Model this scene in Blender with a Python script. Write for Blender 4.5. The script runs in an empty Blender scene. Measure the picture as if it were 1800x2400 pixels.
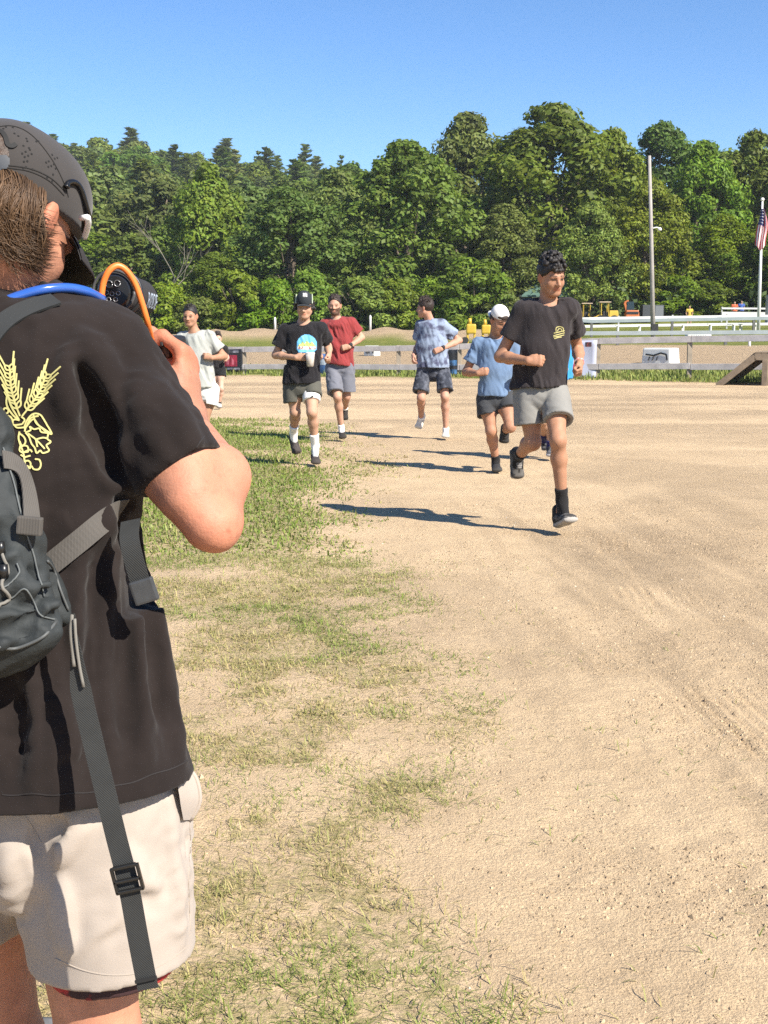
import bpy, bmesh, math, random
import numpy as np
from mathutils import Vector, Matrix
from mathutils.bvhtree import BVHTree

random.seed(7)
RNG = np.random.default_rng(7)
scene = bpy.context.scene
COL = scene.collection
R = math.radians

# ------------------------------------------------------------------ camera, sky, sun, exposure
CAM_H, FOC, PITCH = 1.28, 3000.0, math.atan(405 / 3000.0)   # focal length in photo pixels (1800 wide)
cam_data = bpy.data.cameras.new('camera')
cam_data.sensor_fit = 'HORIZONTAL'
cam_data.sensor_width = 36.0
cam_data.lens = FOC / 1800 * 36.0
cam_data.clip_start, cam_data.clip_end = 0.05, 6000
cam = bpy.data.objects.new('camera', cam_data)
cam.location = (0, 0, CAM_H)
cam.rotation_euler = (math.pi / 2 - PITCH, 0, 0)
COL.objects.link(cam)
scene.camera = cam

SUN_ELEV = R(41)
SUN_AZ = R(47)      # shadows fall forward and this far to the left of the view axis
sun_to = Vector((math.sin(SUN_AZ) * math.cos(SUN_ELEV), -math.cos(SUN_AZ) * math.cos(SUN_ELEV), math.sin(SUN_ELEV)))
world = bpy.data.worlds.new('World')
scene.world = world
world.use_nodes = True
wn, wl = world.node_tree.nodes, world.node_tree.links
wn.clear()
w_out = wn.new('ShaderNodeOutputWorld')
w_bg = wn.new('ShaderNodeBackground')
w_sky = wn.new('ShaderNodeTexSky')
w_sky.sky_type = 'NISHITA'
w_sky.sun_disc = False
w_sky.sun_elevation = SUN_ELEV
w_sky.sun_rotation = math.atan2(sun_to.x, sun_to.y)
w_sky.altitude = 600
w_sky.air_density = 0.9
w_sky.dust_density = 0.1
w_sky.ozone_density = 4.0
w_bg.inputs['Strength'].default_value = 0.090
w_hs = wn.new('ShaderNodeHueSaturation')       # one even correction for the whole sky
w_hs.inputs['Hue'].default_value = 0.504
w_hs.inputs['Saturation'].default_value = 1.16
wl.new(w_sky.outputs['Color'], w_hs.inputs['Color'])
wl.new(w_hs.outputs['Color'], w_bg.inputs['Color'])
wl.new(w_bg.outputs['Background'], w_out.inputs['Surface'])

sun_data = bpy.data.lights.new('sun', 'SUN')
sun_data.energy = 5.0
sun_data.angle = R(0.53)
sun_data.color = (1.0, 0.93, 0.82)
sun = bpy.data.objects.new('sun', sun_data)
sun.rotation_euler = sun_to.to_track_quat('Z', 'Y').to_euler()
COL.objects.link(sun)

vs = scene.view_settings
vs.view_transform = 'Standard'
vs.look = 'None'
vs.exposure = 1.06
vs.gamma = 1.0
vs.use_curve_mapping = False
scene.cycles.max_bounces = 6
scene.cycles.transparent_max_bounces = 8
scene.cycles.use_denoising = False
scene.cycles.sample_clamp_direct = 8
scene.cycles.sample_clamp_indirect = 3

# ------------------------------------------------------------------ helpers: photo pixel -> place in the world
_F = Vector((0, math.cos(PITCH), -math.sin(PITCH)))
_U = Vector((0, math.sin(PITCH), math.cos(PITCH)))


def ray(u, v):
    return Vector((1, 0, 0)) * ((u - 900) / FOC) + _U * ((1200 - v) / FOC) + _F


def P(u, v, y):
    d = ray(u, v)
    t = y / d.y
    return Vector((d.x * t, y, CAM_H + d.z * t))


def G(u, v, z=0.0):
    d = ray(u, v)
    t = (z - CAM_H) / d.z
    return Vector((d.x * t, d.y * t, z))


def project(x, y, z):
    """world arrays -> photo pixels (used only to lay out the ground cover once, in world space)"""
    f = y * _F.y + (z - CAM_H) * _F.z
    up = y * _U.y + (z - CAM_H) * _U.z
    f = np.maximum(f, 1e-3)
    return 900 + FOC * x / f, 1200 - FOC * up / f


# ------------------------------------------------------------------ helpers: noise
_TAB = np.random.default_rng(11).random(4096).astype(np.float32)


def _hash(ix, iy, iz, seed):
    h = (ix * 73856093) ^ (iy * 19349663) ^ (iz * 83492791) ^ (seed * 2654435)
    return _TAB[(h ^ (h >> 13)) & 4095]


def vnoise(x, y, z=None, seed=0):
    x = np.asarray(x, np.float64); y = np.asarray(y, np.float64)
    z = np.zeros_like(x) if z is None else np.asarray(z, np.float64)
    ix, iy, iz = np.floor(x).astype(np.int64), np.floor(y).astype(np.int64), np.floor(z).astype(np.int64)
    fx, fy, fz = x - ix, y - iy, z - iz
    fx, fy, fz = fx * fx * (3 - 2 * fx), fy * fy * (3 - 2 * fy), fz * fz * (3 - 2 * fz)
    r = 0
    for dx in (0, 1):
        for dy in (0, 1):
            for dz in (0, 1):
                w = (fx if dx else 1 - fx) * (fy if dy else 1 - fy) * (fz if dz else 1 - fz)
                r = r + w * _hash(ix + dx, iy + dy, iz + dz, seed)
    return r


def fbm(x, y, z=None, oct=4, seed=0):
    a, s, t = 0.5, 0.0, 0.0
    for i in range(oct):
        k = 2 ** i
        s = s + a * vnoise(x * k, y * k, None if z is None else z * k, seed + i * 17)
        t += a
        a *= 0.5
    return s / t


def sstep(a, b, x):
    t = np.clip((x - a) / (b - a), 0, 1)
    return t * t * (3 - 2 * t)


# ------------------------------------------------------------------ helpers: meshes and objects
def fast_mesh(name, verts, faces, n=4, smooth=True):
    """faces: (m, n) integer array, all faces with n corners"""
    me = bpy.data.meshes.new(name)
    verts = np.asarray(verts, np.float32)
    faces = np.asarray(faces, np.int32)
    me.vertices.add(len(verts))
    me.vertices.foreach_set('co', verts.ravel())
    m = len(faces)
    me.loops.add(m * n)
    me.loops.foreach_set('vertex_index', faces.ravel())
    me.polygons.add(m)
    me.polygons.foreach_set('loop_start', np.arange(0, m * n, n, dtype=np.int32))
    me.polygons.foreach_set('loop_total', np.full(m, n, np.int32))
    me.polygons.foreach_set('use_smooth', np.full(m, smooth, bool))
    me.update(calc_edges=True)
    return me


def set_attr(me, name, col):
    a = me.color_attributes.new(name, 'FLOAT_COLOR', 'POINT')
    c = np.ones((len(me.vertices), 4), np.float32)
    col = np.asarray(col, np.float32)
    if col.ndim == 1:
        c[:, :3] = col[:, None]
    else:
        c[:, :col.shape[1]] = col
    a.data.foreach_set('color', c.ravel())


def link(name, data, parent=None, mat=None, loc=None):
    o = bpy.data.objects.new(name, data)
    COL.objects.link(o)
    if parent is not None:
        o.parent = parent
    if mat is not None:
        data.materials.clear()
        data.materials.append(mat)
    if loc is not None:
        o.location = loc
    return o


def tag(o, label=None, cat=None, group=None, kind=None):
    for k, v in (('label', label), ('category', cat), ('group', group), ('kind', kind)):
        if v:
            o[k] = v
    return o


def thing(name, label, cat, group=None, loc=(0, 0, 0)):
    o = bpy.data.objects.new(name, None)
    o.empty_display_size = 0.1
    COL.objects.link(o)
    o.location = loc
    return tag(o, label, cat, group)


class MB:
    """collects boxes, bars and tubes; build() links them as one mesh object"""

    def __init__(s):
        s.v, s.f = [], []

    def add(s, vs_, fs_):
        b = len(s.v)
        s.v += [tuple(v) for v in vs_]
        s.f += [tuple(i + b for i in f) for f in fs_]
        return s

    def box(s, c, size, rot=None, taper=1.0):
        x, y, z = (d / 2 for d in size)
        pts = [Vector((sx * x * (taper if sz > 0 else 1), sy * y * (taper if sz > 0 else 1), sz * z)) for sz in (-1, 1) for sy in (-1, 1) for sx in (-1, 1)]
        m = rot if rot is not None else Matrix.Identity(3)
        c = Vector(c)
        return s.add([m @ p + c for p in pts], [(0, 2, 3, 1), (4, 5, 7, 6), (0, 1, 5, 4), (2, 6, 7, 3), (0, 4, 6, 2), (1, 3, 7, 5)])

    def bar(s, a, b, w, h, up=(0, 0, 1)):
        a, b = Vector(a), Vector(b)
        d = (b - a).normalized()
        side = d.cross(Vector(up))
        side = side.normalized() if side.length > 1e-4 else Vector((1, 0, 0))
        u = side.cross(d)
        return s.box((a + b) / 2, (w, (b - a).length, h), Matrix((side, d, u)).transposed())

    def tube(s, pts, rad, seg=10, caps=True):
        pts = [Vector(p) for p in pts]
        n = len(pts)
        rad = [rad] * n if isinstance(rad, (int, float)) else list(rad)
        rings, ref = [], None
        for i, p in enumerate(pts):
            d = (pts[min(i + 1, n - 1)] - pts[max(i - 1, 0)]).normalized()
            if ref is None:
                ref = d.orthogonal().normalized()
            ref = (ref - d * ref.dot(d)).normalized()
            bi = d.cross(ref)
            rings.append([p + (ref * math.cos(2 * math.pi * k / seg) + bi * math.sin(2 * math.pi * k / seg)) * rad[i] for k in range(seg)])
        vs_ = [q for r_ in rings for q in r_]
        fs_ = [(i * seg + k, i * seg + (k + 1) % seg, (i + 1) * seg + (k + 1) % seg, (i + 1) * seg + k) for i in range(n - 1) for k in range(seg)]
        if caps:
            fs_ += [tuple(range(seg - 1, -1, -1)), tuple((n - 1) * seg + k for k in range(seg))]
        return s.add(vs_, fs_)

    def ribbon(s, pts, width, normals, thick=0.0015):
        """flat strap: pts centreline, normals the outward face direction at each point"""
        pts = [Vector(p) for p in pts]
        n = len(pts)
        width = [width] * n if isinstance(width, (int, float)) else width
        rows = []
        for i, p in enumerate(pts):
            d = (pts[min(i + 1, n - 1)] - pts[max(i - 1, 0)]).normalized()
            nn = Vector(normals[i] if isinstance(normals, list) else normals)
            nn = (nn - d * nn.dot(d)).normalized()
            sd = d.cross(nn)
            w = width[i] / 2
            rows.append([p - sd * w + nn * thick / 2, p + sd * w + nn * thick / 2, p + sd * w - nn * thick / 2, p - sd * w - nn * thick / 2])
        vs_ = [q for r_ in rows for q in r_]
        fs_ = [(i * 4 + k, i * 4 + (k + 1) % 4, (i + 1) * 4 + (k + 1) % 4, (i + 1) * 4 + k) for i in range(n - 1) for k in range(4)]
        fs_ += [(3, 2, 1, 0), tuple((n - 1) * 4 + k for k in range(4))]
        return s.add(vs_, fs_)

    def mesh(s, name, smooth=False):
        me = bpy.data.meshes.new(name)
        me.from_pydata(s.v, [], s.f)
        me.update()
        if smooth:
            me.polygons.foreach_set('use_smooth', np.ones(len(me.polygons), bool))
        return me

    def build(s, name, mat, parent=None, smooth=False, bevel=0.0, loc=None):
        me = s.mesh(name, smooth)
        if bevel:
            bm = bmesh.new()
            bm.from_mesh(me)
            bmesh.ops.recalc_face_normals(bm, faces=bm.faces)
            bmesh.ops.bevel(bm, geom=[e for e in bm.edges if len(e.link_faces) == 2 and e.calc_face_angle(0) > 0.6], offset=bevel, segments=2, affect='EDGES', profile=0.6)
            bm.to_mesh(me)
            bm.free()
        return link(name, me, parent, mat, loc)


def spline(pts, n):
    """Catmull-Rom through pts, n samples"""
    p = np.array([list(q) for q in pts], float)
    p = np.vstack([2 * p[0] - p[1], p, 2 * p[-1] - p[-2]])
    m = len(p) - 3
    out = []
    for t in np.linspace(0, m - 1e-6, n):
        i = int(t); f = t - i
        a, b, c, d = p[i], p[i + 1], p[i + 2], p[i + 3]
        out.append(0.5 * ((2 * b) + (c - a) * f + (2 * a - 5 * b + 4 * c - d) * f * f + (3 * b - a - 3 * c + d) * f ** 3))
    return [Vector(o) for o in out]


# ------------------------------------------------------------------ helpers: materials
MATS = {}


def srgb(r, g, b):
    def c(x):
        x /= 255
        return x / 12.92 if x <= 0.04045 else ((x + 0.055) / 1.055) ** 2.4
    return (c(r), c(g), c(b))


def mat(name, color=(0.5, 0.5, 0.5), rough=0.7, attr=None, var=0.0, var_scale=8.0, bump=0.0, bump_scale=80.0, bump_dist=0.002,
        metallic=0.0, sheen=0.0, spec=0.5, sss=0.0, color2=None, mix_scale=6.0, mix_lo=0.4, mix_hi=0.6, detail=3.0, coat=0.0, emission=None):
    if name in MATS:
        return MATS[name]
    m = bpy.data.materials.new(name)
    m.use_nodes = True
    nt = m.node_tree
    N, L = nt.nodes, nt.links
    b = N['Principled BSDF']
    b.inputs['Roughness'].default_value = rough
    b.inputs['Metallic'].default_value = metallic
    b.inputs['Specular IOR Level'].default_value = spec
    b.inputs['Coat Weight'].default_value = coat
    if sheen:
        b.inputs['Sheen Weight'].default_value = sheen
        b.inputs['Sheen Roughness'].default_value = 0.5
    if sss:
        b.inputs['Subsurface Weight'].default_value = sss
        b.inputs['Subsurface Radius'].default_value = (0.02, 0.008, 0.004)
        b.inputs['Subsurface Scale'].default_value = 0.3
    tc = N.new('ShaderNodeTexCoord')
    if attr:
        a = N.new('ShaderNodeAttribute')
        a.attribute_name = attr
        src = a.outputs['Color']
    else:
        rgb = N.new('ShaderNodeRGB')
        rgb.outputs[0].default_value = (*color, 1)
        src = rgb.outputs[0]
    if color2:
        nz = N.new('ShaderNodeTexNoise')
        nz.inputs['Scale'].default_value = mix_scale
        nz.inputs['Detail'].default_value = detail
        L.new(tc.outputs['Object'], nz.inputs['Vector'])
        mr = N.new('ShaderNodeMapRange')
        mr.inputs['From Min'].default_value = mix_lo
        mr.inputs['From Max'].default_value = mix_hi
        L.new(nz.outputs['Fac'], mr.inputs['Value'])
        mx = N.new('ShaderNodeMix')
        mx.data_type = 'RGBA'
        L.new(mr.outputs['Result'], mx.inputs['Factor'])
        L.new(src, mx.inputs['A'])
        mx.inputs['B'].default_value = (*color2, 1)
        src = mx.outputs['Result']
    if var:
        nz = N.new('ShaderNodeTexNoise')
        nz.inputs['Scale'].default_value = var_scale
        nz.inputs['Detail'].default_value = 5
        L.new(tc.outputs['Object'], nz.inputs['Vector'])
        mr = N.new('ShaderNodeMapRange')
        mr.inputs['From Min'].default_value = 0.25
        mr.inputs['From Max'].default_value = 0.75
        mr.inputs['To Min'].default_value = 1 - var
        mr.inputs['To Max'].default_value = 1 + var
        L.new(nz.outputs['Fac'], mr.inputs['Value'])
        vm = N.new('ShaderNodeVectorMath')
        vm.operation = 'SCALE'
        L.new(src, vm.inputs[0])
        L.new(mr.outputs['Result'], vm.inputs['Scale'])
        src = vm.outputs['Vector']
    L.new(src, b.inputs['Base Color'])
    if bump:
        nz = N.new('ShaderNodeTexNoise')
        nz.inputs['Scale'].default_value = bump_scale
        nz.inputs['Detail'].default_value = 4
        L.new(tc.outputs['Object'], nz.inputs['Vector'])
        bp = N.new('ShaderNodeBump')
        bp.inputs['Strength'].default_value = bump
        bp.inputs['Distance'].default_value = bump_dist
        L.new(nz.outputs['Fac'], bp.inputs['Height'])
        L.new(bp.outputs['Normal'], b.inputs['Normal'])
    if emission:
        b.inputs['Emission Color'].default_value = (*emission, 1)
        b.inputs['Emission Strength'].default_value = 1
    MATS[name] = m
    return m

# ================================================================== THE SETTING: terrain
_YR = np.array([-60, 38, 40.5, 43, 46, 60, 74, 84, 92, 100, 125, 200, 300, 420, 900])
_ZR = np.array([0, 0, 0.03, 0.12, 0.25, 0.75, 1.05, 1.6, 1.95, 2.5, 3.6, 12, 22, 30, 30])
_ZL = np.array([0, 0, 0.0, 0.04, 0.12, 0.72, 1.10, 1.40, 1.65, 1.9, 3.5, 14.5, 33, 40, 30])


def terr(x, y):
    x = np.asarray(x, float); y = np.asarray(y, float)
    k = sstep(-2, 14, x)
    ye = y + 0.4 * np.clip(x, -14, 24) * sstep(30, 45, y)        # the bank runs parallel to the slanting fence
    z = np.interp(ye, _YR, _ZL) * (1 - k) + np.interp(ye, _YR, _ZR) * k
    # spoil heaps of dirt along the far side of the track
    for (mx, my, rx, ry, h) in ((-8.0, 76, 3.8, 2.6, 0.72), (-2.0, 78, 4.0, 2.4, 0.5), (4.5, 77, 5.0, 2.5, 0.55), (-17, 77, 6, 3, 0.6)):
        z = z + h * np.exp(-((x - mx) / rx) ** 4 - ((y - my) / ry) ** 2) * (0.8 + 0.4 * vnoise(x * 0.8, y * 0.8, seed=3))
    z = z - 0.09 * (np.clip(x, -90, 30) + 60) * sstep(150, 280, y)
    return z


# tyre tracks pressed into the dirt: (polyline in photo pixels on the flat ground, half width, rib pitch, depth)
_TRACKS = [([(1430, 1190), (1432, 1260), (1450, 1330), (1500, 1420), (1590, 1530), (1700, 1640), (1830, 1760)], 0.11, 0.05, 0.012),
           ([(1392, 1420), (1450, 1500), (1540, 1580), (1650, 1690), (1800, 1850)], 0.10, 0.045, 0.011),
           ([(1590, 1380), (1640, 1440), (1720, 1540), (1840, 1650)], 0.12, 0.05, 0.010),
           ([(1060, 1770), (1100, 1850), (1130, 1900)], 0.05, 0.03, 0.010),
           ([(1225, 2120), (1275, 2190), (1310, 2260)], 0.05, 0.03, 0.012),
           ([(960, 1960), (1090, 2060), (1100, 2180)], 0.045, 0.03, 0.008),
           ([(1700, 1080), (1500, 1170), (1300, 1210), (1050, 1240)], 0.10, 0.05, 0.008),
           ([(1000, 1300), (1150, 1420), (1330, 1490), (1500, 1600)], 0.09, 0.045, 0.007)]


def track_relief(x, y):
    h = np.zeros_like(x)
    smoothed = np.zeros_like(x)
    for pts, hw, pitch, depth in _TRACKS:
        w = spline([G(u, v) for u, v in pts], 24)
        w = np.array([[q.x, q.y] for q in w])
        x0, x1, y0, y1 = w[:, 0].min() - .3, w[:, 0].max() + .3, w[:, 1].min() - .3, w[:, 1].max() + .3
        sel = np.where((x > x0) & (x < x1) & (y > y0) & (y < y1))
        if not len(sel[0]):
            continue
        px, py = x[sel], y[sel]
        best = np.full(px.shape, 9.0); lat = np.zeros_like(px); along = np.zeros_like(px)
        acc = 0
        for a, b in zip(w[:-1], w[1:]):
            d = b - a
            L_ = np.hypot(*d)
            t = np.clip(((px - a[0]) * d[0] + (py - a[1]) * d[1]) / L_ ** 2, 0, 1)
            ex, ey = px - a[0] - t * d[0], py - a[1] - t * d[1]
            dist = np.hypot(ex, ey)
            s = np.sign(d[0] * ey - d[1] * ex)
            m = dist < best
            best[m] = dist[m]; lat[m] = (s * dist)[m]; along[m] = (acc + t * L_)[m]
            acc += L_
        win = sstep(hw + 0.02, hw - 0.03, np.abs(lat))
        patch = sstep(0.34, 0.62, fbm(px * 1.4, py * 1.4, seed=51, oct=2))
        rib = np.cos(2 * math.pi * lat / pitch) * 0.7 + 0.5 * np.cos(2 * math.pi * along / (pitch * 0.9)) * (np.abs(lat) > hw * 0.5)
        h[sel] += win * patch * depth * 0.5 * (rib - 0.6) * (0.4 + 1.2 * fbm(px * 9, py * 9, seed=53, oct=2))
        smoothed[sel] = np.maximum(smoothed[sel], win * patch)
    return h, smoothed


# where grass grows: right-hand border of the turf, as photo pixels on the ground
_GB_V = [975, 990, 1010, 1060, 1100, 1200, 1300, 1400, 1500, 1600, 1700, 1800, 1900, 2000, 2100, 2200, 2300, 2400, 2600]
_GB_U = [640, 690, 740, 810, 850, 880, 900, 930, 990, 1030, 1060, 1000, 1000, 1010, 1060, 1130, 1240, 1330, 1400]


def grass_density(x, y):
    u, v = project(x, y, np.zeros_like(x))
    b = np.interp(v, _GB_V, _GB_U)
    n1 = fbm(x * 1.3 + 5, y * 1.3, seed=21, oct=4)
    n2 = fbm(x * 4.2, y * 3.4, seed=29, oct=3)
    edge = sstep(0.30, -0.35, (x - (b - 900) / FOC * np.maximum(y, 1)) / np.maximum(0.14 * y, 0.25) + (n1 - 0.5) * 1.5)
    far = sstep(974, 992, v - (n2 - .5) * 14)                     # turf ends where the dirt oval begins
    lush = sstep(1430, 1240, v) * sstep(900, 690, u)               # thick sward in the middle distance
    patch = sstep(0.32, 0.56, n1 * 0.5 + n2 * 0.5 + 0.07)
    bare = np.exp(-((v - 1347) / 14) ** 2) * sstep(640, 520, u)      # worn strip across the turf
    d = edge * far * np.clip(np.maximum(lush * 0.95, 0.13 + patch * 0.62), 0, 1) * (1 - 0.9 * bare)
    return np.where(y > 1.0, d, 0.35), lush


def grow(a, b, step, factor, maxstep=60.0):
    out = [a]
    s = step
    while abs(out[-1] - a) < abs(b - a):
        out.append(out[-1] + math.copysign(s, b - a))
        s = min(s * factor, maxstep)
    return out


xs = np.array(sorted(set(grow(-1.15, -600, 0.018, 1.10, 30)[1:] + list(np.arange(-1.15, 1.75, 0.0165)) + grow(1.75, 600, 0.018, 1.10, 30))))
ys = np.array(sorted(set(grow(1.9, -60, 0.05, 1.3)[1:] + list(np.arange(1.9, 4.6, 0.0165)) + grow(4.6, 16, 0.0165, 1.014, 0.14)[:-1] + grow(16.2, 680, 0.14, 1.03, 30))))
GX, GY = np.meshgrid(xs, ys)
GZ = terr(GX, GY)
near = sstep(30, 12, np.hypot(GX, GY))
_tr, _trs = track_relief(GX, GY)
_gd, _lush = grass_density(GX, GY)
_gd = np.where(GY > 1.0, _gd, 0.4) * (GY < 40)
rough_zone = sstep(-0.3, 1.2, GX) * (1 - _gd)
GZ = GZ + near * (0.030 * (fbm(GX * 1.1, GY * 1.1, seed=1, oct=3) - 0.5) + 0.012 * (fbm(GX * 7, GY * 7, seed=2, oct=3) - 0.5)
                  + (0.005 + 0.006 * rough_zone * (1 - _trs)) * (fbm(GX * 26, GY * 26, seed=4, oct=2) - 0.5) * sstep(9, 5, GY)) + _tr
# colour masks kept as vertex attributes: R turf, G dark damp gravelly soil, B far grass
g_dark = np.clip(sstep(0.46, 0.74, fbm(GX * 0.75 + 3, GY * 0.5, seed=61, oct=4) + 0.10 * sstep(0.3, 2.0, GX) - 0.03) * (1 - 0.6 * _gd), 0, 1)
streak = sstep(0.42, 0.68, fbm(GX * 7.0 + GY * 0.5, GY * 0.55, seed=63, oct=4)) * sstep(0.2, 1.0, GX) * sstep(13, 8, GY)
g_dark = np.clip(g_dark * 0.38 + 0.34 * streak * (1 - _gd), 0, 1)
g_dark = np.maximum(g_dark, sstep(9, 26, GY) * 0.75 * sstep(0.30, 0.72, fbm(GX * 0.28, GY * 1.1, seed=66, oct=4)))
g_dark = np.maximum(g_dark, sstep(44, 48, GY + 0.46 * np.clip(GX, -20, 24)) * 0.9)
GZ = GZ + near * 0.006 * (fbm(GX * 15 + GY, GY * 1.2, seed=64, oct=3) - 0.5) * sstep(0.1, 0.8, GX)
ye = GY + 0.46 * np.clip(GX, -20, 24)
wob = (fbm(GX * 0.5, GY * 0.5, seed=71, oct=3) - 0.5)
fg = sstep(41.9, 42.9, ye + wob * 1.6) * sstep(48.2, 46.4, ye + wob * 3)          # grass verge under the rail fence
fg = np.maximum(fg, sstep(63.5, 65, ye - 7.5 * sstep(0, 12, GX) + wob * 3))      # field beyond the track
heap = np.zeros_like(GX)
for (mx, my, rx, ry) in ((-8.0, 76, 3.8, 2.6), (-2.0, 78, 4.0, 2.4), (4.5, 77, 5.0, 2.5), (-17, 77, 6, 3)):
    heap = np.maximum(heap, np.exp(-((GX - mx) / rx) ** 4 - ((GY - my) / ry) ** 2))
fg = fg * (1 - sstep(0.18, 0.35, heap + wob * 0.2))
FAR_GRASS = fg
ny_, nx_ = GX.shape
gi = np.arange(ny_ * nx_).reshape(ny_, nx_)
gf = np.stack([gi[:-1, :-1], gi[:-1, 1:], gi[1:, 1:], gi[1:, :-1]], -1).reshape(-1, 4)
gme = fast_mesh('ground', np.stack([GX, GY, GZ], -1).reshape(-1, 3), gf)
set_attr(gme, 'mask', np.stack([np.clip(_gd, 0, 1), g_dark, fg], -1).reshape(-1, 3))


def ground_material():
    m = bpy.data.materials.new('trodden sandy dirt and turf')
    m.use_nodes = True
    N, L = m.node_tree.nodes, m.node_tree.links
    b = N['Principled BSDF']
    b.inputs['Roughness'].default_value = 0.95
    b.inputs['Specular IOR Level'].default_value = 0.15
    at = N.new('ShaderNodeAttribute'); at.attribute_name = 'mask'
    sep = N.new('ShaderNodeSeparateColor')
    L.new(at.outputs['Color'], sep.inputs['Color'])
    ge = N.new('ShaderNodeNewGeometry')

    def noise(scale, detail=5, rough=0.55, vec=None):
        n = N.new('ShaderNodeTexNoise')
        n.inputs['Scale'].default_value = scale
        n.inputs['Detail'].default_value = detail
        n.inputs['Roughness'].default_value = rough
        L.new(vec or ge.outputs['Position'], n.inputs['Vector'])
        return n.outputs['Fac']

    def rng(s, a, c, d, e):
        r = N.new('ShaderNodeMapRange')
        r.inputs['From Min'].default_value = a; r.inputs['From Max'].default_value = c
        r.inputs['To Min'].default_value = d; r.inputs['To Max'].default_value = e
        L.new(s, r.inputs['Value'])
        return r.outputs['Result']

    def mix(f, a, c):
        x = N.new('ShaderNodeMix'); x.data_type = 'RGBA'
        if isinstance(f, float): x.inputs['Factor'].default_value = f
        else: L.new(f, x.inputs['Factor'])
        for k, s in (('A', a), ('B', c)):
            if isinstance(s, tuple): x.inputs[k].default_value = (*s, 1)
            else: L.new(s, x.inputs[k])
        return x.outputs['Result']

    def math2(op, a, c):
        x = N.new('ShaderNodeMath'); x.operation = op
        for i, s in enumerate((a, c)):
            if isinstance(s, (int, float)): x.inputs[i].default_value = s
            else: L.new(s, x.inputs[i])
        return x.outputs[0]

    sand = mix(rng(noise(2.3), 0.35, 0.65, 0, 1), (0.625, 0.465, 0.285), (0.55, 0.405, 0.245))
    soil = mix(rng(noise(5.0), 0.35, 0.65, 0, 1), (0.37, 0.27, 0.165), (0.45, 0.33, 0.205))
    dk = math2('ADD', sep.outputs['Green'], rng(noise(18, 4), 0.3, 0.7, -0.18, 0.18))
    c = mix(rng(dk, 0.0, 1.0, 0.0, 1.0), sand, soil)
    c = mix(rng(noise(120, 3, 0.7), 0.55, 0.72, 0.0, 0.45), c, (0.17, 0.12, 0.08))       # grains and crumbs
    c = mix(rng(noise(160, 2, 0.6), 0.62, 0.75, 0.0, 0.5), c, (0.55, 0.46, 0.34))
    turf = mix(rng(noise(9, 4), 0.3, 0.7, 0, 1), (0.13, 0.155, 0.026), (0.25, 0.23, 0.08))
    c = mix(rng(math2('ADD', sep.outputs['Red'], rng(noise(30, 3), 0.3, 0.7, -0.3, 0.3)), 0.55, 1.1, 0.0, 0.75), c, turf)
    mp = N.new('ShaderNodeMapping')
    mp.inputs['Scale'].default_value = (1, 0.4, 1)
    L.new(ge.outputs['Position'], mp.inputs['Vector'])
    field = mix(rng(noise(1.2, 5, 0.6, mp.outputs['Vector']), 0.3, 0.7, 0, 1), (0.135, 0.17, 0.03), (0.20, 0.20, 0.05))
    c = mix(sep.outputs['Blue'], c, field)
    L.new(c, b.inputs['Base Color'])
    h = math2('ADD', math2('MULTIPLY', rng(noise(75, 5, 0.75), 0.42, 0.62, 0.0, 1.0), math2('ADD', 0.25, sep.outputs['Green'])), math2('ADD', math2('MULTIPLY', noise(45, 6, 0.65), 0.9), math2('MULTIPLY', noise(150, 4, 0.7), 0.5)))
    bp = N.new('ShaderNodeBump')
    bp.inputs['Strength'].default_value = 0.7
    bp.inputs['Distance'].default_value = 0.018
    L.new(h, bp.inputs['Height'])
    L.new(bp.outputs['Normal'], b.inputs['Normal'])
    return m


ground = link('ground', gme, None, ground_material())
tag(ground, kind='structure')


def ground_z(x, y):
    """height of the built sheet (bilinear)"""
    i = np.clip(np.searchsorted(ys, y) - 1, 0, len(ys) - 2)
    j = np.clip(np.searchsorted(xs, x) - 1, 0, len(xs) - 2)
    fy = (y - ys[i]) / (ys[i + 1] - ys[i]); fx = (x - xs[j]) / (xs[j + 1] - xs[j])
    return GZ[i, j] * (1 - fx) * (1 - fy) + GZ[i, j + 1] * fx * (1 - fy) + GZ[i + 1, j] * (1 - fx) * fy + GZ[i + 1, j + 1] * fx * fy


# ------------------------------------------------------------------ grass blades (nobody could count them)
def blades(px, py, length, width, lean, dry, name, m):
    n = len(px)
    z = ground_z(px, py)
    az = RNG.random(n) * 2 * math.pi
    d = np.stack([np.cos(az), np.sin(az)], -1)
    side = np.stack([-d[:, 1], d[:, 0], np.zeros(n)], -1)
    rise = np.cos(lean) * length
    out = np.sin(lean) * length
    base = np.stack([px, py, z - 0.003], -1)
    mid = base + np.concatenate([d * (out * 0.42)[:, None], (rise * 0.62 + 0.004)[:, None]], 1)
    tip = base + np.concatenate([d * out[:, None], (rise * (0.55 + 0.45 * RNG.random(n)) + 0.004)[:, None]], 1)
    w = width[:, None]
    v = np.stack([base - side * w * 0.5, base + side * w * 0.5, mid + side * w * 0.42, mid - side * w * 0.42, tip], 1).reshape(-1, 3)
    k = np.arange(n) * 5
    f = np.concatenate([np.stack([k, k + 1, k + 2], -1), np.stack([k, k + 2, k + 3], -1), np.stack([k + 3, k + 2, k + 4], -1)])
    me = fast_mesh(name, v, f, 3, smooth=False)
    green = np.array([0.125, 0.195, 0.028]); green2 = np.array([0.215, 0.275, 0.05]); straw = np.array([0.46, 0.36, 0.17])
    t = RNG.random(n)[:, None]
    c = (green * t + green2 * (1 - t)) * (1 - dry[:, None]) + straw * dry[:, None]
    c *= (0.75 + 0.5 * RNG.random(n))[:, None]
    set_attr(me, 'Col', np.repeat(c, 5, 0))
    return tag(link(name, me, None, m), kind='stuff')


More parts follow.
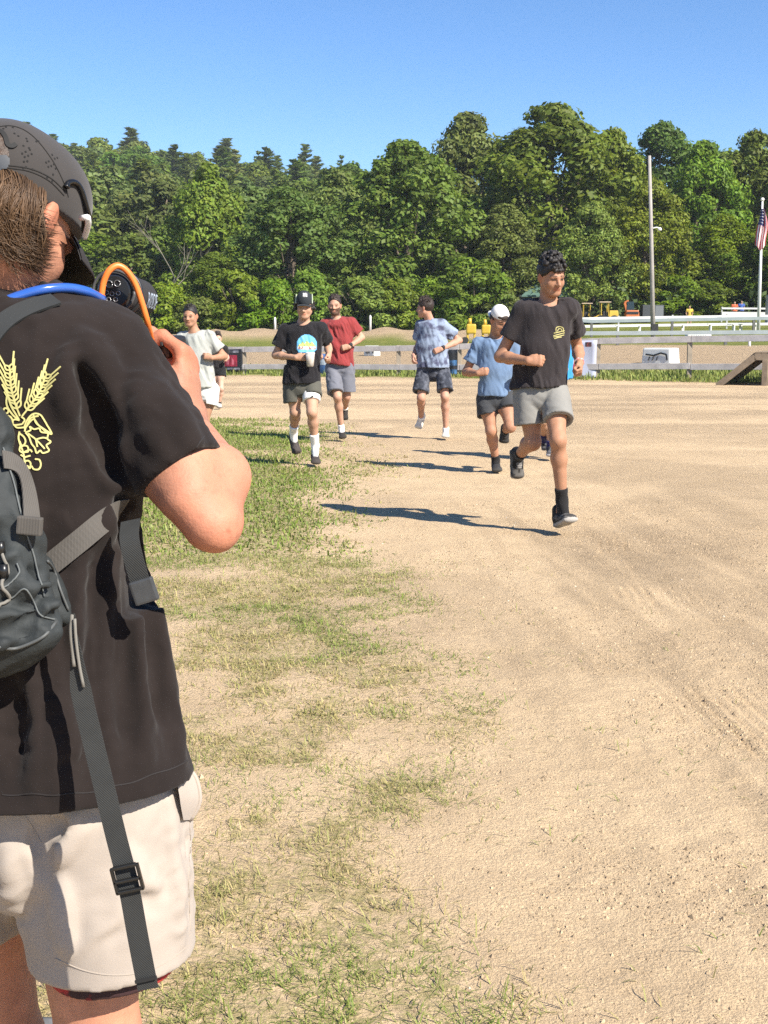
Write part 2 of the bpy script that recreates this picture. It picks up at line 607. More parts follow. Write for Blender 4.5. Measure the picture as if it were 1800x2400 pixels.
def leaf_mat(name, trans=0.3, attr='Col', obj_var=0.0, rough=0.55):
    m = bpy.data.materials.new(name)
    m.use_nodes = True
    N, L = m.node_tree.nodes, m.node_tree.links
    b = N['Principled BSDF']
    b.inputs['Roughness'].default_value = rough
    b.inputs['Specular IOR Level'].default_value = 0.3
    a = N.new('ShaderNodeAttribute'); a.attribute_name = attr
    src = a.outputs['Color']
    if obj_var:
        oi = N.new('ShaderNodeObjectInfo')
        hs = N.new('ShaderNodeHueSaturation')
        for inp, lo, hi, ph in (('Hue', 0.5 - 0.02 * obj_var, 0.5 + 0.02 * obj_var, 1.0), ('Value', 1 - 0.25 * obj_var, 1 + 0.25 * obj_var, 7.3), ('Saturation', 0.9, 1.1, 3.1)):
            mu = N.new('ShaderNodeMath'); mu.operation = 'MULTIPLY'; mu.inputs[1].default_value = ph
            fr = N.new('ShaderNodeMath'); fr.operation = 'FRACT'
            L.new(oi.outputs['Random'], mu.inputs[0]); L.new(mu.outputs[0], fr.inputs[0])
            mr = N.new('ShaderNodeMapRange')
            mr.inputs['To Min'].default_value = lo; mr.inputs['To Max'].default_value = hi
            L.new(fr.outputs[0], mr.inputs['Value']); L.new(mr.outputs['Result'], hs.inputs[inp])
        L.new(src, hs.inputs['Color'])
        src = hs.outputs['Color']
    L.new(src, b.inputs['Base Color'])
    tr = N.new('ShaderNodeBsdfTranslucent')
    L.new(src, tr.inputs['Color'])
    ms = N.new('ShaderNodeMixShader')
    ms.inputs['Fac'].default_value = trans
    out = N['Material Output']
    L.new(b.outputs[0], ms.inputs[1]); L.new(tr.outputs[0], ms.inputs[2]); L.new(ms.outputs[0], out.inputs['Surface'])
    return m


M_GRASS = leaf_mat('grass blade', 0.25)


def scatter(x0, x1, y0, y1, n, thin=1.0):
    x = x0 + (x1 - x0) * RNG.random(n); y = y0 + (y1 - y0) * RNG.random(n)
    d, l = grass_density(x, y)
    clump = 0.35 + 1.0 * sstep(0.42, 0.62, fbm(x * 9, y * 9, seed=81, oct=2))
    keep = RNG.random(n) < d * thin * np.maximum(clump * (1 - l) + l, 0)
    return x[keep], y[keep], l[keep]


def near_grass():
    parts = []
    for (x0, x1, y0, y1, n, lm, wd) in ((-1.1, 0.75, 2.0, 4.2, 54000, 0.046, 0.0021), (-1.9, 0.7, 4.2, 7.5, 92000, 0.040, 0.0031), (-4.0, 0.7, 7.5, 21.0, 120000, 0.048, 0.0095)):
        x, y, l = scatter(x0, x1, y0, y1, n)
        m = len(x)
        hgt = lm * (0.35 + 1.1 * RNG.random(m) ** 1.6)
        parts.append((x, y, hgt, wd * (0.6 + 0.8 * RNG.random(m)), l))
    # lone sprigs straying onto the dirt
    k = 2600
    x = RNG.uniform(-0.3, 1.6, k); y = RNG.uniform(2.1, 7.5, k)
    keep = (fbm(x * 2.4, y * 2.4, seed=91, oct=2) > 0.55) & (RNG.random(k) < sstep(1.7, 0.0, x - 0.02 * y) * 0.7)
    x, y = x[keep], y[keep]
    parts.append((x, y, 0.03 + 0.03 * RNG.random(len(x)), np.full(len(x), 0.0032), np.zeros(len(x))))
    x, y, hg, w, l = (np.concatenate([p[i] for p in parts]) for i in range(5))
    lean = np.where(RNG.random(len(x)) < 0.10 + 0.25 * l, RNG.uniform(0.3, 0.9, len(x)), RNG.uniform(1.05, 1.5, len(x)))
    dry = np.clip(RNG.random(len(x)) * 0.62 + 0.45 * sstep(0.42, 0.6, fbm(x * 1.7, y * 1.7, seed=97, oct=3)) * (1 - 0.55 * l) - 0.12 - 0.26 * l, 0, 0.95)
    blades(x, y, hg, w, lean, dry, 'grass', M_GRASS)
    # upright tufts along the fence and over the far field's front edge
    n = 18000
    x = RNG.uniform(-11, 16, n); yy = RNG.uniform(42.1, 47.5, n)
    y = yy - 0.46 * x
    keep = RNG.random(n) < sstep(0.35, 0.6, fbm(x * 0.9, yy * 1.4, seed=99, oct=2) + 0.12)
    x, y = x[keep], y[keep]
    m = len(x)
    blades(x, y, 0.10 + 0.22 * RNG.random(m) ** 2, 0.02 + 0.02 * RNG.random(m), RNG.uniform(0.1, 0.7, m), RNG.random(m) * 0.35, 'fence_grass', M_GRASS)


near_grass()


def clods():
    """loose crumbs of soil and small gravel on the dirt: far too many to count"""
    ico = bmesh.new()
    bmesh.ops.create_cone(ico, cap_ends=False, segments=4, radius1=1, radius2=0.0, depth=1.0)
    bmesh.ops.triangulate(ico, faces=ico.faces)
    bv = np.array([v.co[:] for v in ico.verts]); bf = np.array([[v.index for v in f.verts] for f in ico.faces])
    ico.free()
    n = 90000
    x = RNG.uniform(-0.9, 2.6, n); y = 2.1 + 8.0 * RNG.random(n) ** 1.9
    d, _ = grass_density(x, y)
    z_ = 0.12 + 1.2 * sstep(0.44, 0.60, fbm(x * 1.9 + 9, y * 1.4, seed=101, oct=4)) * sstep(-0.3, 0.7, x)
    keep = RNG.random(n) < z_ * (1 - 0.8 * d)
    x, y = x[keep], y[keep]
    n = len(x)
    s = (0.0034 + 0.0058 * RNG.random(n) ** 3 + 0.008 * RNG.random(n) ** 40) * (1 + 0.02 * y)
    z = ground_z(x, y)
    v = bv[None] * (0.7 + 0.6 * RNG.random((n, len(bv), 1))) * s[:, None, None] * np.array([1, 1, 1.0])
    a = RNG.random(n) * 6.28
    c, s_ = np.cos(a)[:, None], np.sin(a)[:, None]
    v = np.stack([v[..., 0] * c - v[..., 1] * s_ * 0.7, v[..., 0] * s_ + v[..., 1] * c * 0.7, v[..., 2]], -1) + np.stack([x, y, z + s * 0.15], -1)[:, None]
    f = (bf[None] + (np.arange(n) * len(bv))[:, None, None]).reshape(-1, 3)
    me = fast_mesh('gravel', v.reshape(-1, 3), f, 3, smooth=False)
    base = np.array([0.43, 0.325, 0.21]) * (0.5 + 0.6 * RNG.random((n, 1)))
    base = np.where(RNG.random((n, 1)) < 0.008, np.array([0.55, 0.48, 0.37]), base)
    set_attr(me, 'Col', np.repeat(base, len(bv), 0))
    tag(link('gravel', me, None, mat('soil crumb', attr='Col', rough=0.95, spec=0.1)), kind='stuff')


clods()

# ================================================================== TREES
M_LEAF = leaf_mat('tree leaf', 0.38, obj_var=1.0, rough=0.6)
M_BARK = mat('tree bark', (0.13, 0.10, 0.075), 0.95, var=0.3, var_scale=2.0, bump=0.6, bump_scale=6, bump_dist=0.05)
M_DEAD = mat('dead grey wood', (0.15, 0.135, 0.105), 0.95, var=0.2, var_scale=2.0)


def leaf_cloud(name, cen, rad, per, size, seed, base, flat=0.8, elong=1.6, axis=None):
    """leaf-sized rhombs on the skins of many lobes; cen (n,3), rad (n,)"""
    rg = np.random.default_rng(seed)
    n = len(cen)
    idx = np.repeat(np.arange(n), per)
    m = len(idx)
    d = rg.normal(size=(m, 3)); d[:, 2] = d[:, 2] * 0.9 + 0.25
    d /= np.linalg.norm(d, axis=1)[:, None]
    p = cen[idx] + d * (rad[idx] * (0.55 + 0.5 * rg.random(m)))[:, None] * np.array([1, 1, flat])
    nrm = d + rg.normal(size=(m, 3)) * 0.42 + np.array([0, 0, 0.25])
    nrm /= np.linalg.norm(nrm, axis=1)[:, None]
    t = np.cross(nrm, rg.normal(size=(m, 3)))
    if axis is not None:
        t = axis[idx] + rg.normal(size=(m, 3)) * 0.35
    t /= np.linalg.norm(t, axis=1)[:, None]
    b = np.cross(nrm, t)
    s = (size * (0.6 + 0.8 * rg.random(m)))[:, None]
    v = np.stack([p - t * s * elong * 0.5, p + b * s * 0.45, p + t * s * elong * 0.5, p - b * s * 0.45], 1).reshape(-1, 3)
    f = np.arange(m * 4).reshape(m, 4)
    me = fast_mesh(name, v, f, 4, smooth=False)
    lobe_t = rg.random(n)[idx]
    col = np.array(base)[None] * (0.72 + 0.5 * lobe_t[:, None]) * (0.8 + 0.4 * rg.random((m, 1)))
    col = col * (1 + np.array([0.22, 0.0, -0.1]) * (rg.random((m, 1)) - 0.4))
    set_attr(me, 'Col', np.repeat(col, 4, 0))
    return me


def deciduous(seed, H=15.0, rx=5.4, low=0.10, lobes=160, per=165, size=0.245, base=(0.142, 0.193, 0.020), top_bias=0.55):
    rg = np.random.default_rng(seed)
    cen, rad = [], []
    big = [(rg.normal(0, 0.42, 2) * rx, low + (1 - low) * (0.12 + 0.80 * rg.random())) for _ in range(9)]
    while len(cen) < lobes:
        h = rg.random() ** 0.85
        prof = math.sin(math.pi * min(1, (0.16 + 0.84 * h)) ** 0.9) ** top_bias * (1.0 if h < 0.6 else 1 - 0.25 * (h - 0.6) / 0.4)
        a = rg.random() * 2 * math.pi
        wob = 0.78 + 0.32 * math.sin(a * 3 + seed) * math.sin(h * 7 + seed * 1.3) + 0.12 * rg.normal()
        r = rx * prof * (0.55 + 0.45 * rg.random() ** 0.5) * wob
        z = H * (low + (0.95 - low) * h)
        lr = rg.uniform(0.65, 1.5) * (1.0 if h < 0.85 else 0.75)
        cen.append((r * math.cos(a), r * math.sin(a), z)); rad.append(lr)
    cen = np.array(cen); rad = np.array(rad)
    crown = leaf_cloud('crown', cen, rad, per, size, seed, base)
    mb = MB()
    bend = [(0, 0, -1.0), (rg.normal() * .15, rg.normal() * .15, H * .2), (rg.normal() * .4, rg.normal() * .4, H * .5), (rg.normal() * .5, rg.normal() * .5, H * .85)]
    sp = spline(bend, 10)
    mb.tube(sp, list(np.linspace(0.36, 0.06, 10)), 8)
    for k in range(14):
        c = Vector(cen[rg.integers(len(cen))])
        s = sp[min(9, max(2, int(c.z / H * 8 * 0.75)))]
        mid = (s + c) / 2 + Vector((0, 0, 0.3))
        mb.tube(spline([s, mid, c], 6), list(np.linspace(0.13, 0.03, 6)), 5)
    return crown, mb.mesh('trunk', True)


def conifer(seed, H=17.0, rx=3.4, tiers=17, per=26, size=0.34, base=(0.149, 0.203, 0.038), ragged=0.35):
    rg = np.random.default_rng(seed)
    cen, rad, ax = [], [], []
    mb = MB()
    mb.tube([(0, 0, -1), (0.05, 0, H * .5), (0, 0, H * .98)], [0.28, 0.17, 0.03], 7)
    for t in range(tiers):
        h = 0.12 + 0.87 * t / (tiers - 1)
        rr = rx * (1 - h) ** 0.75 * (1 + ragged * rg.normal() * 0.5) + 0.15
        nb = max(3, int(9 * (1 - h) + 3))
        for k in range(nb):
            a = 2 * math.pi * (k + rg.random()) / nb
            L_ = rr * (0.7 + 0.45 * rg.random())
            z0 = H * h + rg.normal() * 0.2
            for s in np.linspace(0.35, 1.0, max(2, int(L_ / 0.55))):
                cen.append((L_ * s * math.cos(a), L_ * s * math.sin(a), z0 + 0.25 * L_ * s * s - 0.1)); rad.append(0.30 + 0.22 * rg.random())
                ax.append((math.cos(a), math.sin(a), 0.25))
            if k % 3 == 0:
                mb.tube([(0, 0, z0 - .1), (L_ * .8 * math.cos(a), L_ * .8 * math.sin(a), z0 + 0.12 * L_)], [0.05, 0.015], 4)
    crown = leaf_cloud('crown', np.array(cen), np.array(rad), per, size, seed, base, flat=0.55, elong=2.6, axis=np.array(ax))
    return crown, mb.mesh('trunk', True)


def shrub(seed, H=4.0, rx=2.4, lobes=60, per=210, size=0.17, base=(0.136, 0.200, 0.022)):
    rg = np.random.default_rng(seed)
    cen, rad = [], []
    for k in range(lobes):
        h = rg.random(); a = rg.random() * 6.283
        r = rx * math.sqrt(max(0.05, 1 - h ** 2)) * rg.random() ** 0.4
        cen.append((r * math.cos(a), r * math.sin(a), 0.1 + (H - 0.4) * h)); rad.append(rg.uniform(0.4, 0.8))
    mb = MB()
    for k in range(9):
        a = rg.random() * 6.28
        mb.tube(spline([(0, 0, -.4), (math.cos(a) * .5, math.sin(a) * .5, H * .35), (math.cos(a) * rx * .6, math.sin(a) * rx * .6, H * .75)], 6), list(np.linspace(.06, .015, 6)), 5)
    return leaf_cloud('crown', np.array(cen), np.array(rad), per, size, seed, base), mb.mesh('stem', True)


TREE = {'oak': (deciduous(1), 15.0, 5.4), 'maple': (deciduous(2, rx=5.6, low=0.06, base=(0.131, 0.185, 0.020)), 15.0, 5.6),
        'ash': (deciduous(3, rx=4.6, low=0.16, base=(0.145, 0.207, 0.028), lobes=130, top_bias=0.75), 15.0, 4.6),
        'elm': (deciduous(4, rx=5.0, low=0.04, base=(0.160, 0.210, 0.021), size=0.21), 15.0, 5.0),
        'dark': (deciduous(5, rx=5.2, low=0.08, base=(0.082, 0.134, 0.024), size=0.21), 15.0, 5.2),
        'far': (deciduous(6, rx=5.0, low=0.12, lobes=110, per=95, size=0.36, base=(0.114, 0.168, 0.028)), 15.0, 5.0),
        'far_pale': (deciduous(7, rx=4.8, low=0.10, lobes=110, per=95, size=0.36, base=(0.145, 0.196, 0.035)), 15.0, 4.8),
        'pine': (conifer(11), 17.0, 3.4), 'spruce': (conifer(12, rx=2.7, tiers=22, ragged=0.15, base=(0.134, 0.187, 0.038)), 17.0, 2.7),
        'old_pine': (conifer(13, rx=4.0, tiers=13, ragged=0.7, base=(0.153, 0.198, 0.039)), 17.0, 4.0),
        'bush': (shrub(21), 4.0, 2.4), 'sapling': (shrub(22, H=5.0, rx=1.9, base=(0.177, 0.239, 0.028)), 5.0, 1.9)}
for (meshes, _, _) in TREE.values():
    meshes[0].materials.append(M_LEAF)
    meshes[1].materials.append(M_BARK)


def plant(kind, x, y, height, width, label, cat='tree', group=None, name=None, yaw=None, sink=0.0):
    (crown, trunk), H, rx = TREE[kind]
    if name is None:
        name = {'pine': 'pine_tree', 'old_pine': 'pine_tree', 'spruce': 'spruce_tree', 'bush': 'bush', 'sapling': 'sapling'}.get(kind, 'leafy_tree')
    z = float(terr(x, y)) - sink
    t = thing(name, label, cat, group, (x, y, z))
    t.rotation_euler = (0, 0, RNG.random() * 6.28 if yaw is None else yaw)
    sx = width / 2 / (rx * 0.92)
    t.scale = (sx, sx, height / H)
    link('crown', crown, t)
    link('trunk' if cat == 'tree' else 'stem', trunk, t)
    return t


def plant_px(kind, u, y, top_v, width_px, label, **k):
    x = P(u, 760, y).x
    z = float(terr(x, y))
    top = P(u, top_v, y).z
    return plant(kind, x, y, top - z, width_px * y / FOC, label, **k)


for row in (
    ('maple', 955, 98, 318, 350, 'broad round-crowned maple standing in front, centre of the tree line'),
    ('ash', 1095, 117, 250, 250, 'pale feathery tree rising left of the tallest crown'),
    ('oak', 1285, 104, 232, 400, 'tallest and widest tree, top of the skyline behind the dark-shirted runner'),
    ('maple', 1420, 110, 290, 250, 'tree whose right flank slopes down to the utility pole'),
    ('dark', 1540, 121, 276, 280, 'dark bluish-green round crown behind the utility pole top'),
    ('elm', 1520, 97, 420, 200, 'vine-covered yellowish tree right beside the utility pole'),
    ('ash', 1640, 108, 318, 200, 'slim tree in the gap between utility pole and flagpole'),
    ('elm', 1690, 99, 500, 190, 'low full tree behind the white boards near the flagpole'),
    ('oak', 1755, 111, 300, 240, 'tall tree directly behind the flagpole'),
    ('maple', 1900, 109, 280, 280, 'tree cut by the right edge of the picture'),
    ('ash', 1180, 97, 470, 190, 'lower tree beneath the tallest crown, above the green shed roof'),
    ('elm', 1385, 95, 470, 170, 'lower leafy tree above the yellow machines'),
    ('oak', 1810, 96, 520, 200, 'low tree at the right edge behind the flag'),
    ('maple', 680, 95, 430, 320, 'big dense tree behind the bearded runner, left of the broad maple'),
    ('ash', 790, 114, 390, 210, 'tree tucked behind the left shoulder of the broad maple'),
    ('far_pale', 590, 107, 430, 230, 'pale loose tree above the runner with the black cap'),
    ('ash', 490, 103, 372, 210, 'upright light green tree above the grey-shirted runner'),
    ('far', 400, 112, 520, 190, 'dark tree behind the bare dead branches'),
    ('far', 310, 105, 545, 210, 'tree just right of the black cap brim'),
    ('ash', 230, 111, 540, 210, 'tree half hidden by the black cap'),
    ('far', 120, 110, 520, 230, 'tree hidden behind the bowed head'),
    ('elm', 505, 91, 590, 190, 'small bright green tree above the orange cable'),
    ('maple', 20, 108, 400, 240, 'tree behind the back of the bowed head'),
):
    plant_px(*row, group='trees along the far edge of the field')
for row in (
    ('bush', 395, 88, 668, 150, 'low bush right of the black microphone'),
    ('bush', 470, 87, 700, 130, 'low bright bush behind the grey-shirted runner'),
    ('bush', 560, 88, 640, 170, 'rounded bush left of the black-capped runner'),
    ('bush', 640, 87, 660, 150, 'bush directly behind the black-capped runner'),
    ('bush', 730, 89, 640, 150, 'bush between the black-capped and bearded runners'),
    ('bush', 850, 88, 655, 170, 'bush right of the bearded runner'),
    ('bush', 930, 88, 660, 140, 'bush left of the runner looking back'),
    ('sapling', 1020, 88, 650, 130, 'leafy sapling right of the runner looking back'),
    ('sapling', 1115, 87, 600, 150, 'bright feathery sapling above the white backward cap'),
    ('bush', 1170, 87, 680, 130, 'bush beside the green-roofed shed'),
    ('bush', 1580, 95, 650, 150, 'bush behind the white boards right of the utility pole'),
    ('bush', 1660, 96, 660, 150, 'bush behind the seated spectator in yellow'),
    ('bush', 320, 88, 690, 140, 'bush behind the microphone'),
    ('bush', 240, 88, 680, 140, 'bush hidden by the camera operator'),
):
    kind = row[0]
    plant_px(*row, cat='bush', group='bushes along the foot of the trees')

# wooded hillside behind: trunks and crowns one by one, alike enough to share a label
hill_rng = np.random.default_rng(5)
for y in np.arange(128, 345, 13.0):
    lim_r = 0.00 if y > 150 else 0.36
    for x in np.arange(-0.34 * y - 6, lim_r * y + 6, 8.6):
        xx, yy = x + hill_rng.uniform(-3, 3), y + hill_rng.uniform(-4, 4)
        r = hill_rng.random()
        kind = 'pine' if r < 0.16 else 'spruce' if r < 0.27 else 'old_pine' if r < 0.36 else 'far' if r < 0.70 else 'far_pale'
        if y < 150:
            kind = 'far' if r < 0.6 else 'far_pale'
        con = kind in ('pine', 'spruce', 'old_pine')
        hgt = hill_rng.uniform(12, 16.5) if con else hill_rng.uniform(11, 15)
        if y > 320 and con:
            hgt *= 1.12
        plant(kind, xx, yy, hgt, hgt * (0.5 if con else 0.86) * hill_rng.uniform(0.85, 1.1),
              'conifer among the trees on the wooded hillside' if con else 'leafy tree among the conifers on the wooded hillside',
              group='hillside conifers' if con else 'hillside leafy trees')


def dead_tree(u, y, top_v, seed, label):
    rg = random.Random(seed)
    x = P(u, 760, y).x
    z = float(terr(x, y))
    H = P(u, top_v, y).z - z
    mb = MB()

    def grow_branch(p, d, L_, r, depth):
        pts = [p]
        for k in range(4):
            d = (d + Vector((rg.gauss(0, .12), rg.gauss(0, .12), rg.gauss(0.04, .08)))).normalized()
            pts.append(pts[-1] + d * L_ / 4)
        mb.tube(pts, list(np.linspace(r, r * 0.55, 5)), 5)
        if depth:
            for k in range(3):
                q = pts[rg.randint(2, 4)]
                grow_branch(q, (d + Vector((rg.gauss(0, .7), rg.gauss(0, .5), rg.uniform(0, .5)))).normalized(), L_ * rg.uniform(.5, .75), r * 0.55, depth - 1)
    grow_branch(Vector((0, 0, -0.3)), Vector((0.02, 0, 1)), H * 0.55, 0.085, 3)
    o = mb.build('dead_tree', M_DEAD, loc=(x, y, z))
    tag(o, label, 'tree')


dead_tree(372, 89.5, 500, 3, 'bare grey dead tree with forked branches, right of the cap brim')
dead_tree(1022, 91, 650, 8, 'thin bare dead sapling standing behind the runner looking back')


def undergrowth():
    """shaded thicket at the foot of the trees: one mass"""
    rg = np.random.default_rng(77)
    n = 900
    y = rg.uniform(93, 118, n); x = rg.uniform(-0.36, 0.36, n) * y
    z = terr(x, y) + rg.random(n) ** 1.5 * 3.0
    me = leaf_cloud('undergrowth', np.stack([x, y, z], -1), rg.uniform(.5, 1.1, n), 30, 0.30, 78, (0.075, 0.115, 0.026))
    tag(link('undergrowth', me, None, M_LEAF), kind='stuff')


undergrowth()


# ================================================================== summer haze filling the valley
hz_m = bpy.data.materials.new('summer haze')
hz_m.use_nodes = True
hn, hl_ = hz_m.node_tree.nodes, hz_m.node_tree.links
hn.remove(hn['Principled BSDF'])
pv = hn.new('ShaderNodeVolumePrincipled')
pv.inputs['Color'].default_value = (0.86, 0.93, 1.0, 1)
pv.inputs['Density'].default_value = 0.00022
hl_.new(pv.outputs['Volume'], hn['Material Output'].inputs['Volume'])
tag(MB().box((0, 330, 32.5), (1300, 820, 69)).build('haze', hz_m), kind='stuff')

# ================================================================== FENCES AND THINGS BEYOND THE TRACK
M_WOOD = mat('weathered grey wood', (0.42, 0.39, 0.38), .9, var=.22, var_scale=3.0, bump=.4, bump_scale=14, bump_dist=.01)
M_POST = mat('weathered brown post', (0.27, 0.225, 0.17), .9, var=.25, var_scale=4.0, bump=.4, bump_scale=14, bump_dist=.01)
M_WPAINT = mat('white painted board', (0.74, 0.73, 0.70), .7, var=.08, var_scale=3)
M_STEEL = mat('galvanised steel rail', (0.34, 0.38, 0.38), .5, var=.1, var_scale=2, metallic=.3)
M_DARK = mat('dark rubber', (0.02, 0.02, 0.02), .8)


def W(u, y, dz=0.0):
    """place on the terrain at photo column u and distance y"""
    x = P(u, 790, y).x
    return Vector((x, y, float(terr(x, y)) + dz))


fence_y = lambda x: 46.0 - 0.46 * (x + 5.44)
fence = thing('rail_fence', 'weathered two-rail wooden fence running across behind the runners', 'fence', loc=(0, fence_y(0), 0))
fo_ = Vector(fence.location)
px_ = [-11.9, -9.6, -7.3, -4.96, -3.1, -1.3, 0.5, 2.48, 4.6, 6.72, 9.32, 11.7, 14.1, 16.5]
top_z = lambda x: float(np.interp(x, [-12, -5, .5, 2.5, 6.7, 9.3, 17], [.90, .92, .98, 1.03, 1.21, 1.29, 1.38]))
low_z = lambda x: float(np.interp(x, [-12, -5, .5, 2.5, 6.7, 9.3, 17], [.30, .32, .35, .37, .43, .46, .50]))
for i, x in enumerate(px_):
    y = fence_y(x)
    zb = float(terr(x, y)) - .3
    lean = random.uniform(-.015, .015)
    MB().bar(Vector((x, y + .09, zb)) - fo_, Vector((x + lean, y + .09, top_z(x) + .10)) - fo_, .14, .12, up=(0, 1, 0)).build('post', M_POST, fence, bevel=.008)
for a, b in zip(px_[:-1], px_[1:]):
    for zf, h in ((top_z, .19), (low_z, .185)):
        ja, jb = random.uniform(-.015, .015), random.uniform(-.015, .015)
        MB().bar(Vector((a + .01, fence_y(a), zf(a) + ja)) - fo_, Vector((b - .01, fence_y(b), zf(b) + jb)) - fo_, .045, h).build('rail', M_WOOD, fence, bevel=.006)


def banner(x0, x1, z0, z1, m, label, name='fence_banner', sag=.04, off=.06):
    """cloth banner tied to the front of the fence"""
    nx, nz = 14, 8
    vs_, fs_ = [], []
    c = Vector(((x0 + x1) / 2, fence_y((x0 + x1) / 2) - off, z0))
    for k, back in enumerate((0, .012)):
        for i in range(nx + 1):
            for j in range(nz + 1):
                s, t = i / nx, j / nz
                x = x0 + (x1 - x0) * s
                w = sag * math.sin(s * math.pi * 2.3 + t * 2) * (1 - t * .6)
                vs_.append(Vector((x, fence_y(x) - off + w + back, z0 + (z1 - z0) * t - .02 * math.sin(s * math.pi))) - c)
    q = (nx + 1) * (nz + 1)
    for i in range(nx):
        for j in range(nz):
            a = i * (nz + 1) + j
            fs_.append((a, a + nz + 1, a + nz + 2, a + 1))
            fs_.append((a + q, a + 1 + q, a + nz + 2 + q, a + nz + 1 + q))
    for i in range(nx):
        for j in (0, nz):
            a = i * (nz + 1) + j
            fs_.append((a, a + q, a + nz + 1 + q, a + nz + 1) if j == 0 else (a, a + nz + 1, a + nz + 1 + q, a + q))
    for j in range(nz):
        for i in (0, nx):
            a = i * (nz + 1) + j
            fs_.append((a, a + 1, a + 1 + q, a + q) if i == 0 else (a, a + q, a + q + 1, a + 1))
    o = MB().add(vs_, fs_).build(name, m, None, True, loc=c)
    tag(o, label, 'banner', 'banners tied to the rail fence')
    return o


def bpart(ban, x0, x1, z0, z1, m, name):
    """flat printed block on a banner, in metres from its lower centre"""
    c = Vector(ban.location)
    pts = [(x0, z0), (x1, z0), (x1, z1), (x0, z1)]
    mb = MB()
    n = 6
    row = []
    me = ban.data
    bvv = BVHTree.FromPolygons([v.co for v in me.vertices], [p.vertices[:] for p in me.polygons])
    vs_, fs_ = [], []
    for i in range(n + 1):
        for j in range(3):
            x, z = x0 + (x1 - x0) * i / n, z0 + (z1 - z0) * j / 2
            h = bvv.ray_cast(Vector((x, -2, z)), Vector((0, 1, 0)))
            p = h[0] if h[0] is not None else Vector((x, 0, z))
            vs_.append(p + Vector((0, -.006, 0)))
    for i in range(n):
        for j in range(2):
            a = i * 3 + j
            fs_.append((a, a + 3, a + 4, a + 1))
    return MB().add(vs_, fs_).build(name, m, ban)


M_BBLACK = mat('black banner vinyl', (.012, .013, .016), .5)
M_BRED = mat('crimson print', (.30, .015, .04), .6, color2=(.16, .01, .02), mix_scale=6)
M_BGREY = mat('grey print', (.25, .25, .29), .6, color2=(.05, .05, .06), mix_scale=8)
M_BWHITE = mat('shade-toned white vinyl', (.40, .42, .52), .45)  # white darkened towards lavender: shade put into the colour
M_BBLUE = mat('blue print', (.04, .13, .28), .6, color2=(.02, .05, .1), mix_scale=8)
bn = banner(-6.15, -5.02, .12, .94, M_BBLACK, 'black banner with a crimson block tied at the left end of the fence')
bpart(bn, -.33, .36, .20, .60, M_BRED, 'print')
for q in range(3):
    bpart(bn, -.24 + q * .20, -.14 + q * .20, .26, .54, mat('pink lettering', (.42, .10, .13), .6), 'lettering')
bpart(bn, -.45, .45, .08, .15, M_BGREY, 'print')
bpart(bn, -.4, .42, .68, .76, M_BGREY, 'print')
bn = banner(2.05, 2.42, .02, .95, M_BBLACK, 'narrow black and blue banner on the fence beside the runner looking back')
bpart(bn, -.15, .16, .40, .58, M_BBLUE, 'print')
bpart(bn, -.15, .16, .12, .28, M_BBLUE, 'print')
bn = banner(-2.4, -1.75, .05, .80, mat('blue banner vinyl', (.06, .14, .32), .5), 'blue banner on the fence between the capped and bearded runners')
bpart(bn, -.2, .2, .35, .55, mat('pale print', (.4, .45, .5), .6), 'lettering')
bn = banner(4.75, 6.66, .03, 1.25, M_BWHITE, 'white banner with a red box print tied right of the leading runner', sag=.07)
bpart(bn, .10, .52, .32, .62, mat('red box print', (.34, .03, .06), .6), 'print')
bpart(bn, .18, .46, 1.02, 1.14, mat('black lettering', (.03, .03, .03), .6, color2=(.3, .05, .05), mix_scale=20), 'lettering')
bpart(bn, .62, .80, 1.02, 1.16, MATS['black lettering'], 'lettering')
bpart(bn, .0, .12, .30, .75, mat('sky blue print', (.12, .40, .66), .6), 'print')

# foam blocks lying on the track
M_FOAMB = mat('white foam block cover', (.66, .67, .63), .7, var=.06, var_scale=3)
M_FOAML = mat('lit foam block end', (.74, .72, .66), .7)


def foam_block(u, y, w, d, h, yaw, label, logo=False, dz=0.0):
    c = W(u, y, dz)
    t = thing('foam_block', label, 'foam block', 'white foam blocks lying along the track', c)
    t.rotation_euler = (0, 0, R(yaw))
    mb = MB().box((0, 0, h / 2), (w, d, h), taper=.93)
    mb.build('block', M_FOAMB, t, bevel=.06)
    mk = mat('black track lettering', (.02, .022, .024), .7)
    if logo:
        lg = MB()
        z0 = h / 2
        pts = [(-.42, .12), (-.1, .05), (.2, .2), (.42, .12), (.46, -.22)]
        for a, b in zip(pts[:-1], pts[1:]):
            lg.bar((a[0] * w / 1.2, -d / 2 - .004 + .0, z0 + a[1] * h), (b[0] * w / 1.2, -d / 2 - .004, z0 + b[1] * h), .02, .055)
        for q in range(3):
            lg.bar(((-.3 + q * .16) * w / 1.2, -d / 2 - .004, z0 - .25 * h), ((-.25 + q * .16) * w / 1.2, -d / 2 - .004, z0 - .02 * h), .02, .05, up=(0, 1, 0))
        lg.build('logo', mk, t)
    else:
        lg = MB()
        for q in range(7):
            lg.box((-w * .3 + q * w * .09, -d / 2 - .002, h * .5), (w * .05, .02, h * .22))
        lg.build('lettering', mat('grey lettering', (.3, .31, .32), .7), t)
    return t


foam_block(1550, 46.6, 1.15, .80, .60, -38, 'white foam block with black swoosh logo under the fence rail', True, -.03)
foam_block(1636, 70, 1.40, .5, .42, 6, 'white foam block above the top rail, right of the others', False, .04)
foam_block(872, 56.5, .62, .45, .46, -38, 'small white foam block between the bearded runner and the one looking back', True, -.02)

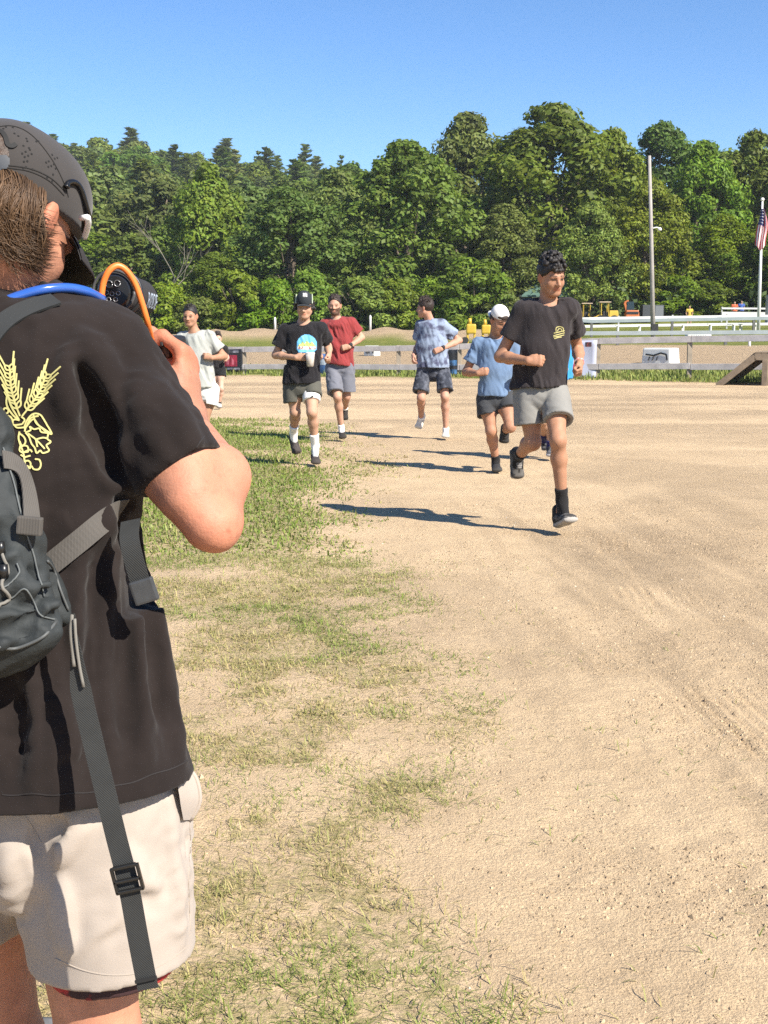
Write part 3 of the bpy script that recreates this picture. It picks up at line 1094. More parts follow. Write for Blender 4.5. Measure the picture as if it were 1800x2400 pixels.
# wooden ramp at the right
ramp = thing('wooden_ramp', 'wooden plank ramp with dark open underside at the right edge', 'ramp', loc=G(1700, 903))
ro = Vector(ramp.location)
ramp.rotation_euler = (0, 0, R(-24))
ry = ro.y
mpx = FOC / ry
M_RAMP = mat('ramp timber', (.22, .17, .12), .9, var=.25, var_scale=5, bump=.4, bump_scale=12, bump_dist=.01)
rx0 = (1682 - 1700) / mpx; rx1 = (1765 - 1700) / mpx; rx2 = (1960 - 1700) / mpx
rh = (903 - 832) / mpx
wd_ = 2.2
nb = 9
for k in range(nb):          # sloped deck planks
    f0, f1 = k / nb, (k + .94) / nb
    a = Vector((rx0 + (rx1 - rx0) * f0, wd_ / 2, rh * f0 + .05)); b = Vector((rx0 + (rx1 - rx0) * f1, wd_ / 2, rh * f1 + .05))
    MB().bar(a, b, wd_, .045, up=(0, 0, 1)).build('deck_plank', M_RAMP, ramp)
for k in range(16):          # level deck planks
    x = rx1 + .08 + k * .165
    MB().box((x, wd_ / 2, rh + .06), (.15, wd_ + .08, .045)).build('deck_plank', M_RAMP, ramp)
for yy in (0.0, wd_):
    MB().bar((rx0, yy, -.02), (rx1, yy, rh - .06), .09, .17).build('side_beam', M_RAMP, ramp, bevel=.006)
    MB().bar((rx1 - .02, yy, rh - .06), (rx2, yy, rh - .06), .09, .18).build('side_beam', M_RAMP, ramp, bevel=.006)
    for x in (rx1 + .28, rx1 + 1.5, rx2 - .2):
        MB().box((x, yy, rh / 2 - .08), (.15, .14, rh - .10)).build('leg', M_RAMP, ramp, bevel=.006)
MB().box(((rx1 + rx2) / 2 + .35, wd_ * .75, rh * .42), (rx2 - rx1 - .5, .03, rh * .8)).build('underside_shade', mat('underside shade black', (.012, .011, .010), .95), ramp)  # near-black sheet standing in for the shade under the open deck

# grey steel guard rails and white board fences farther off
def long_rail(name, label, cat, y0, y1, u0, u1, rails, m, post_m, step, post_w, post_h):
    a, b = W(u0, y0), W(u1, y1)
    t = thing(name, label, cat, loc=a)
    n = max(2, int((b - a).length / step))
    pts = []
    for i in range(n + 1):
        q = a.lerp(b, i / n)
        q.z = float(terr(q.x, q.y))
        pts.append(q)
    for i, q in enumerate(pts):
        MB().box(q - a + Vector((0, .06, post_h / 2 - .1)), (post_w, post_w, post_h + .2)).build('post', post_m, t)
    for (z, h) in rails:
        for p, q in zip(pts[:-1], pts[1:]):
            MB().bar(p - a + Vector((0, 0, z)), q - a + Vector((0, 0, z)), .05, h).build('rail', m, t)
    return t


M_STP = mat('dark steel post', (.10, .10, .09), .7)
long_rail('guard_rail', 'lower grey steel guard rail beyond the brown track, nearest of the two', 'guard rail', 66, 64, 1200, 1960, [(.62, .20)], M_STEEL, M_STP, 4.2, .14, .5)
long_rail('guard_rail', 'upper grey steel guard rail behind the utility pole, farther of the two', 'guard rail', 76, 74, 1200, 1960, [(.92, .19)], M_STEEL, M_STP, 4.6, .14, 1.0)
long_rail('board_fence', 'white double-board fence behind the steel guard rails', 'fence', 84, 82, 1200, 1960, [(.78, .19), (.30, .16)], M_WPAINT, mat('grey fence post', (.35, .35, .33), .8), 3.4, .10, .95)
long_rail('board_fence', 'far tall white board fence behind the flagpole', 'fence', 90, 88, 1690, 1990, [(.55, .32), (.95, .12)], M_WPAINT, MATS['grey fence post'], 3.4, .10, 1.05)


def bench(u, y, w, label):
    c = W(u, y)
    t = thing('bench', label, 'bench', 'white benches by the guard rail', c)
    for k in range(2):
        MB().box((0, k * .22 - .11, .46), (w, .18, .05)).build('seat_plank', M_WPAINT, t)
    MB().box((0, .26, .80), (w, .04, .17)).build('backrest', M_WPAINT, t)
    for sx in (-1, 1):
        for yy in (-.15, .2):
            MB().box((sx * w * .42, yy, .22), (.07, .07, .48)).build('leg', M_WPAINT, t)


bench(1473, 79, 1.6, 'white bench left of the utility pole')
bench(1568, 79, 2.0, 'white bench just right of the utility pole')
bench(1700, 78.5, 2.2, 'white bench between utility pole and flagpole')
bench(1745, 78, 1.6, 'white bench at the foot of the flagpole')

# utility pole
p0 = W(1532, 71.5)
up_ = thing('utility_pole', 'tall bare wooden utility pole with a small white lamp', 'utility pole', loc=p0)
topp = P(1522, 365, 71.5) - p0
MB().tube([Vector((0, 0, -.5)), topp * .5, topp], [.135, .11, .085], 12).build('pole', mat('grey pole wood', (.31, .285, .26), .9, var=.2, var_scale=2, bump=.4, bump_scale=9, bump_dist=.02), up_, True)
lp = P(1533, 536, 71.5) - p0
MB().tube(spline([lp + Vector((-.12, -.05, 0)), lp + Vector((.12, -.1, .06)), lp + Vector((.27, -.12, -.02))], 8), .035, 8).build('lamp_arm', M_WPAINT, up_, True)
MB().tube([lp + Vector((.28, -.12, .06)), lp + Vector((.29, -.12, -.03)), lp + Vector((.29, -.12, -.12))], [.05, .11, .09], 12).build('lamp_head', M_WPAINT, up_, True)
MB().box((.02, -.16, .62), (.36, .10, .5)).build('base_board', M_DARK, up_)

# flagpole
p0 = W(1777, 77)
fp = thing('flagpole', 'white flagpole with a gold ball near the right edge', 'flagpole', loc=p0)
topp = P(1787, 470, 77) - p0
MB().tube([Vector((0, 0, -.3)), topp * .5, topp], [.11, .085, .05], 12).build('pole', mat('white pole paint', (.74, .73, .72), .5), fp, True)
bm_ = bmesh.new(); bmesh.ops.create_uvsphere(bm_, u_segments=12, v_segments=8, radius=.11)
me = bpy.data.meshes.new('ball'); bm_.to_mesh(me); bm_.free()
link('ball', me, fp, mat('white ball finial', (.78, .77, .72), .4), topp + Vector((0, 0, .06)))

# limp flag with stripes and a starred canton
fa, fb = P(1786, 490, 77 - .1), P(1781, 588, 77 - .1)
flag = thing('striped_flag', 'limp red and white striped flag with blue canton on the flagpole', 'flag', loc=fa)
drop = fb - fa
M_FR, M_FW, M_FB = mat('flag red', (.50, .045, .06), .8), mat('flag white', (.72, .70, .70), .8), mat('flag blue', (.035, .045, .17), .8)
NS, NT = 13, 22


def flag_pt(s, t):
    """s 0..1 across the gathered cloth, t 0..1 down the pole"""
    gather = .62 * (.30 + .75 * math.sin(min(1, t * 1.25) * math.pi * .62))
    x = (s - .42) * gather
    y = -.10 + .11 * math.sin(s * 13 + t * 2.2)
    return Vector((x + .05 * math.sin(t * 5), y, 0)) + drop * (t * (.86 + .14 * (1 - abs(2 * s - 1))))


for i in range(NS):
    for seg, (t0, t1) in enumerate(((0, .42), (.42, 1))):
        m_ = M_FB if (seg == 0 and i < 13) else (M_FR if i % 2 == 0 else M_FW)
        if seg == 0:
            m_ = M_FB if i < 8 else (M_FR if i % 2 == 0 else M_FW)
        vs_, fs_ = [], []
        for k in range(12):
            t = t0 + (t1 - t0) * k / 11
            vs_ += [flag_pt(i / NS, t), flag_pt((i + 1) / NS, t)]
        for k in range(11):
            fs_.append((2 * k, 2 * k + 1, 2 * k + 3, 2 * k + 2))
        MB().add(vs_, fs_).build('canton' if m_ is M_FB else 'stripe', m_, flag, True)
st = MB()
for r_ in range(5):
    for c_ in range(5):
        q = flag_pt((c_ + .5 + .4 * (r_ % 2)) / 13 * 1.4, .05 + .075 * r_)
        st.box(q + Vector((0, -.03, 0)), (.035, .01, .035))
st.build('star', M_FW, flag)['kind'] = 'stuff'

# small timber shed with green roof
c = W(1256, 94)
shed = thing('shed', 'small shed with green gable roof and white windows among the trees', 'shed', loc=c)
s_ = 94 / FOC
ez = P(1240, 692, 94).z - c.z; rz_ = P(1268, 655, 94).z - c.z
hw_ = 46 * s_
MB().box((0, 1.2, ez / 2), (hw_ * 1.7, 2.4, ez)).build('wall', mat('dark shed boards', (.05, .055, .045), .9, var=.2, var_scale=4), shed)
e0, e1, yf, yb = -36 * s_, 75 * s_, -.35, 2.6
MB().add([(e0, yf, ez - .05), (e1, yf, ez - .05), (e1, (yf + yb) / 2, rz_), (6 * s_, (yf + yb) / 2, rz_), (e0, yb, ez - .05), (e1, yb, ez - .05),
          (e0, yf, ez - .13), (e1, yf, ez - .13), (e0, yb, ez - .13)], [(0, 1, 2, 3), (0, 3, 4), (4, 3, 2, 5), (0, 6, 7, 1), (0, 4, 8, 6)]).build('roof', mat('green metal roof', (.06, .115, .088), .7), shed)
for sx, w_ in ((-.10, .42), (.42, .3)):
    fr_ = MB().box((sx * 1.4, -.03, ez * .86), (w_, .06, .52)).build('window', M_WPAINT, shed)
    for k in range(2):
        MB().box((sx * 1.4 + (k - .5) * w_ * .34, -.065, ez * .86), (w_ * .26, .01, .36)).build('pane', mat('window glass', (.35, .38, .4), .1), fr_)

# machines
M_YEL = mat('construction yellow paint', (.50, .33, .03), .45, var=.1, var_scale=3)
M_ORG = mat('construction orange paint', (.42, .12, .03), .45, var=.12, var_scale=3)
M_GLASS = mat('dark cab glass', (.02, .03, .03), .08)
M_TAN = mat('faded canopy', (.55, .42, .30), .7)


def wheel(t, x, y, r, w=.3):
    o = MB().tube([(x, y - w / 2, r), (x, y + w / 2, r)], r, 18).build('wheel', M_DARK, t, False)
    MB().tube([(x, y - w / 2 - .02, r), (x, y - w / 2 - .01, r)], r * .5, 12).build('rim', M_YEL, o)
    return o


def loader(u, y, label, s=1.0, flip=1):
    c = W(u, y)
    t = thing('wheel_loader', label, 'loader', 'parked construction machines', c)
    t.scale = (s * flip, s, s)
    for x in (-.75, .75):
        wheel(t, x, -.7, .45); wheel(t, x, .7, .45)
    MB().box((-.75, 0, 1.05), (1.1, 1.0, .75), taper=.85).build('engine_hood', M_YEL, t, bevel=.06)
    MB().box((.1, 0, .7), (2.2, .7, .3)).build('chassis', M_DARK, t, bevel=.03)
    for x in (-.15, .65):
        for yy in (-.5, .5):
            MB().box((x, yy, 1.55), (.07, .07, 1.5)).build('canopy_post', M_YEL, t)
    MB().box((.25, 0, 2.34), (1.3, 1.3, .09)).build('canopy', M_TAN, t, bevel=.03)
    MB().box((.2, 0, 1.1), (.45, .5, .5)).build('seat', M_DARK, t, bevel=.05)
    for yy in (-.35, .35):
        MB().bar((.55, yy, 1.0), (1.55, yy, .55), .10, .16).build('lift_arm', M_YEL, t)
    MB().add([(1.45, -.8, .15), (2.1, -.8, .1), (2.0, -.8, .75), (1.45, -.8, .6), (1.45, .8, .15), (2.1, .8, .1), (2.0, .8, .75), (1.45, .8, .6)],
             [(0, 1, 2, 3), (4, 7, 6, 5), (0, 4, 5, 1), (0, 3, 7, 4), (3, 2, 6, 7)]).build('bucket', M_YEL, t)


loader(1368, 93, 'yellow loader seen left of the other, half behind the leading runner', .60)
loader(1420, 92, 'yellow loader with tan canopy and roll frame beside the tree trunk', .64, -1)
c = W(1478, 92)
ex = thing('excavator', 'orange compact excavator left of the dark trailer', 'excavator', 'parked construction machines', c)
ex.scale = (.68, .68, .68)
for yy in (-.55, .55):
    MB().box((0, yy, .28), (1.9, .32, .5)).build('track', M_DARK, ex, bevel=.12)
MB().box((.05, 0, .95), (1.45, 1.2, .7), taper=.88).build('body', M_ORG, ex, bevel=.08)
MB().box((.05, -.61, 1.02), (1.2, .03, .22)).build('grille', M_BBLACK, ex)
MB().box((-.15, .1, 1.75), (.8, .9, .9), taper=.9).build('cab', M_GLASS, ex, bevel=.05)
MB().bar((-.5, -.2, 1.2), (-.75, -.2, 2.1), .16, .22).build('boom', M_ORG, ex)
MB().bar((-.75, -.2, 2.1), (-.35, -.2, 2.3), .13, .18).build('dipper_arm', M_ORG, ex)
c = W(1526, 92)
tr_ = thing('trailer', 'dark box trailer behind the utility pole', 'trailer', 'parked construction machines', c)
tr_.scale = (.75, .75, .62)
MB().box((0, 0, 1.15), (2.0, 1.4, 1.6)).build('box', mat('dark grey trailer panel', (.045, .05, .055), .6), tr_, bevel=.03)
MB().box((.55, -.72, 1.15), (.75, .04, 1.4)).build('door', mat('grey trailer door', (.14, .15, .16), .6), tr_)
for x in (-.45, .1):
    wheel(tr_, x, -.72, .32, .2)
c = W(1806, 88)
cont = thing('steel_cabinet', 'grey steel cabinet cut by the right edge of the picture', 'cabinet', loc=c)
MB().box((0, 0, .95), (.7, .6, 1.9)).build('body', mat('light grey steel', (.36, .37, .40), .5), cont, bevel=.03)
MB().box((0, -.31, .95), (.6, .03, 1.7)).build('door', mat('grey steel door', (.30, .31, .34), .5), cont, bevel=.01)


def pump(u, y, label, s=1.0):
    """yellow padded equipment on a stand"""
    c = W(u, y)
    t = thing('yellow_machine', label, 'machine', 'yellow machines by the track', c)
    t.scale = (s, s, s)
    MB().box((0, 0, .95), (.62, .5, .62)).build('tank', M_YEL, t, bevel=.10)
    MB().tube([(-.08, 0, 1.22), (-.08, 0, 1.62)], [.13, .10], 10).build('filler_neck', M_YEL, t, True)
    for sx in (-1, 1):
        MB().box((sx * .22, 0, .34), (.14, .3, .66)).build('leg', M_YEL, t, bevel=.02)
        MB().tube([(sx * .38, -.2, .22), (sx * .38, .2, .22)], .22, 14).build('wheel', M_DARK, t)
    return t


pump(1104, 70, 'yellow machine on wheels right of the runner looking back', .85)
pump(1139, 71, 'yellow machine half hidden behind the white backward cap', .8)


def marker(u, y, h, label):
    c = W(u, y)
    o = MB().tube([(0, 0, -.1), (0, 0, h * .9), (0, 0, h)], [.07, .065, .03], 10).build('marker_post', M_WPAINT, None, True, loc=c)
    tag(o, label, 'post', 'white marker posts')


marker(868, 78, .85, 'white marker post right of the bearded runner by the dirt heap')
marker(645, 77, .7, 'short white marker post left of the capped runner')
marker(1757, 62, .35, 'small white marker post above the top rail near the flagpole')

# three spectators far off
def spectator(u, y, top_v, shirt_c, label, seed):
    s_ = y / FOC
    b = W(u, y)
    vz = lambda z: 795 - (z - CAM_H) / s_          # photo row of a height at this distance
    H = P(u, top_v, y).z - b.z
    J_ = {}
    for k, (du, h) in dict(head=(0, .93), neck=(0, .84), sA=(-.17, .80), sB=(.17, .80), eA=(-.22, .64), eB=(.22, .64), wA=(-.18, .52), wB=(.18, .52), hA=(-.09, .52), hB=(.09, .52),
                           kA=(-.10, .28), kB=(.10, .28), aA=(-.10, .06), aB=(.10, .06), heelA=(-.1, .0), heelB=(.1, .0), toeA=(-.12, .0), toeB=(.12, .0), hemA=(-.19, .49), hemB=(.19, .49)).items():
        p = Vector((b.x + du, y, b.z + h * H))
        f = p.y * _F.y + (p.z - CAM_H) * _F.z
        up2 = p.y * _U.y + (p.z - CAM_H) * _U.z
        J_[k] = (900 + FOC * p.x / f, 1200 - FOC * up2 / f, -.2 if k.startswith('toe') else (.04 if k.startswith('heel') else 0))
    make_person(dict(Y=y, vox=.02, hair_vox=.015, label=label, group='spectators beyond the far fence', seed=seed, skin=(.5, .3, .2), size=H / 1.78, J=J_, ease=.02,
                     shirt=cloth('shirt %d' % seed, shirt_c), shorts=cloth('dark trousers', (.03, .03, .035)), shortA=.7, shortB=.7, hair='short', sleeve=.6))

# ================================================================== SMOOTH BODIES: signed-distance modelling, meshed with surface nets
def V3(p):
    return np.array([p[0], p[1], p[2]], float)


def unit(v):
    v = V3(v)
    return v / max(np.linalg.norm(v), 1e-9)


class SDF:
    def __init__(s):
        s.p = []

    def _add(s, fn, lo, hi, k, op):
        s.p.append((fn, np.array(lo), np.array(hi), k, op))
        return s

    def cap(s, a, b, ra, rb=None, k=0.02, op='add'):
        a, b = V3(a), V3(b)
        rb = ra if rb is None else rb
        ab = b - a
        L2 = max(ab @ ab, 1e-9)

        def fn(X, Y, Z):
            x, y, z = X - a[0], Y - a[1], Z - a[2]
            t = np.clip((x * ab[0] + y * ab[1] + z * ab[2]) / L2, 0, 1)
            return np.sqrt((x - t * ab[0]) ** 2 + (y - t * ab[1]) ** 2 + (z - t * ab[2]) ** 2) - (ra + (rb - ra) * t)
        m = max(ra, rb)
        return s._add(fn, np.minimum(a, b) - m, np.maximum(a, b) + m, k, op)

    def ball(s, c, r, k=0.02, op='add'):
        return s.cap(c, c, r, r, k, op)

    def ell(s, c, r, ax=None, k=0.02, op='add'):
        c = V3(c); r = np.array(r, float)
        A = np.eye(3) if ax is None else np.array([unit(q) for q in ax])

        def fn(X, Y, Z):
            x, y, z = X - c[0], Y - c[1], Z - c[2]
            q = [(A[i, 0] * x + A[i, 1] * y + A[i, 2] * z) for i in range(3)]
            k0 = np.sqrt(sum((q[i] / r[i]) ** 2 for i in range(3))) + 1e-9
            k1 = np.sqrt(sum((q[i] / r[i] ** 2) ** 2 for i in range(3))) + 1e-9
            return k0 * (k0 - 1) / k1
        e = np.sqrt(((A * r[:, None]) ** 2).sum(0))
        return s._add(fn, c - e, c + e, k, op)

    def econe(s, a, b, ra, rb, xdir, k=0.03, op='add'):
        """elliptic cone from a to b; ra, rb = (half width along xdir, half depth)"""
        a, b = V3(a), V3(b)
        ab = b - a
        L = max(np.linalg.norm(ab), 1e-6)
        w = ab / L
        u = V3(xdir); u = unit(u - w * (u @ w)); v = np.cross(w, u)

        def fn(X, Y, Z):
            x, y, z = X - a[0], Y - a[1], Z - a[2]
            zz = w[0] * x + w[1] * y + w[2] * z
            t = np.clip(zz / L, 0, 1)
            oz = zz - t * L
            rx = ra[0] + (rb[0] - ra[0]) * t
            ry = ra[1] + (rb[1] - ra[1]) * t
            rz = np.minimum(rx, ry)
            qx = u[0] * x + u[1] * y + u[2] * z
            qy = v[0] * x + v[1] * y + v[2] * z
            k0 = np.sqrt((qx / rx) ** 2 + (qy / ry) ** 2 + (oz / rz) ** 2) + 1e-9
            k1 = np.sqrt((qx / rx ** 2) ** 2 + (qy / ry ** 2) ** 2 + (oz / rz ** 2) ** 2) + 1e-9
            return k0 * (k0 - 1) / k1
        m = max(max(ra), max(rb))
        return s._add(fn, np.minimum(a, b) - m, np.maximum(a, b) + m, k, op)

    def cut(s, p, n, box=None, k=0.0):
        """remove what lies on the side n points to (only inside box = (centre, half size) if given)"""
        p, n = V3(p), unit(n)

        def fn(X, Y, Z):
            return (X - p[0]) * n[0] + (Y - p[1]) * n[1] + (Z - p[2]) * n[2]
        if box is None:
            lo, hi = np.full(3, -1e6), np.full(3, 1e6)
        else:
            lo, hi = V3(box[0]) - box[1], V3(box[0]) + box[1]
        return s._add(fn, lo, hi, k, 'cut')

    def mesh(s, name, vox):
        adds = [q for q in s.p if q[4] == 'add']
        lo = np.min([q[1] for q in adds], 0) - 3 * vox
        hi = np.max([q[2] for q in adds], 0) + 3 * vox
        n = np.ceil((hi - lo) / vox).astype(int) + 1
        F = np.full(n, 1.0, np.float32)
        ax = [(lo[i] + vox * np.arange(n[i])).astype(np.float32) for i in range(3)]
        for fn, plo, phi, k, op in s.p:
            pad = k + 2.5 * vox if op == 'add' else (k + vox if op == 'sub' else 0)
            i0 = np.clip(np.floor((plo - pad - lo) / vox), 0, n).astype(int)
            i1 = np.clip(np.ceil((phi + pad - lo) / vox) + 1, 0, n).astype(int)
            if np.any(i1 <= i0):
                continue
            sl = tuple(slice(i0[i], i1[i]) for i in range(3))
            d = fn(ax[0][sl[0]][:, None, None], ax[1][sl[1]][None, :, None], ax[2][sl[2]][None, None, :]).astype(np.float32)
            f = F[sl]
            if op == 'add':
                if k > 0:
                    h = np.maximum(k - np.abs(f - d), 0) / k
                    F[sl] = np.minimum(f, d) - h * h * k * 0.25
                else:
                    F[sl] = np.minimum(f, d)
            elif op == 'sub':
                d = -d
                if k > 0:
                    h = np.maximum(k - np.abs(f - d), 0) / k
                    F[sl] = np.maximum(f, d) + h * h * k * 0.25
                else:
                    F[sl] = np.maximum(f, d)
            else:
                F[sl] = np.maximum(f, d)
        v, q = surface_nets(F)
        v = v * vox + lo
        return fast_mesh(name, v, q, 4)


def surface_nets(F):
    neg = F < 0
    c = neg.astype(np.int8)
    tot = sum(c[i:c.shape[0] - 1 + i, j:c.shape[1] - 1 + j, k:c.shape[2] - 1 + k] for i in (0, 1) for j in (0, 1) for k in (0, 1))
    act = (tot > 0) & (tot < 8)
    idx = np.full(act.shape, -1, np.int32)
    co = np.argwhere(act)
    idx[act] = np.arange(len(co))
    corners = [(i, j, k) for i in (0, 1) for j in (0, 1) for k in (0, 1)]
    val = np.stack([F[co[:, 0] + i, co[:, 1] + j, co[:, 2] + k] for i, j, k in corners], 1)
    acc = np.zeros((len(co), 3)); cnt = np.zeros(len(co))
    for a in range(8):
        for b in range(a + 1, 8):
            if sum(abs(corners[a][t] - corners[b][t]) for t in range(3)) != 1:
                continue
            va, vb = val[:, a], val[:, b]
            m = (va < 0) != (vb < 0)
            t = np.where(m, va / np.where(m, va - vb, 1), 0)[:, None]
            pa, pb = np.array(corners[a], float), np.array(corners[b], float)
            acc += np.where(m[:, None], pa + (pb - pa) * t, 0)
            cnt += m
    v = co + acc / cnt[:, None]
    quads = []
    for ax in range(3):
        s0 = [slice(1, -1)] * 3; s1 = [slice(1, -1)] * 3
        s0[ax] = slice(0, -1); s1[ax] = slice(1, None)
        a, b = neg[tuple(s0)], neg[tuple(s1)]
        e = np.argwhere(a != b)
        if not len(e):
            continue
        flip = a[tuple(e.T)]
        off = np.ones(3, int); off[ax] = 0
        e = e + off
        o1, o2 = [(1, 2), (2, 0), (0, 1)][ax]
        d1 = np.zeros(3, int); d1[o1] = 1
        d2 = np.zeros(3, int); d2[o2] = 1
        q = np.stack([idx[tuple((e - d1 - d2).T)], idx[tuple((e - d2).T)], idx[tuple(e.T)], idx[tuple((e - d1).T)]], 1)
        q = np.where(flip[:, None], q, q[:, ::-1])
        quads.append(q)
    return v, np.concatenate(quads)


def mesh_co(me):
    a = np.empty(len(me.vertices) * 3, np.float32)
    me.vertices.foreach_get('co', a)
    return a.reshape(-1, 3).astype(float)


def mesh_no(me):
    a = np.empty(len(me.vertices) * 3, np.float32)
    me.vertices.foreach_get('normal', a)
    return a.reshape(-1, 3).astype(float)


def displace(me, amount):
    co, no = mesh_co(me), mesh_no(me)
    me.vertices.foreach_set('co', (co + no * amount[:, None]).astype(np.float32).ravel())
    me.update()


def wrinkle(me, axis, amp, seed=0, fx=14.0, fz=4.0, mask=None):
    """soft cloth folds: ridged noise stretched along axis"""
    co = mesh_co(me)
    a = unit(axis)
    b = unit(np.cross(a, (0.3, 0.9, 0.1))); c = np.cross(a, b)
    p, q, r = co @ a, co @ b, co @ c
    w = fbm(p * 3, q * 3, r * 3, oct=2, seed=seed + 5) * 1.4
    n = fbm(p * fz + w, q * fx + w, r * fx, oct=3, seed=seed)
    rid = 1.15 - np.sqrt((2 * n - 1) ** 2 * 4.8 + .05)
    if mask is not None:
        amp = amp * mask
    displace(me, amp * (rid - 0.5) * (0.35 + 1.3 * sstep(0.35, 0.65, fbm(p * 5, q * 5, r * 5, oct=2, seed=seed + 9))))


def bvh_of(o):
    me = o.data
    return BVHTree.FromPolygons([v.co for v in me.vertices], [p.vertices[:] for p in me.polygons])


def on_surface(bvh, u, v, lift=0.002):
    d = ray(u, v).normalized()
    h = bvh.ray_cast(Vector((0, 0, CAM_H)), d)
    if h[0] is None:
        return None, None
    n = h[1] if h[1].dot(d) < 0 else -h[1]
    return h[0] + n * lift, n


def inside(poly, x, y):
    c = False
    j = len(poly) - 1
    for i in range(len(poly)):
        if (poly[i][1] > y) != (poly[j][1] > y) and x < (poly[j][0] - poly[i][0]) * (y - poly[i][1]) / (poly[j][1] - poly[i][1]) + poly[i][0]:
            c = not c
        j = i
    return c


def print_patch(bvh, poly, step, name, m, parent, lift=0.002):
    """a printed area lying on cloth, cut to an outline"""
    us = [p[0] for p in poly]; vs_ = [p[1] for p in poly]
    nu = max(1, int((max(us) - min(us)) / step)); nv = max(1, int((max(vs_) - min(vs_)) / step))
    gu = np.linspace(min(us), max(us), nu + 1); gv = np.linspace(min(vs_), max(vs_), nv + 1)
    ids, verts, faces = {}, [], []

    def vid(i, j):
        if (i, j) not in ids:
            p, n = on_surface(bvh, gu[i], gv[j], lift)
            ids[(i, j)] = None if p is None else len(verts)
            if p is not None:
                verts.append(p)
        return ids[(i, j)]
    for i in range(nu):
        for j in range(nv):
            if inside(poly, (gu[i] + gu[i + 1]) / 2, (gv[j] + gv[j + 1]) / 2):
                q = [vid(i, j), vid(i, j + 1), vid(i + 1, j + 1), vid(i + 1, j)]
                if None not in q:
                    faces.append(q)
    me = bpy.data.meshes.new(name)
    me.from_pydata(verts, [], faces)
    me.polygons.foreach_set('use_smooth', np.ones(len(me.polygons), bool))
    me.update()
    return link(name, me, parent, m)


def print_lines(bvh, lines, width, name, m, parent, lift=0.0015):
    """printed line art following the cloth; lines = lists of photo pixels"""
    mb = MB()
    for ln in lines:
        sp = spline([(a, b, 0) for a, b in ln], max(4, len(ln) * 5)) if len(ln) > 2 else [Vector((*ln[0], 0)), Vector((*ln[1], 0))]
        pts, ns = [], []
        for q in sp:
            p, n = on_surface(bvh, q.x, q.y, lift)
            if p is not None:
                pts.append(p); ns.append(n)
        if len(pts) > 1:
            mb.ribbon(pts, width, ns, 0.001)
    return mb.build(name, m, parent)

# ================================================================== PEOPLE
def skin_mat(name, c):
    return mat(name, attr='Col', rough=0.6, var=0.12, var_scale=22, bump=0.45, bump_scale=260, bump_dist=0.0015, sss=0.06, spec=0.3)


def cloth(name, c, var=0.08, rough=0.9, bump=0.25, sheen=0.1, **k):
    return mat(name, c, rough, var=var, var_scale=9, bump=bump, bump_scale=260, bump_dist=0.002, sheen=sheen, spec=0.2, **k)


M_SHOE = mat('running shoe', attr='Col', rough=0.75, bump=0.3, bump_scale=150, bump_dist=0.002, spec=0.3)
M_HAIR_BLACK = mat('black hair', (0.012, 0.009, 0.008), 0.6, var=0.4, var_scale=60, bump=0.6, bump_scale=90, bump_dist=0.006)
M_HAIR_BROWN = mat('dark brown hair', (0.022, 0.012, 0.008), 0.65, var=0.4, var_scale=60, bump=0.6, bump_scale=90, bump_dist=0.006)
M_WATCH = mat('black watch rubber', (0.015, 0.015, 0.017), 0.4)


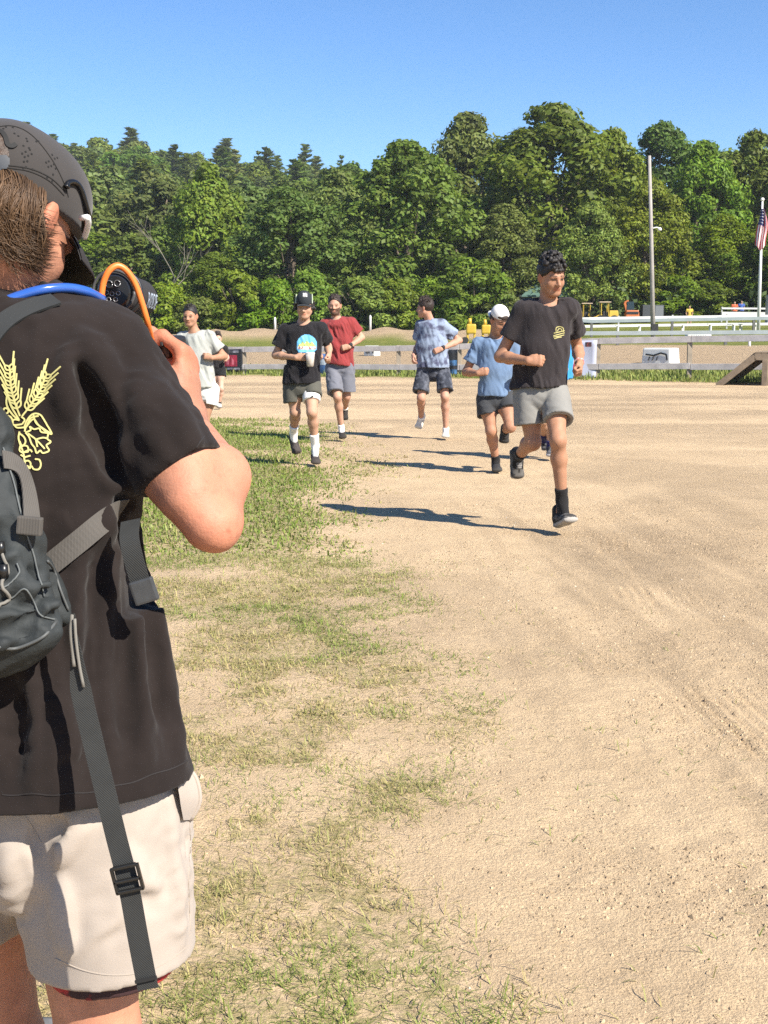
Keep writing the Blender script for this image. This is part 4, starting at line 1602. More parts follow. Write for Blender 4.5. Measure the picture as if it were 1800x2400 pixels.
class Head:
    """head frame: c centre between the ears, f towards the face, u up, l towards the person's left"""

    def __init__(s, c, yaw, pitch, roll=0.0, size=1.0):
        y, p = R(yaw), R(pitch)
        s.c = V3(c)
        s.f = np.array([math.sin(y) * math.cos(p), -math.cos(y) * math.cos(p), -math.sin(p)])
        up = np.array([math.sin(R(roll)), 0, math.cos(R(roll))])
        s.l = unit(np.cross(up, s.f))
        s.u = np.cross(s.f, s.l)
        s.k = size

    def at(s, l, f, u):
        return s.c + s.k * (l * s.l + f * s.f + u * s.u)

    def local(s, co):
        d = (co - s.c) / s.k
        return d @ s.l, d @ s.f, d @ s.u

    def build(s, S, neck_base, neck_r=0.056):
        ax = (s.l, s.f, s.u); k = s.k
        S.ell(s.at(0, -0.012, 0.035), np.array((.075, .096, .088)) * k, ax, 0.0)
        S.ell(s.at(0, 0.028, -0.03), np.array((.060, .064, .082)) * k, ax, .035 * k)
        S.ball(s.at(0, .066, -.098), .020 * k, .035 * k)
        for q in (-1, 1):
            S.cap(s.at(q * .054, .0, -.05), s.at(q * .022, .060, -.096), .019 * k, .016 * k, .03 * k)
            S.ball(s.at(q * .042, .058, -.034), .019 * k, .03 * k)
            S.cap(s.at(q * .044, .078, .014), s.at(q * .012, .088, .014), .009 * k, .010 * k, .016 * k)
        for q in (-1, 1):
            S.ell(s.at(q * .032, .106, -.004), np.array((.019, .020, .014)) * k, ax, .012 * k, 'sub')
            S.ball(s.at(q * .031, .077, -.004), .0118 * k, .004 * k)
        S.cap(s.at(0, .088, .004), s.at(0, .112, -.034), .0075 * k, .0125 * k, .014 * k)
        for q in (-1, 1):
            S.ball(s.at(q * .012, .098, -.038), .009 * k, .008 * k)
        S.cap(s.at(-.018, .084, -.060), s.at(.018, .084, -.060), .0055 * k, None, .010 * k)
        S.cap(s.at(0, .090, -.060), s.at(0, .090, -.0601), .0062 * k, None, .010 * k)
        S.cap(s.at(-.015, .084, -.0705), s.at(.015, .084, -.0705), .0065 * k, None, .008 * k)
        for q in (-1, 1):
            a = (s.l * 0.85 + q * s.f * 0.0 - q * s.f * 0.5, s.f * 0.9 + q * s.l * 0.45, s.u)
            S.ell(s.at(q * .078, -.008, -.006), np.array((.010, .020, .032)) * k, (unit(s.l - q * -0.45 * s.f), unit(s.f + q * -0.45 * s.l), s.u), .008 * k)
            S.ell(s.at(q * .088, .002, -.004), np.array((.006, .010, .017)) * k, ax, .005 * k, 'sub')
        S.cap(s.at(0, -.022, -.05), neck_base, neck_r * k * 0.95, neck_r * k * 1.05, .03 * k)

    def paint(s, co, col, skin, beard=0.0, brow=(0.02, 0.013, 0.01), squint=0.5):
        l, f, u = s.local(co)
        al = np.abs(l)
        face = (f > .03)
        lips = face & (al < .024) & (u < -.054) & (u > -.078) & (f > .078)
        col[lips] = np.array(skin) * np.array([0.90, 0.66, 0.64])
        mouth = face & (al < .021) & (np.abs(u + .0655) < .0028) & (f > .076)
        col[mouth] = np.array(skin) * 0.5
        br = face & (al > .012) & (al < .052) & (np.abs(u - (.021 - 0.25 * np.maximum(al - .035, 0))) < .0042)
        col[br] = np.array(brow) * .55 + np.array(skin) * .22
        e = ((al - .031) / .0145) ** 2 + ((u + .004) / .0062) ** 2
        eye = face & (e < 1)
        col[eye] = np.where((np.abs(al[eye] - .031) < .009)[:, None], np.array([[.03, .02, .016]]), np.array([[.14, .09, .075]]))
        lid = face & (e >= 1) & (e < 1.7)
        col[lid] = np.array(skin) * 0.68
        nos = face & (al > .004) & (al < .014) & (np.abs(u + .0465) < .0035) & (f > .088)
        col[nos] = np.array(skin) * 0.5
        if beard:
            bz = (u < -.040 - 0.2 * np.maximum(0.05 - f, 0) + 0.55 * np.maximum(al - .03, 0)) & (u > -.125) & (f > -.005) & ~((al < .022) & (u > -.080) & (u < -.054))
            n = 0.7 + 0.6 * vnoise(l * 300, f * 300, u * 300, seed=4)
            bl = beard * np.clip(n, 0, 1)[:, None]
            col[bz] = (col * (1 - bl) + np.array([0.022, 0.014, 0.010]) * bl)[bz]
        ear = (al > .072) & (np.abs(u) < .04)
        col[ear] = np.array(skin) * np.array([1.0, 0.84, 0.8])
        return col


def hand(S, wrist, d, palm, side, curl=1.0, size=1.0, k=0.006, spread=0.0, thumb_in=1.0):
    """d wrist->knuckles, palm the way the palm faces, side the way the thumb lies"""
    wrist = V3(wrist)
    d = unit(d); n = V3(palm); n = unit(n - d * (n @ d)); t = np.cross(d, n)
    if t @ V3(side) < 0:
        t = -t
    z = size
    at = lambda a, b, c: wrist + z * (a * d + b * t + c * n)
    S.econe(at(.0, 0, 0), at(.045, .002, 0), (.027 * z, .019 * z), (.036 * z, .017 * z), t, .02 * z)
    S.econe(at(.03, .002, 0), at(.082, .0, -.002), (.034 * z, .016 * z), (.040 * z, .014 * z), t, .015 * z)
    S.ball(at(.03, .026, .010), .017 * z, .015 * z)
    for i, (b, L, r) in enumerate(((.031, .074, .0098), (.0105, .082, .0102), (-.0105, .076, .0098), (-.030, .060, .0088))):
        p = at(.088 - .004 * abs(i - 1), b, -.002)
        ang = 0.0
        fs_ = (0.46, 0.31, 0.23)
        for j, (fr, dc) in enumerate(zip(fs_, (1.15, 1.45, 1.0))):
            ang += dc * curl * (0.92 + 0.06 * i)
            dirn = d * math.cos(ang) + n * math.sin(ang) + t * (spread * (1.5 - i) * 0.15)
            q = p + dirn * L * fr * z
            S.cap(p, q, r * z * (1 - .08 * j), r * z * (1 - .08 * (j + 1)), k * z if j else .008 * z)
            p = q
    a = at(.022, .030, .010); b = at(.055, .046 - .006 * thumb_in, .022); c = at(.078, .032 - .010 * thumb_in, .034 + .004 * thumb_in); e = at(.088, .012 - .006 * thumb_in, .040)
    S.cap(a, b, .013 * z, .0115 * z, .010 * z); S.cap(b, c, .0112 * z, .0102 * z, k * z); S.cap(c, e, .0100 * z, .0085 * z, k * z)


def shoe(heel, toe, ankle, upper, sole, lace, parent, label=None, size=1.0, vox=0.005, name='shoe', tongue=None):
    heel, toe, ankle = V3(heel), V3(toe), V3(ankle)
    f = unit(toe - heel)
    L = np.linalg.norm(toe - heel)
    up = ankle - heel
    up = unit(up - f * (up @ f)); sd = np.cross(f, up)
    at = lambda a, b, c: heel + a * f + b * sd + c * up
    S = SDF()
    S.econe(at(.030, 0, .014), at(L * .55, 0, .013), (.037, .017), (.040, .016), sd, .01)
    S.econe(at(L * .55, 0, .013), at(L - .045, .0, .018), (.040, .016), (.050, .017), sd, .02)
    S.econe(at(.048, 0, .050), at(.11, 0, .055), (.035, .045), (.037, .043), sd, .02)
    S.econe(at(.10, 0, .050), at(L - .055, 0, .034), (.037, .043), (.045, .026), sd, .025)
    S.econe(at(.052, 0, .06), at(.062, 0, .112), (.040, .045), (.041, .045), sd, .02)
    S.cap(at(.105, -.006, .085), at(.150, -.006, .066), .018, .016, .012)
    S.cap(at(.105, .006, .085), at(.150, .006, .066), .018, .016, .012)
    me = S.mesh(name, vox)
    co = mesh_co(me)
    d = co - heel
    a, b, c = d @ f, d @ sd, d @ up
    nz = fbm(a * 28, b * 22, c * 34, seed=2, oct=2)[:, None]
    col = np.tile(np.array(upper, float), (len(co), 1)) * (0.8 + 0.4 * nz)
    col = np.where((nz > .58) & (c[:, None] > .035), col * .75 + np.array(sole) * .25, col)
    pan = (a > L - .10) & (c < .060) & (c > .034)
    col[pan] = col[pan] * .9 + np.array(sole) * .08
    so = c < .024 + .010 * sstep(L * .55, L, a)
    col[so] = np.array(sole)
    lc = (np.abs(b) < .020) & (a > .095) & (a < L - .085) & (c > .03) & (np.sin(a * 520) > 0.1)
    col[lc] = np.array(lace)
    if tongue is not None:
        tg = (np.abs(b) < .020) & (a > .080) & (a < .120) & (c > .078)
        col[tg] = np.array(tongue)
    set_attr(me, 'Col', np.clip(col, 0, 1))
    o = link(name, me, parent, M_SHOE)
    if label:
        o['label'] = label
    return o


def make_person(spec):
    Y = spec['Y']
    J = {k: P(q[0], q[1], Y + q[2]) for k, q in spec['J'].items()}
    j = lambda k: V3(J[k])
    vox = spec.get('vox', 0.008)
    skin = np.array(spec['skin'])
    z = spec.get('size', 1.0)
    H = Head(J['head'], spec.get('yaw', 0), spec.get('pitch', 0), spec.get('roll', 0), z * spec.get('head_size', 1.0))
    side = unit(j('sB') - j('sA'))
    sm, hm = (j('sA') + j('sB')) / 2, (j('hA') + j('hB')) / 2
    ax = unit(hm - sm)
    fwd = unit(np.cross(side, ax))
    if fwd @ H.f < -0.5:
        fwd = -fwd
    sw = np.linalg.norm(j('sB') - j('sA')) / 2
    # ---------------- body: one continuous surface
    S = SDF()
    H.build(S, j('neck'), spec.get('neck_r', 0.056))
    for q in 'AB':
        S.cap(j('neck') + fwd * -.01 + ax * .02, j('s' + q), .042 * z, .042 * z, .04)
        S.ball(j('s' + q), .048 * z, .03)
        S.cap(j('s' + q), j('e' + q), .044 * z, .038 * z, .025)
        m = j('e' + q) * .68 + j('w' + q) * .32
        S.cap(j('e' + q), m, .037 * z, .040 * z, .02)
        S.cap(m, j('w' + q), .039 * z, .026 * z, .02)
        hp, kn, an = j('h' + q), j('k' + q), j('a' + q)
        tm = hp * .6 + kn * .4
        S.cap(hp, tm, .083 * z, .076 * z, .05)
        S.cap(tm, kn, .074 * z, .049 * z, .03)
        back = V3((0, 1, 0)) if abs(unit(an - kn)[2]) > 0.7 else V3((0, 0.3, 1))
        back = unit(back - unit(an - kn) * (back @ unit(an - kn)))
        cm = kn * .68 + an * .32 + back * .016 * z
        S.ball(kn - back * .012 * z, .043 * z, .03)
        S.cap(kn, cm, .046 * z, .051 * z, .03)
        S.cap(cm, an, .050 * z, .033 * z, .03)
        S.cap(an, (j('heel' + q) + (j('toe' + q) - j('heel' + q)) * .2 + an * .3) / 1.3, .034 * z, .032 * z, .02)
        S.cap(an, j('heel' + q) * .45 + j('toe' + q) * .55 + unit(an - j('heel' + q)) * .03, .030 * z, .022 * z, .02)
        hd = spec.get('hand' + q, {})
        S_d = hd.get('d')
        S_d = unit(j('w' + q) - j('e' + q)) if S_d is None else V3(S_d)
        hand(S, j('w' + q), S_d, hd.get('palm', -side if q == 'B' else side), hd.get('side', (0, -0.3, 1)), hd.get('curl', 1.0), 0.95 * z)
    S.econe(sm + ax * .07, sm * .45 + hm * .55, (sw - .005, .095 * z), (.130 * z, .092 * z), side, .06)
    S.econe(sm * .45 + hm * .55, hm, (.130 * z, .092 * z), (.148 * z, .105 * z), side, .06)
    me = S.mesh('person', vox)
    co = mesh_co(me)
    col = np.tile(skin, (len(co), 1)) * (0.93 + 0.14 * fbm(co[:, 0] * 9, co[:, 1] * 9, co[:, 2] * 9, seed=1)[:, None])
    col = H.paint(co, col, skin, spec.get('beard', 0), spec.get('brow', (0.02, 0.013, 0.01)))
    set_attr(me, 'Col', np.clip(col, 0, 1))
    body = link('person', me, None, skin_mat('skin', skin))
    tag(body, spec['label'], 'person', spec.get('group'))
    # ---------------- shirt
    if spec.get('shirt'):
        T = SDF()
        e = spec.get('ease', 0.022)
        hemA, hemB = j('hemA'), j('hemB')
        hmid = (hemA + hemB) / 2
        hw = np.linalg.norm(hemB - hemA) / 2
        mid = sm * .5 + hmid * .5
        T.econe(sm + ax * .05, mid, (sw + .018, .104 * z + e), (max(hw * .93, .135), .104 * z + e), side, .04)
        T.econe(mid, hmid + ax * .06, (max(hw * .93, .135), .104 * z + e), (hw, .118 * z + e), side, .05)
        nb = j('neck')
        for q in 'AB':
            T.cap(nb + ax * .045 + fwd * -.008, j('s' + q) + V3((0, 0, .008)), .056 * z, .056 * z, .04)
            sl = spec.get('sleeve', 0.62) if 'sleeve' + q not in spec else spec['sleeve' + q]
            end = j('s' + q) + (j('e' + q) - j('s' + q)) * sl
            arm = unit(j('e' + q) - j('s' + q))
            r1 = spec.get('sleeve_r', 0.072)
            T.cap(j('s' + q), end + arm * .05, .066 * z, r1, .045)
            T.cut(end, arm, (end + arm * .07, .11))
            rin = (.060 * z + (r1 - .060 * z) * .8) - max(.012, 1.7 * vox)
            T.cap(end + arm * .02, end + arm * .08, rin, rin, 0.0, 'sub')
        n_hem = unit(np.cross(hemB - hemA, V3((0, 1, 0))))
        n_hem = n_hem if n_hem[2] < 0 else -n_hem
        T.cut(hmid, n_hem, (hmid - V3((0, 0, .20)), np.array([hw + .12, .3, .27])))
        T.econe(hmid + ax * .03, hmid + ax * .08, (hw - .02, .100 * z + e), (hw - .02, .100 * z + e), side, 0, 'sub')
        ncut = spec.get('neck_cut', 0.071)
        T.cap(nb + fwd * .034 + ax * .008, nb - ax * .10 + fwd * .02, ncut * z * .95, ncut * z * 1.1, .008, 'sub')
        sme = T.mesh('shirt', vox)
        wrinkle(sme, ax + side * .25, spec.get('fold', 0.011) * 1.35, spec.get('seed', 0))
        sh = link('shirt', sme, body, spec['shirt'])
        if spec.get('shirt_label'):
            sh['label'] = spec['shirt_label']
        # neckband
        nbm = MB()
        pts = []
        c0 = nb + fwd * .030 + ax * .012
        bv = bvh_of(sh)
        for a in np.linspace(0, 2 * math.pi, 25):
            dirn = math.cos(a) * side + math.sin(a) * fwd
            hit = bv.find_nearest(Vector(c0 + dirn * ncut * z * 1.02 + ax * (.018 * math.sin(a))))
            if hit[0] is not None:
                pts.append(hit[0])
        if len(pts) > 4:
            nbm.tube(pts, 0.0065, 6)
            nbm.build('collar', spec['shirt'], sh, True)
        spec['shirt_obj'] = sh
    # ---------------- shorts
    if spec.get('shorts'):
        T = SDF()
        e = .022
        T.econe(hm - ax * .10, hm + ax * .03, (.150 * z, .110 * z), (.168 * z, .122 * z), side, .03)
        for q in 'AB':
            sl = spec['short' + q]
            kn, hp = j('k' + q), j('h' + q)
            d = unit(kn - hp)
            end = hp + (kn - hp) * sl
            rr = spec.get('short_r', 0.104) * z
            out = side * (.018 if q == 'B' else -.018) * z
            T.econe(hp + out * .6, end + d * .05 + out, (.092 * z, .105 * z), (rr * .9, rr * 1.02), side, .012)
        for q in 'AB':
            sl = spec['short' + q]
            kn, hp = j('k' + q), j('h' + q)
            d = unit(kn - hp)
            end = hp + (kn - hp) * sl
            T.cut(end, d, (end + d * .09, .14))
            out = side * (.018 if q == 'B' else -.018) * z
            T.cap(end + d * .03 + out, end + d * .08 + out, rr * .9 - .018, rr * .9 - .016, 0, 'sub')
        me = T.mesh('shorts', vox)
        wrinkle(me, ax * .6 + side, .010, spec.get('seed', 0) + 40, fx=10, fz=5)
        so = link('shorts', me, body, spec['shorts'])
        if spec.get('shorts_label'):
            so['label'] = spec['shorts_label']
        spec['shorts_obj'] = so
    # ---------------- socks and shoes
    for q in 'AB':
        st = spec.get('shoe', {})
        if st:
            shoe(j('heel' + q), j('toe' + q), j('a' + q), st['upper'], st['sole'], st['lace'], body, vox=min(vox, .007), tongue=st.get('tongue'))
        sk = spec.get('sock')
        if sk:
            T = SDF()
            kn, an = j('k' + q), j('a' + q)
            top = an + (kn - an) * sk[1]
            heel_in = j('heel' + q) * .72 + j('toe' + q) * .28 + unit(an - j('heel' + q)) * .045
            T.cap(top, an, .039 * z + .03 * sk[1], .0385 * z, .01)
            T.cap(an, heel_in, .0385 * z, .034 * z, .015)
            T.cap(an, j('heel' + q) * .45 + j('toe' + q) * .55 + unit(an - j('heel' + q)) * .034, .034 * z, .026 * z, .02)
            T.cut(top, kn - an, (top + unit(kn - an) * .05, .08))
            link('sock', T.mesh('sock', .006), body, sk[0])
    spec['H'], spec['body'], spec['j'], spec['fwd'], spec['axis'], spec['sidev'] = H, body, j, fwd, ax, side
    if spec.get('hair'):
        hair_style(H, spec['hair'], spec.get('hair_mat', M_HAIR_BLACK), body, spec.get('hair_vox', 0.005), spec.get('seed', 0))
    return spec


def hair_style(H, style, m, parent, vox, seed):
    rg = np.random.default_rng(seed + 100)
    S = SDF()
    ax = (H.l, H.f, H.u); k = H.k
    if style in ('curly', 'messy', 'short', 'side'):
        grow_ = {'curly': .012, 'messy': .012, 'short': .005, 'side': .007}[style]
        S.ell(H.at(0, -.012, .037), np.array((.075 + grow_, .096 + grow_, .088 + grow_)) * k, ax, 0)
        # hairline: clear the face, ears and the nape
        hl = {'curly': .056, 'messy': .056, 'short': .066, 'side': .072}[style]
        S.cut(H.at(0, .075, hl), H.f * .74 - H.u * .67)
        S.cut(H.at(0, -.02, -.035), -H.u * .95 + H.f * .12)
        for q in (-1, 1):
            S.ell(H.at(q * .088, .034, -.022), np.array((.03, .032, .045)) * k, ax, .006 * k, 'sub')
            S.ell(H.at(q * .086, -.010, -.014), np.array((.025, .024, .034)) * k, ax, .004 * k, 'sub')
        if style == 'curly':
            for _ in range(190):
                a = rg.random() * 6.283; b = rg.random() ** .6 * 1.25
                d = np.array([math.sin(b) * math.cos(a), math.sin(b) * math.sin(a), math.cos(b)])
                if d[1] > .55 and d[2] < .55:
                    continue
                c = H.at(d[0] * .084, d[1] * .096 - .006, .048 + d[2] * (.088 + .034 * rg.random()))
                S.ball(c, rg.uniform(.008, .0145) * k, .002)
            for _ in range(34):     # fringe
                S.ball(H.at(rg.uniform(-.055, .055), .088 + rg.normal() * .006, .075 + rg.normal() * .014), rg.uniform(.009, .014) * k, .003)
        elif style == 'messy':
            for _ in range(120):
                a = rg.random() * 6.283; b = rg.random() ** .6 * 1.25
                d = np.array([math.sin(b) * math.cos(a), math.sin(b) * math.sin(a), math.cos(b)])
                if d[1] > .7 and d[2] < .45:
                    continue
                c = H.at(d[0] * .080, d[1] * .098 - .01, .040 + d[2] * .092)
                w = d + rg.normal(size=3) * .6 + np.array([0, .5, .5])
                w = unit(w)
                e = c + k * (w[0] * H.l + w[1] * H.f + w[2] * H.u) * rg.uniform(.02, .045)
                S.cap(c, e, .010 * k, .003 * k, .004)
        elif style == 'side':
            for _ in range(60):
                a = rg.random() * 6.283; b = rg.random() ** .6 * 1.2
                d = np.array([math.sin(b) * math.cos(a), math.sin(b) * math.sin(a), math.cos(b)])
                if d[1] > .75 and d[2] < .55:
                    continue
                if d[2] < .55:
                    continue
                c = H.at(d[0] * .078, d[1] * .096 - .008, .044 + d[2] * .092)
                S.cap(c, c + k * (H.l * rg.normal() * .014 + H.u * .012 - H.f * .01 * rg.normal()), .012 * k, .006 * k, .006)
        else:
            for _ in range(90):
                a = rg.random() * 6.283; b = rg.random() ** .6 * 1.0
                d = np.array([math.sin(b) * math.cos(a), math.sin(b) * math.sin(a), math.cos(b)])
                if d[2] < .6:
                    continue
                c = H.at(d[0] * .078, d[1] * .095 - .008, .042 + d[2] * .092)
                S.cap(c, c + k * (d[0] * H.l + d[1] * H.f + d[2] * H.u + H.f * .3) * .012, .006 * k, .003 * k, .004)
    elif style == 'tufts':      # curls showing under a cap, one bunch at each side
        for q in (-1, 1):
            S = SDF()
            for _ in range(30):
                S.ball(H.at(q * rg.uniform(.072, .098), rg.uniform(-.045, .015), rg.uniform(-.025, .045)), rg.uniform(.012, .017) * k, .006)
            o = link('hair', S.mesh('hair', vox), parent, m)
        return o
    elif style == 'nape':
        for q in (-1, 1):
            S.cap(H.at(q * .074, -.03, .03), H.at(q * .075, .012, .012), .014 * k, .008 * k, .01)
        S.ell(H.at(0, -.05, .01), np.array((.076, .06, .06)) * k, ax, .01)
        S.cut(H.at(0, 0, -.04), -H.u)
    me = S.mesh('hair', vox * (k if k > 0 else 1))
    hc = mesh_co(me)
    displace(me, .006 * (fbm(hc[:, 0] * 60, hc[:, 1] * 60, hc[:, 2] * 60, oct=2, seed=seed) - .5))
    return link('hair', me, parent, m)


def cap_hat(H, parent, crown_m, brim_m, backwards=False, peak=0.012, vox=.005, name='cap', front_m=None):
    """baseball cap: crown shell and curved brim"""
    k = H.k
    ax = (H.l, H.f, H.u)
    g = -1 if backwards else 1
    S = SDF()
    S.ell(H.at(0, -.010, .050), np.array((.083, .104, .085 + peak)) * k, ax, 0)
    S.ell(H.at(0, .03 * g, .075), np.array((.072, .070, .062 + peak)) * k, ax, .02)
    S.cut(H.at(0, 0, .030), -H.u + g * -.05 * H.f)
    S.ell(H.at(0, -.010, .02), np.array((.079, .100, .085)) * k, ax, 0, 'sub')
    if backwards:      # the adjuster gap shows over the forehead
        S.ell(H.at(0, .100, .050), np.array((.038, .06, .034)) * k, ax, .004, 'sub')
    crown = link(name, S.mesh(name, vox), parent, crown_m)
    mb = MB()
    rows = []
    for a in np.linspace(-1.15, 1.15, 15):
        x = math.sin(a) * .080
        y0 = .094 * math.cos(a) - .010
        y1 = y0 + .066 * math.cos(a * 1.1) ** .6 if abs(a) < 1.4 else y0
        dz = -.22 * x * x / .08
        rows.append([(x, y0, .034 + dz), (x, (y0 + y1) / 2, .031 + dz * 1.1), (x, y1, .024 + dz * 1.2)])
    top = [[H.at(q[0], g * q[1] if not backwards else -q[1] - .02, q[2]) for q in r_] for r_ in rows]
    vs_ = [V for r_ in top for V in r_] + [V - H.u * .004 * k for r_ in top for V in r_]
    n = len(rows); off = n * 3
    fs_ = []
    for i in range(n - 1):
        for c in (0, 1):
            a_, b_, c_, d_ = i * 3 + c, i * 3 + c + 1, (i + 1) * 3 + c + 1, (i + 1) * 3 + c
            fs_ += [(a_, b_, c_, d_), (a_ + off, d_ + off, c_ + off, b_ + off)]
        fs_.append((i * 3 + 2, i * 3 + 2 + off, (i + 1) * 3 + 2 + off, (i + 1) * 3 + 2))
    mb.add(vs_, fs_)
    mb.build('brim', brim_m, crown, True)
    return crown


def watch(wr, el, r, parent, m=None, name='watch', face_dir=(0, -1, 0.4)):
    wr, el = V3(wr), V3(el)
    d = unit(el - wr)
    c = wr + d * .025
    mb = MB()
    u = unit(np.cross(d, (0.2, 0.3, 1))); v = np.cross(d, u)
    pts = [c + (math.cos(a) * u + math.sin(a) * v) * r for a in np.linspace(0, 2 * math.pi, 17)]
    mb.ribbon(pts, .022, [Vector(math.cos(a) * u + math.sin(a) * v) for a in np.linspace(0, 2 * math.pi, 17)], .004)
    n = V3(face_dir); n = unit(n - d * (n @ d))
    s = np.cross(d, n)
    mb.box(c + n * (r + .004), (.036, .036, .012), Matrix((Vector(s), Vector(d), Vector(n))).transposed())
    return mb.build(name, m or M_WATCH, parent)

# ================================================================== THE RUNNERS
G_RUN = 'runners jogging towards the camera'
M_WHITE_SOCK = cloth('white sock', (0.75, 0.73, 0.70))
M_BLACK_SOCK = cloth('black sock', (0.015, 0.014, 0.014))

# ---- the leading runner in the dark shirt
lead = make_person(dict(
    Y=8.53, vox=0.006, hair_vox=0.004, label='leading runner with curly black hair, dark T-shirt and grey shorts', group=G_RUN, seed=1,
    skin=(0.365, 0.187, 0.112), yaw=24, pitch=14, roll=-4, ease=0.020, sleeve=0.60, shortA=0.64, shortB=0.60, short_r=0.112,
    J=dict(head=(1292, 648, -.03), neck=(1284, 712, .02), sA=(1226, 730, .03), sB=(1333, 724, .0), eA=(1172, 836, .06), wA=(1238, 846, -.16),
           eB=(1354, 818, .20), wB=(1358, 852, -.02), hA=(1239, 922, .02), hB=(1297, 919, .0), kA=(1249, 1036, -.02), aA=(1216, 1068, .36),
           kB=(1308, 1031, -.22), aB=(1317, 1172, -.14), heelA=(1203, 1049, .47), toeA=(1212, 1132, .40), heelB=(1304, 1238, -.06), toeB=(1345, 1222, -.32),
           hemA=(1196, 912, 0), hemB=(1328, 902, 0)),
    handA=dict(palm=(0.2, .9, -.2), side=(0, -.2, 1), curl=1.0, d=(1, -.25, .05)), handB=dict(palm=(-1, .2, .2), side=(-.3, -.5, 1), curl=1.0, d=(-.05, -.75, -.75)),
    shirt=cloth('faded black cotton', (0.028, 0.023, 0.024)), shorts=cloth('light grey shorts', (0.21, 0.205, 0.19)), fold=.012,
    shoe=dict(upper=(.014, .013, .013), sole=(.34, .32, .29), lace=(.30, .29, .28), tongue=(.6, .6, .6)), sock=(M_BLACK_SOCK, .20), hair='curly'))
bv = bvh_of(lead['shirt_obj'])
M_PRINT_Y = mat('yellow shirt print', (0.40, 0.36, 0.14), 0.8)
print_lines(bv, [[(1303, 778), (1303, 769), (1308, 766), (1315, 766), (1320, 770), (1320, 778)], [(1306, 777), (1309, 771), (1315, 771), (1317, 776)],
                 [(1298, 781), (1307, 779), (1323, 775)], [(1297, 787), (1308, 784), (1323, 780)], [(1297, 790), (1310, 788), (1322, 785)], [(1299, 794), (1308, 791), (1316, 790)]],
            .0055, 'shirt_print', M_PRINT_Y, lead['shirt_obj'])
wB, eB = lead['j']('wB'), lead['j']('eB')
br = MB()
for kk in range(2):
    c = wB + unit(eB - wB) * (.012 + .012 * kk)
    d_ = unit(eB - wB); u_ = unit(np.cross(d_, (0, .2, 1))); v_ = np.cross(d_, u_)
    br.tube([c + (math.cos(a) * u_ + math.sin(a) * v_) * .030 for a in np.linspace(0, 6.283, 15)], .0035, 5)
br.build('bracelet', mat('red and white bracelet', (0.65, 0.16, 0.15), .6, color2=(.7, .65, .6), mix_scale=60), lead['body'])

# ---- runner with the black cap and the cup
capr = make_person(dict(
    Y=13.0, vox=0.0084, label='runner in black trucker cap and black T-shirt carrying a clear cup', group=G_RUN, seed=2,
    skin=(0.432, 0.249, 0.166), yaw=-4, pitch=6, sleeve=0.66, sleeve_r=.085, shortA=.62, shortB=.40, ease=.03,
    J=dict(head=(714, 719, 0), neck=(711, 757, .03), sA=(671, 775, .04), sB=(752, 771, .03), eA=(646, 832, .06), wA=(694, 838, -.14),
           eB=(769, 812, .18), wB=(771, 832, -.04), hA=(687, 906, .02), hB=(729, 904, .0), kA=(692, 966, .0), aA=(688, 1014, .22), kB=(731, 966, -.16),
           aB=(739, 1044, -.02), heelA=(683, 1027, .36), toeA=(698, 1070, .18), heelB=(737, 1080, .08), toeB=(741, 1090, -.22), hemA=(663, 900, 0), hemB=(750, 896, 0)),
    handA=dict(palm=(.35, .9, 0), side=(.2, 0, 1), curl=.42, d=(1, -.15, .05)), handB=dict(palm=(-1, .2, .2), side=(-.3, -.5, 1), d=(.05, -.8, -.7)),
    shirt=cloth('black cotton', (0.012, 0.011, 0.013)), shorts=cloth('olive grey shorts', (0.082, 0.080, 0.066)),
    shoe=dict(upper=(.045, .036, .034), sole=(.06, .05, .045), lace=(.07, .06, .06)), sock=(M_WHITE_SOCK, .34), hair='tufts', hair_mat=M_HAIR_BLACK))
M_CAPB = cloth('black cap cloth', (0.018, 0.022, 0.026))
c_ = cap_hat(capr['H'], capr['body'], mat('trucker cap cloth', (0.016, 0.021, 0.026), .9, var=.1), M_CAPB, peak=.024, vox=.006)
H_ = capr['H']
pm = MB()
for q in (-1, 1):
    pts = [H_.at(q * (.083 - .004 * t), .050 - .028 * t - .01, .036 + .09 * t) for t in np.linspace(0, 1, 6)]
    pm.tube(pts, .006, 5)
pm.build('piping', mat('pale green mesh', (.42, .47, .36), .9), c_)
cpa = bvh_of(c_)
print_patch(cpa, [(710, 687), (720, 687), (720, 696), (710, 696)], 1.5, 'cap_badge', mat('white cap badge', (.62, .62, .62), .8, color2=(.1, .1, .1), mix_scale=90), c_, .003)
bv = bvh_of(capr['shirt_obj'])
ell_pts = lambda cx, cy, rx, ry, a0=0, a1=360, n=24: [(cx + rx * math.cos(R(a)), cy + ry * math.sin(R(a))) for a in np.linspace(a0, a1, n)]
print_patch(bv, ell_pts(719, 806, 23, 22, 180, 360) + [(742, 818), (735, 826), (700, 826), (696, 818)], 1.6, 'shirt_print', mat('sky blue print', (.20, .50, .66), .8), capr['shirt_obj'])
print_patch(bv, [(699, 809), (704, 806), (709, 800), (714, 805), (719, 797), (725, 804), (731, 801), (738, 809), (740, 812), (699, 812)], 1.3, 'shirt_print', mat('green hill print', (.20, .36, .12), .8, color2=(.55, .5, .15), mix_scale=55), capr['shirt_obj'], .0032)
print_patch(bv, [(698, 812), (741, 812), (740, 819), (699, 819)], 1.4, 'shirt_print', mat('white lettering band', (.66, .63, .60), .8, color2=(.25, .12, .10), mix_scale=45, mix_lo=.5, mix_hi=.55), capr['shirt_obj'], .0036)
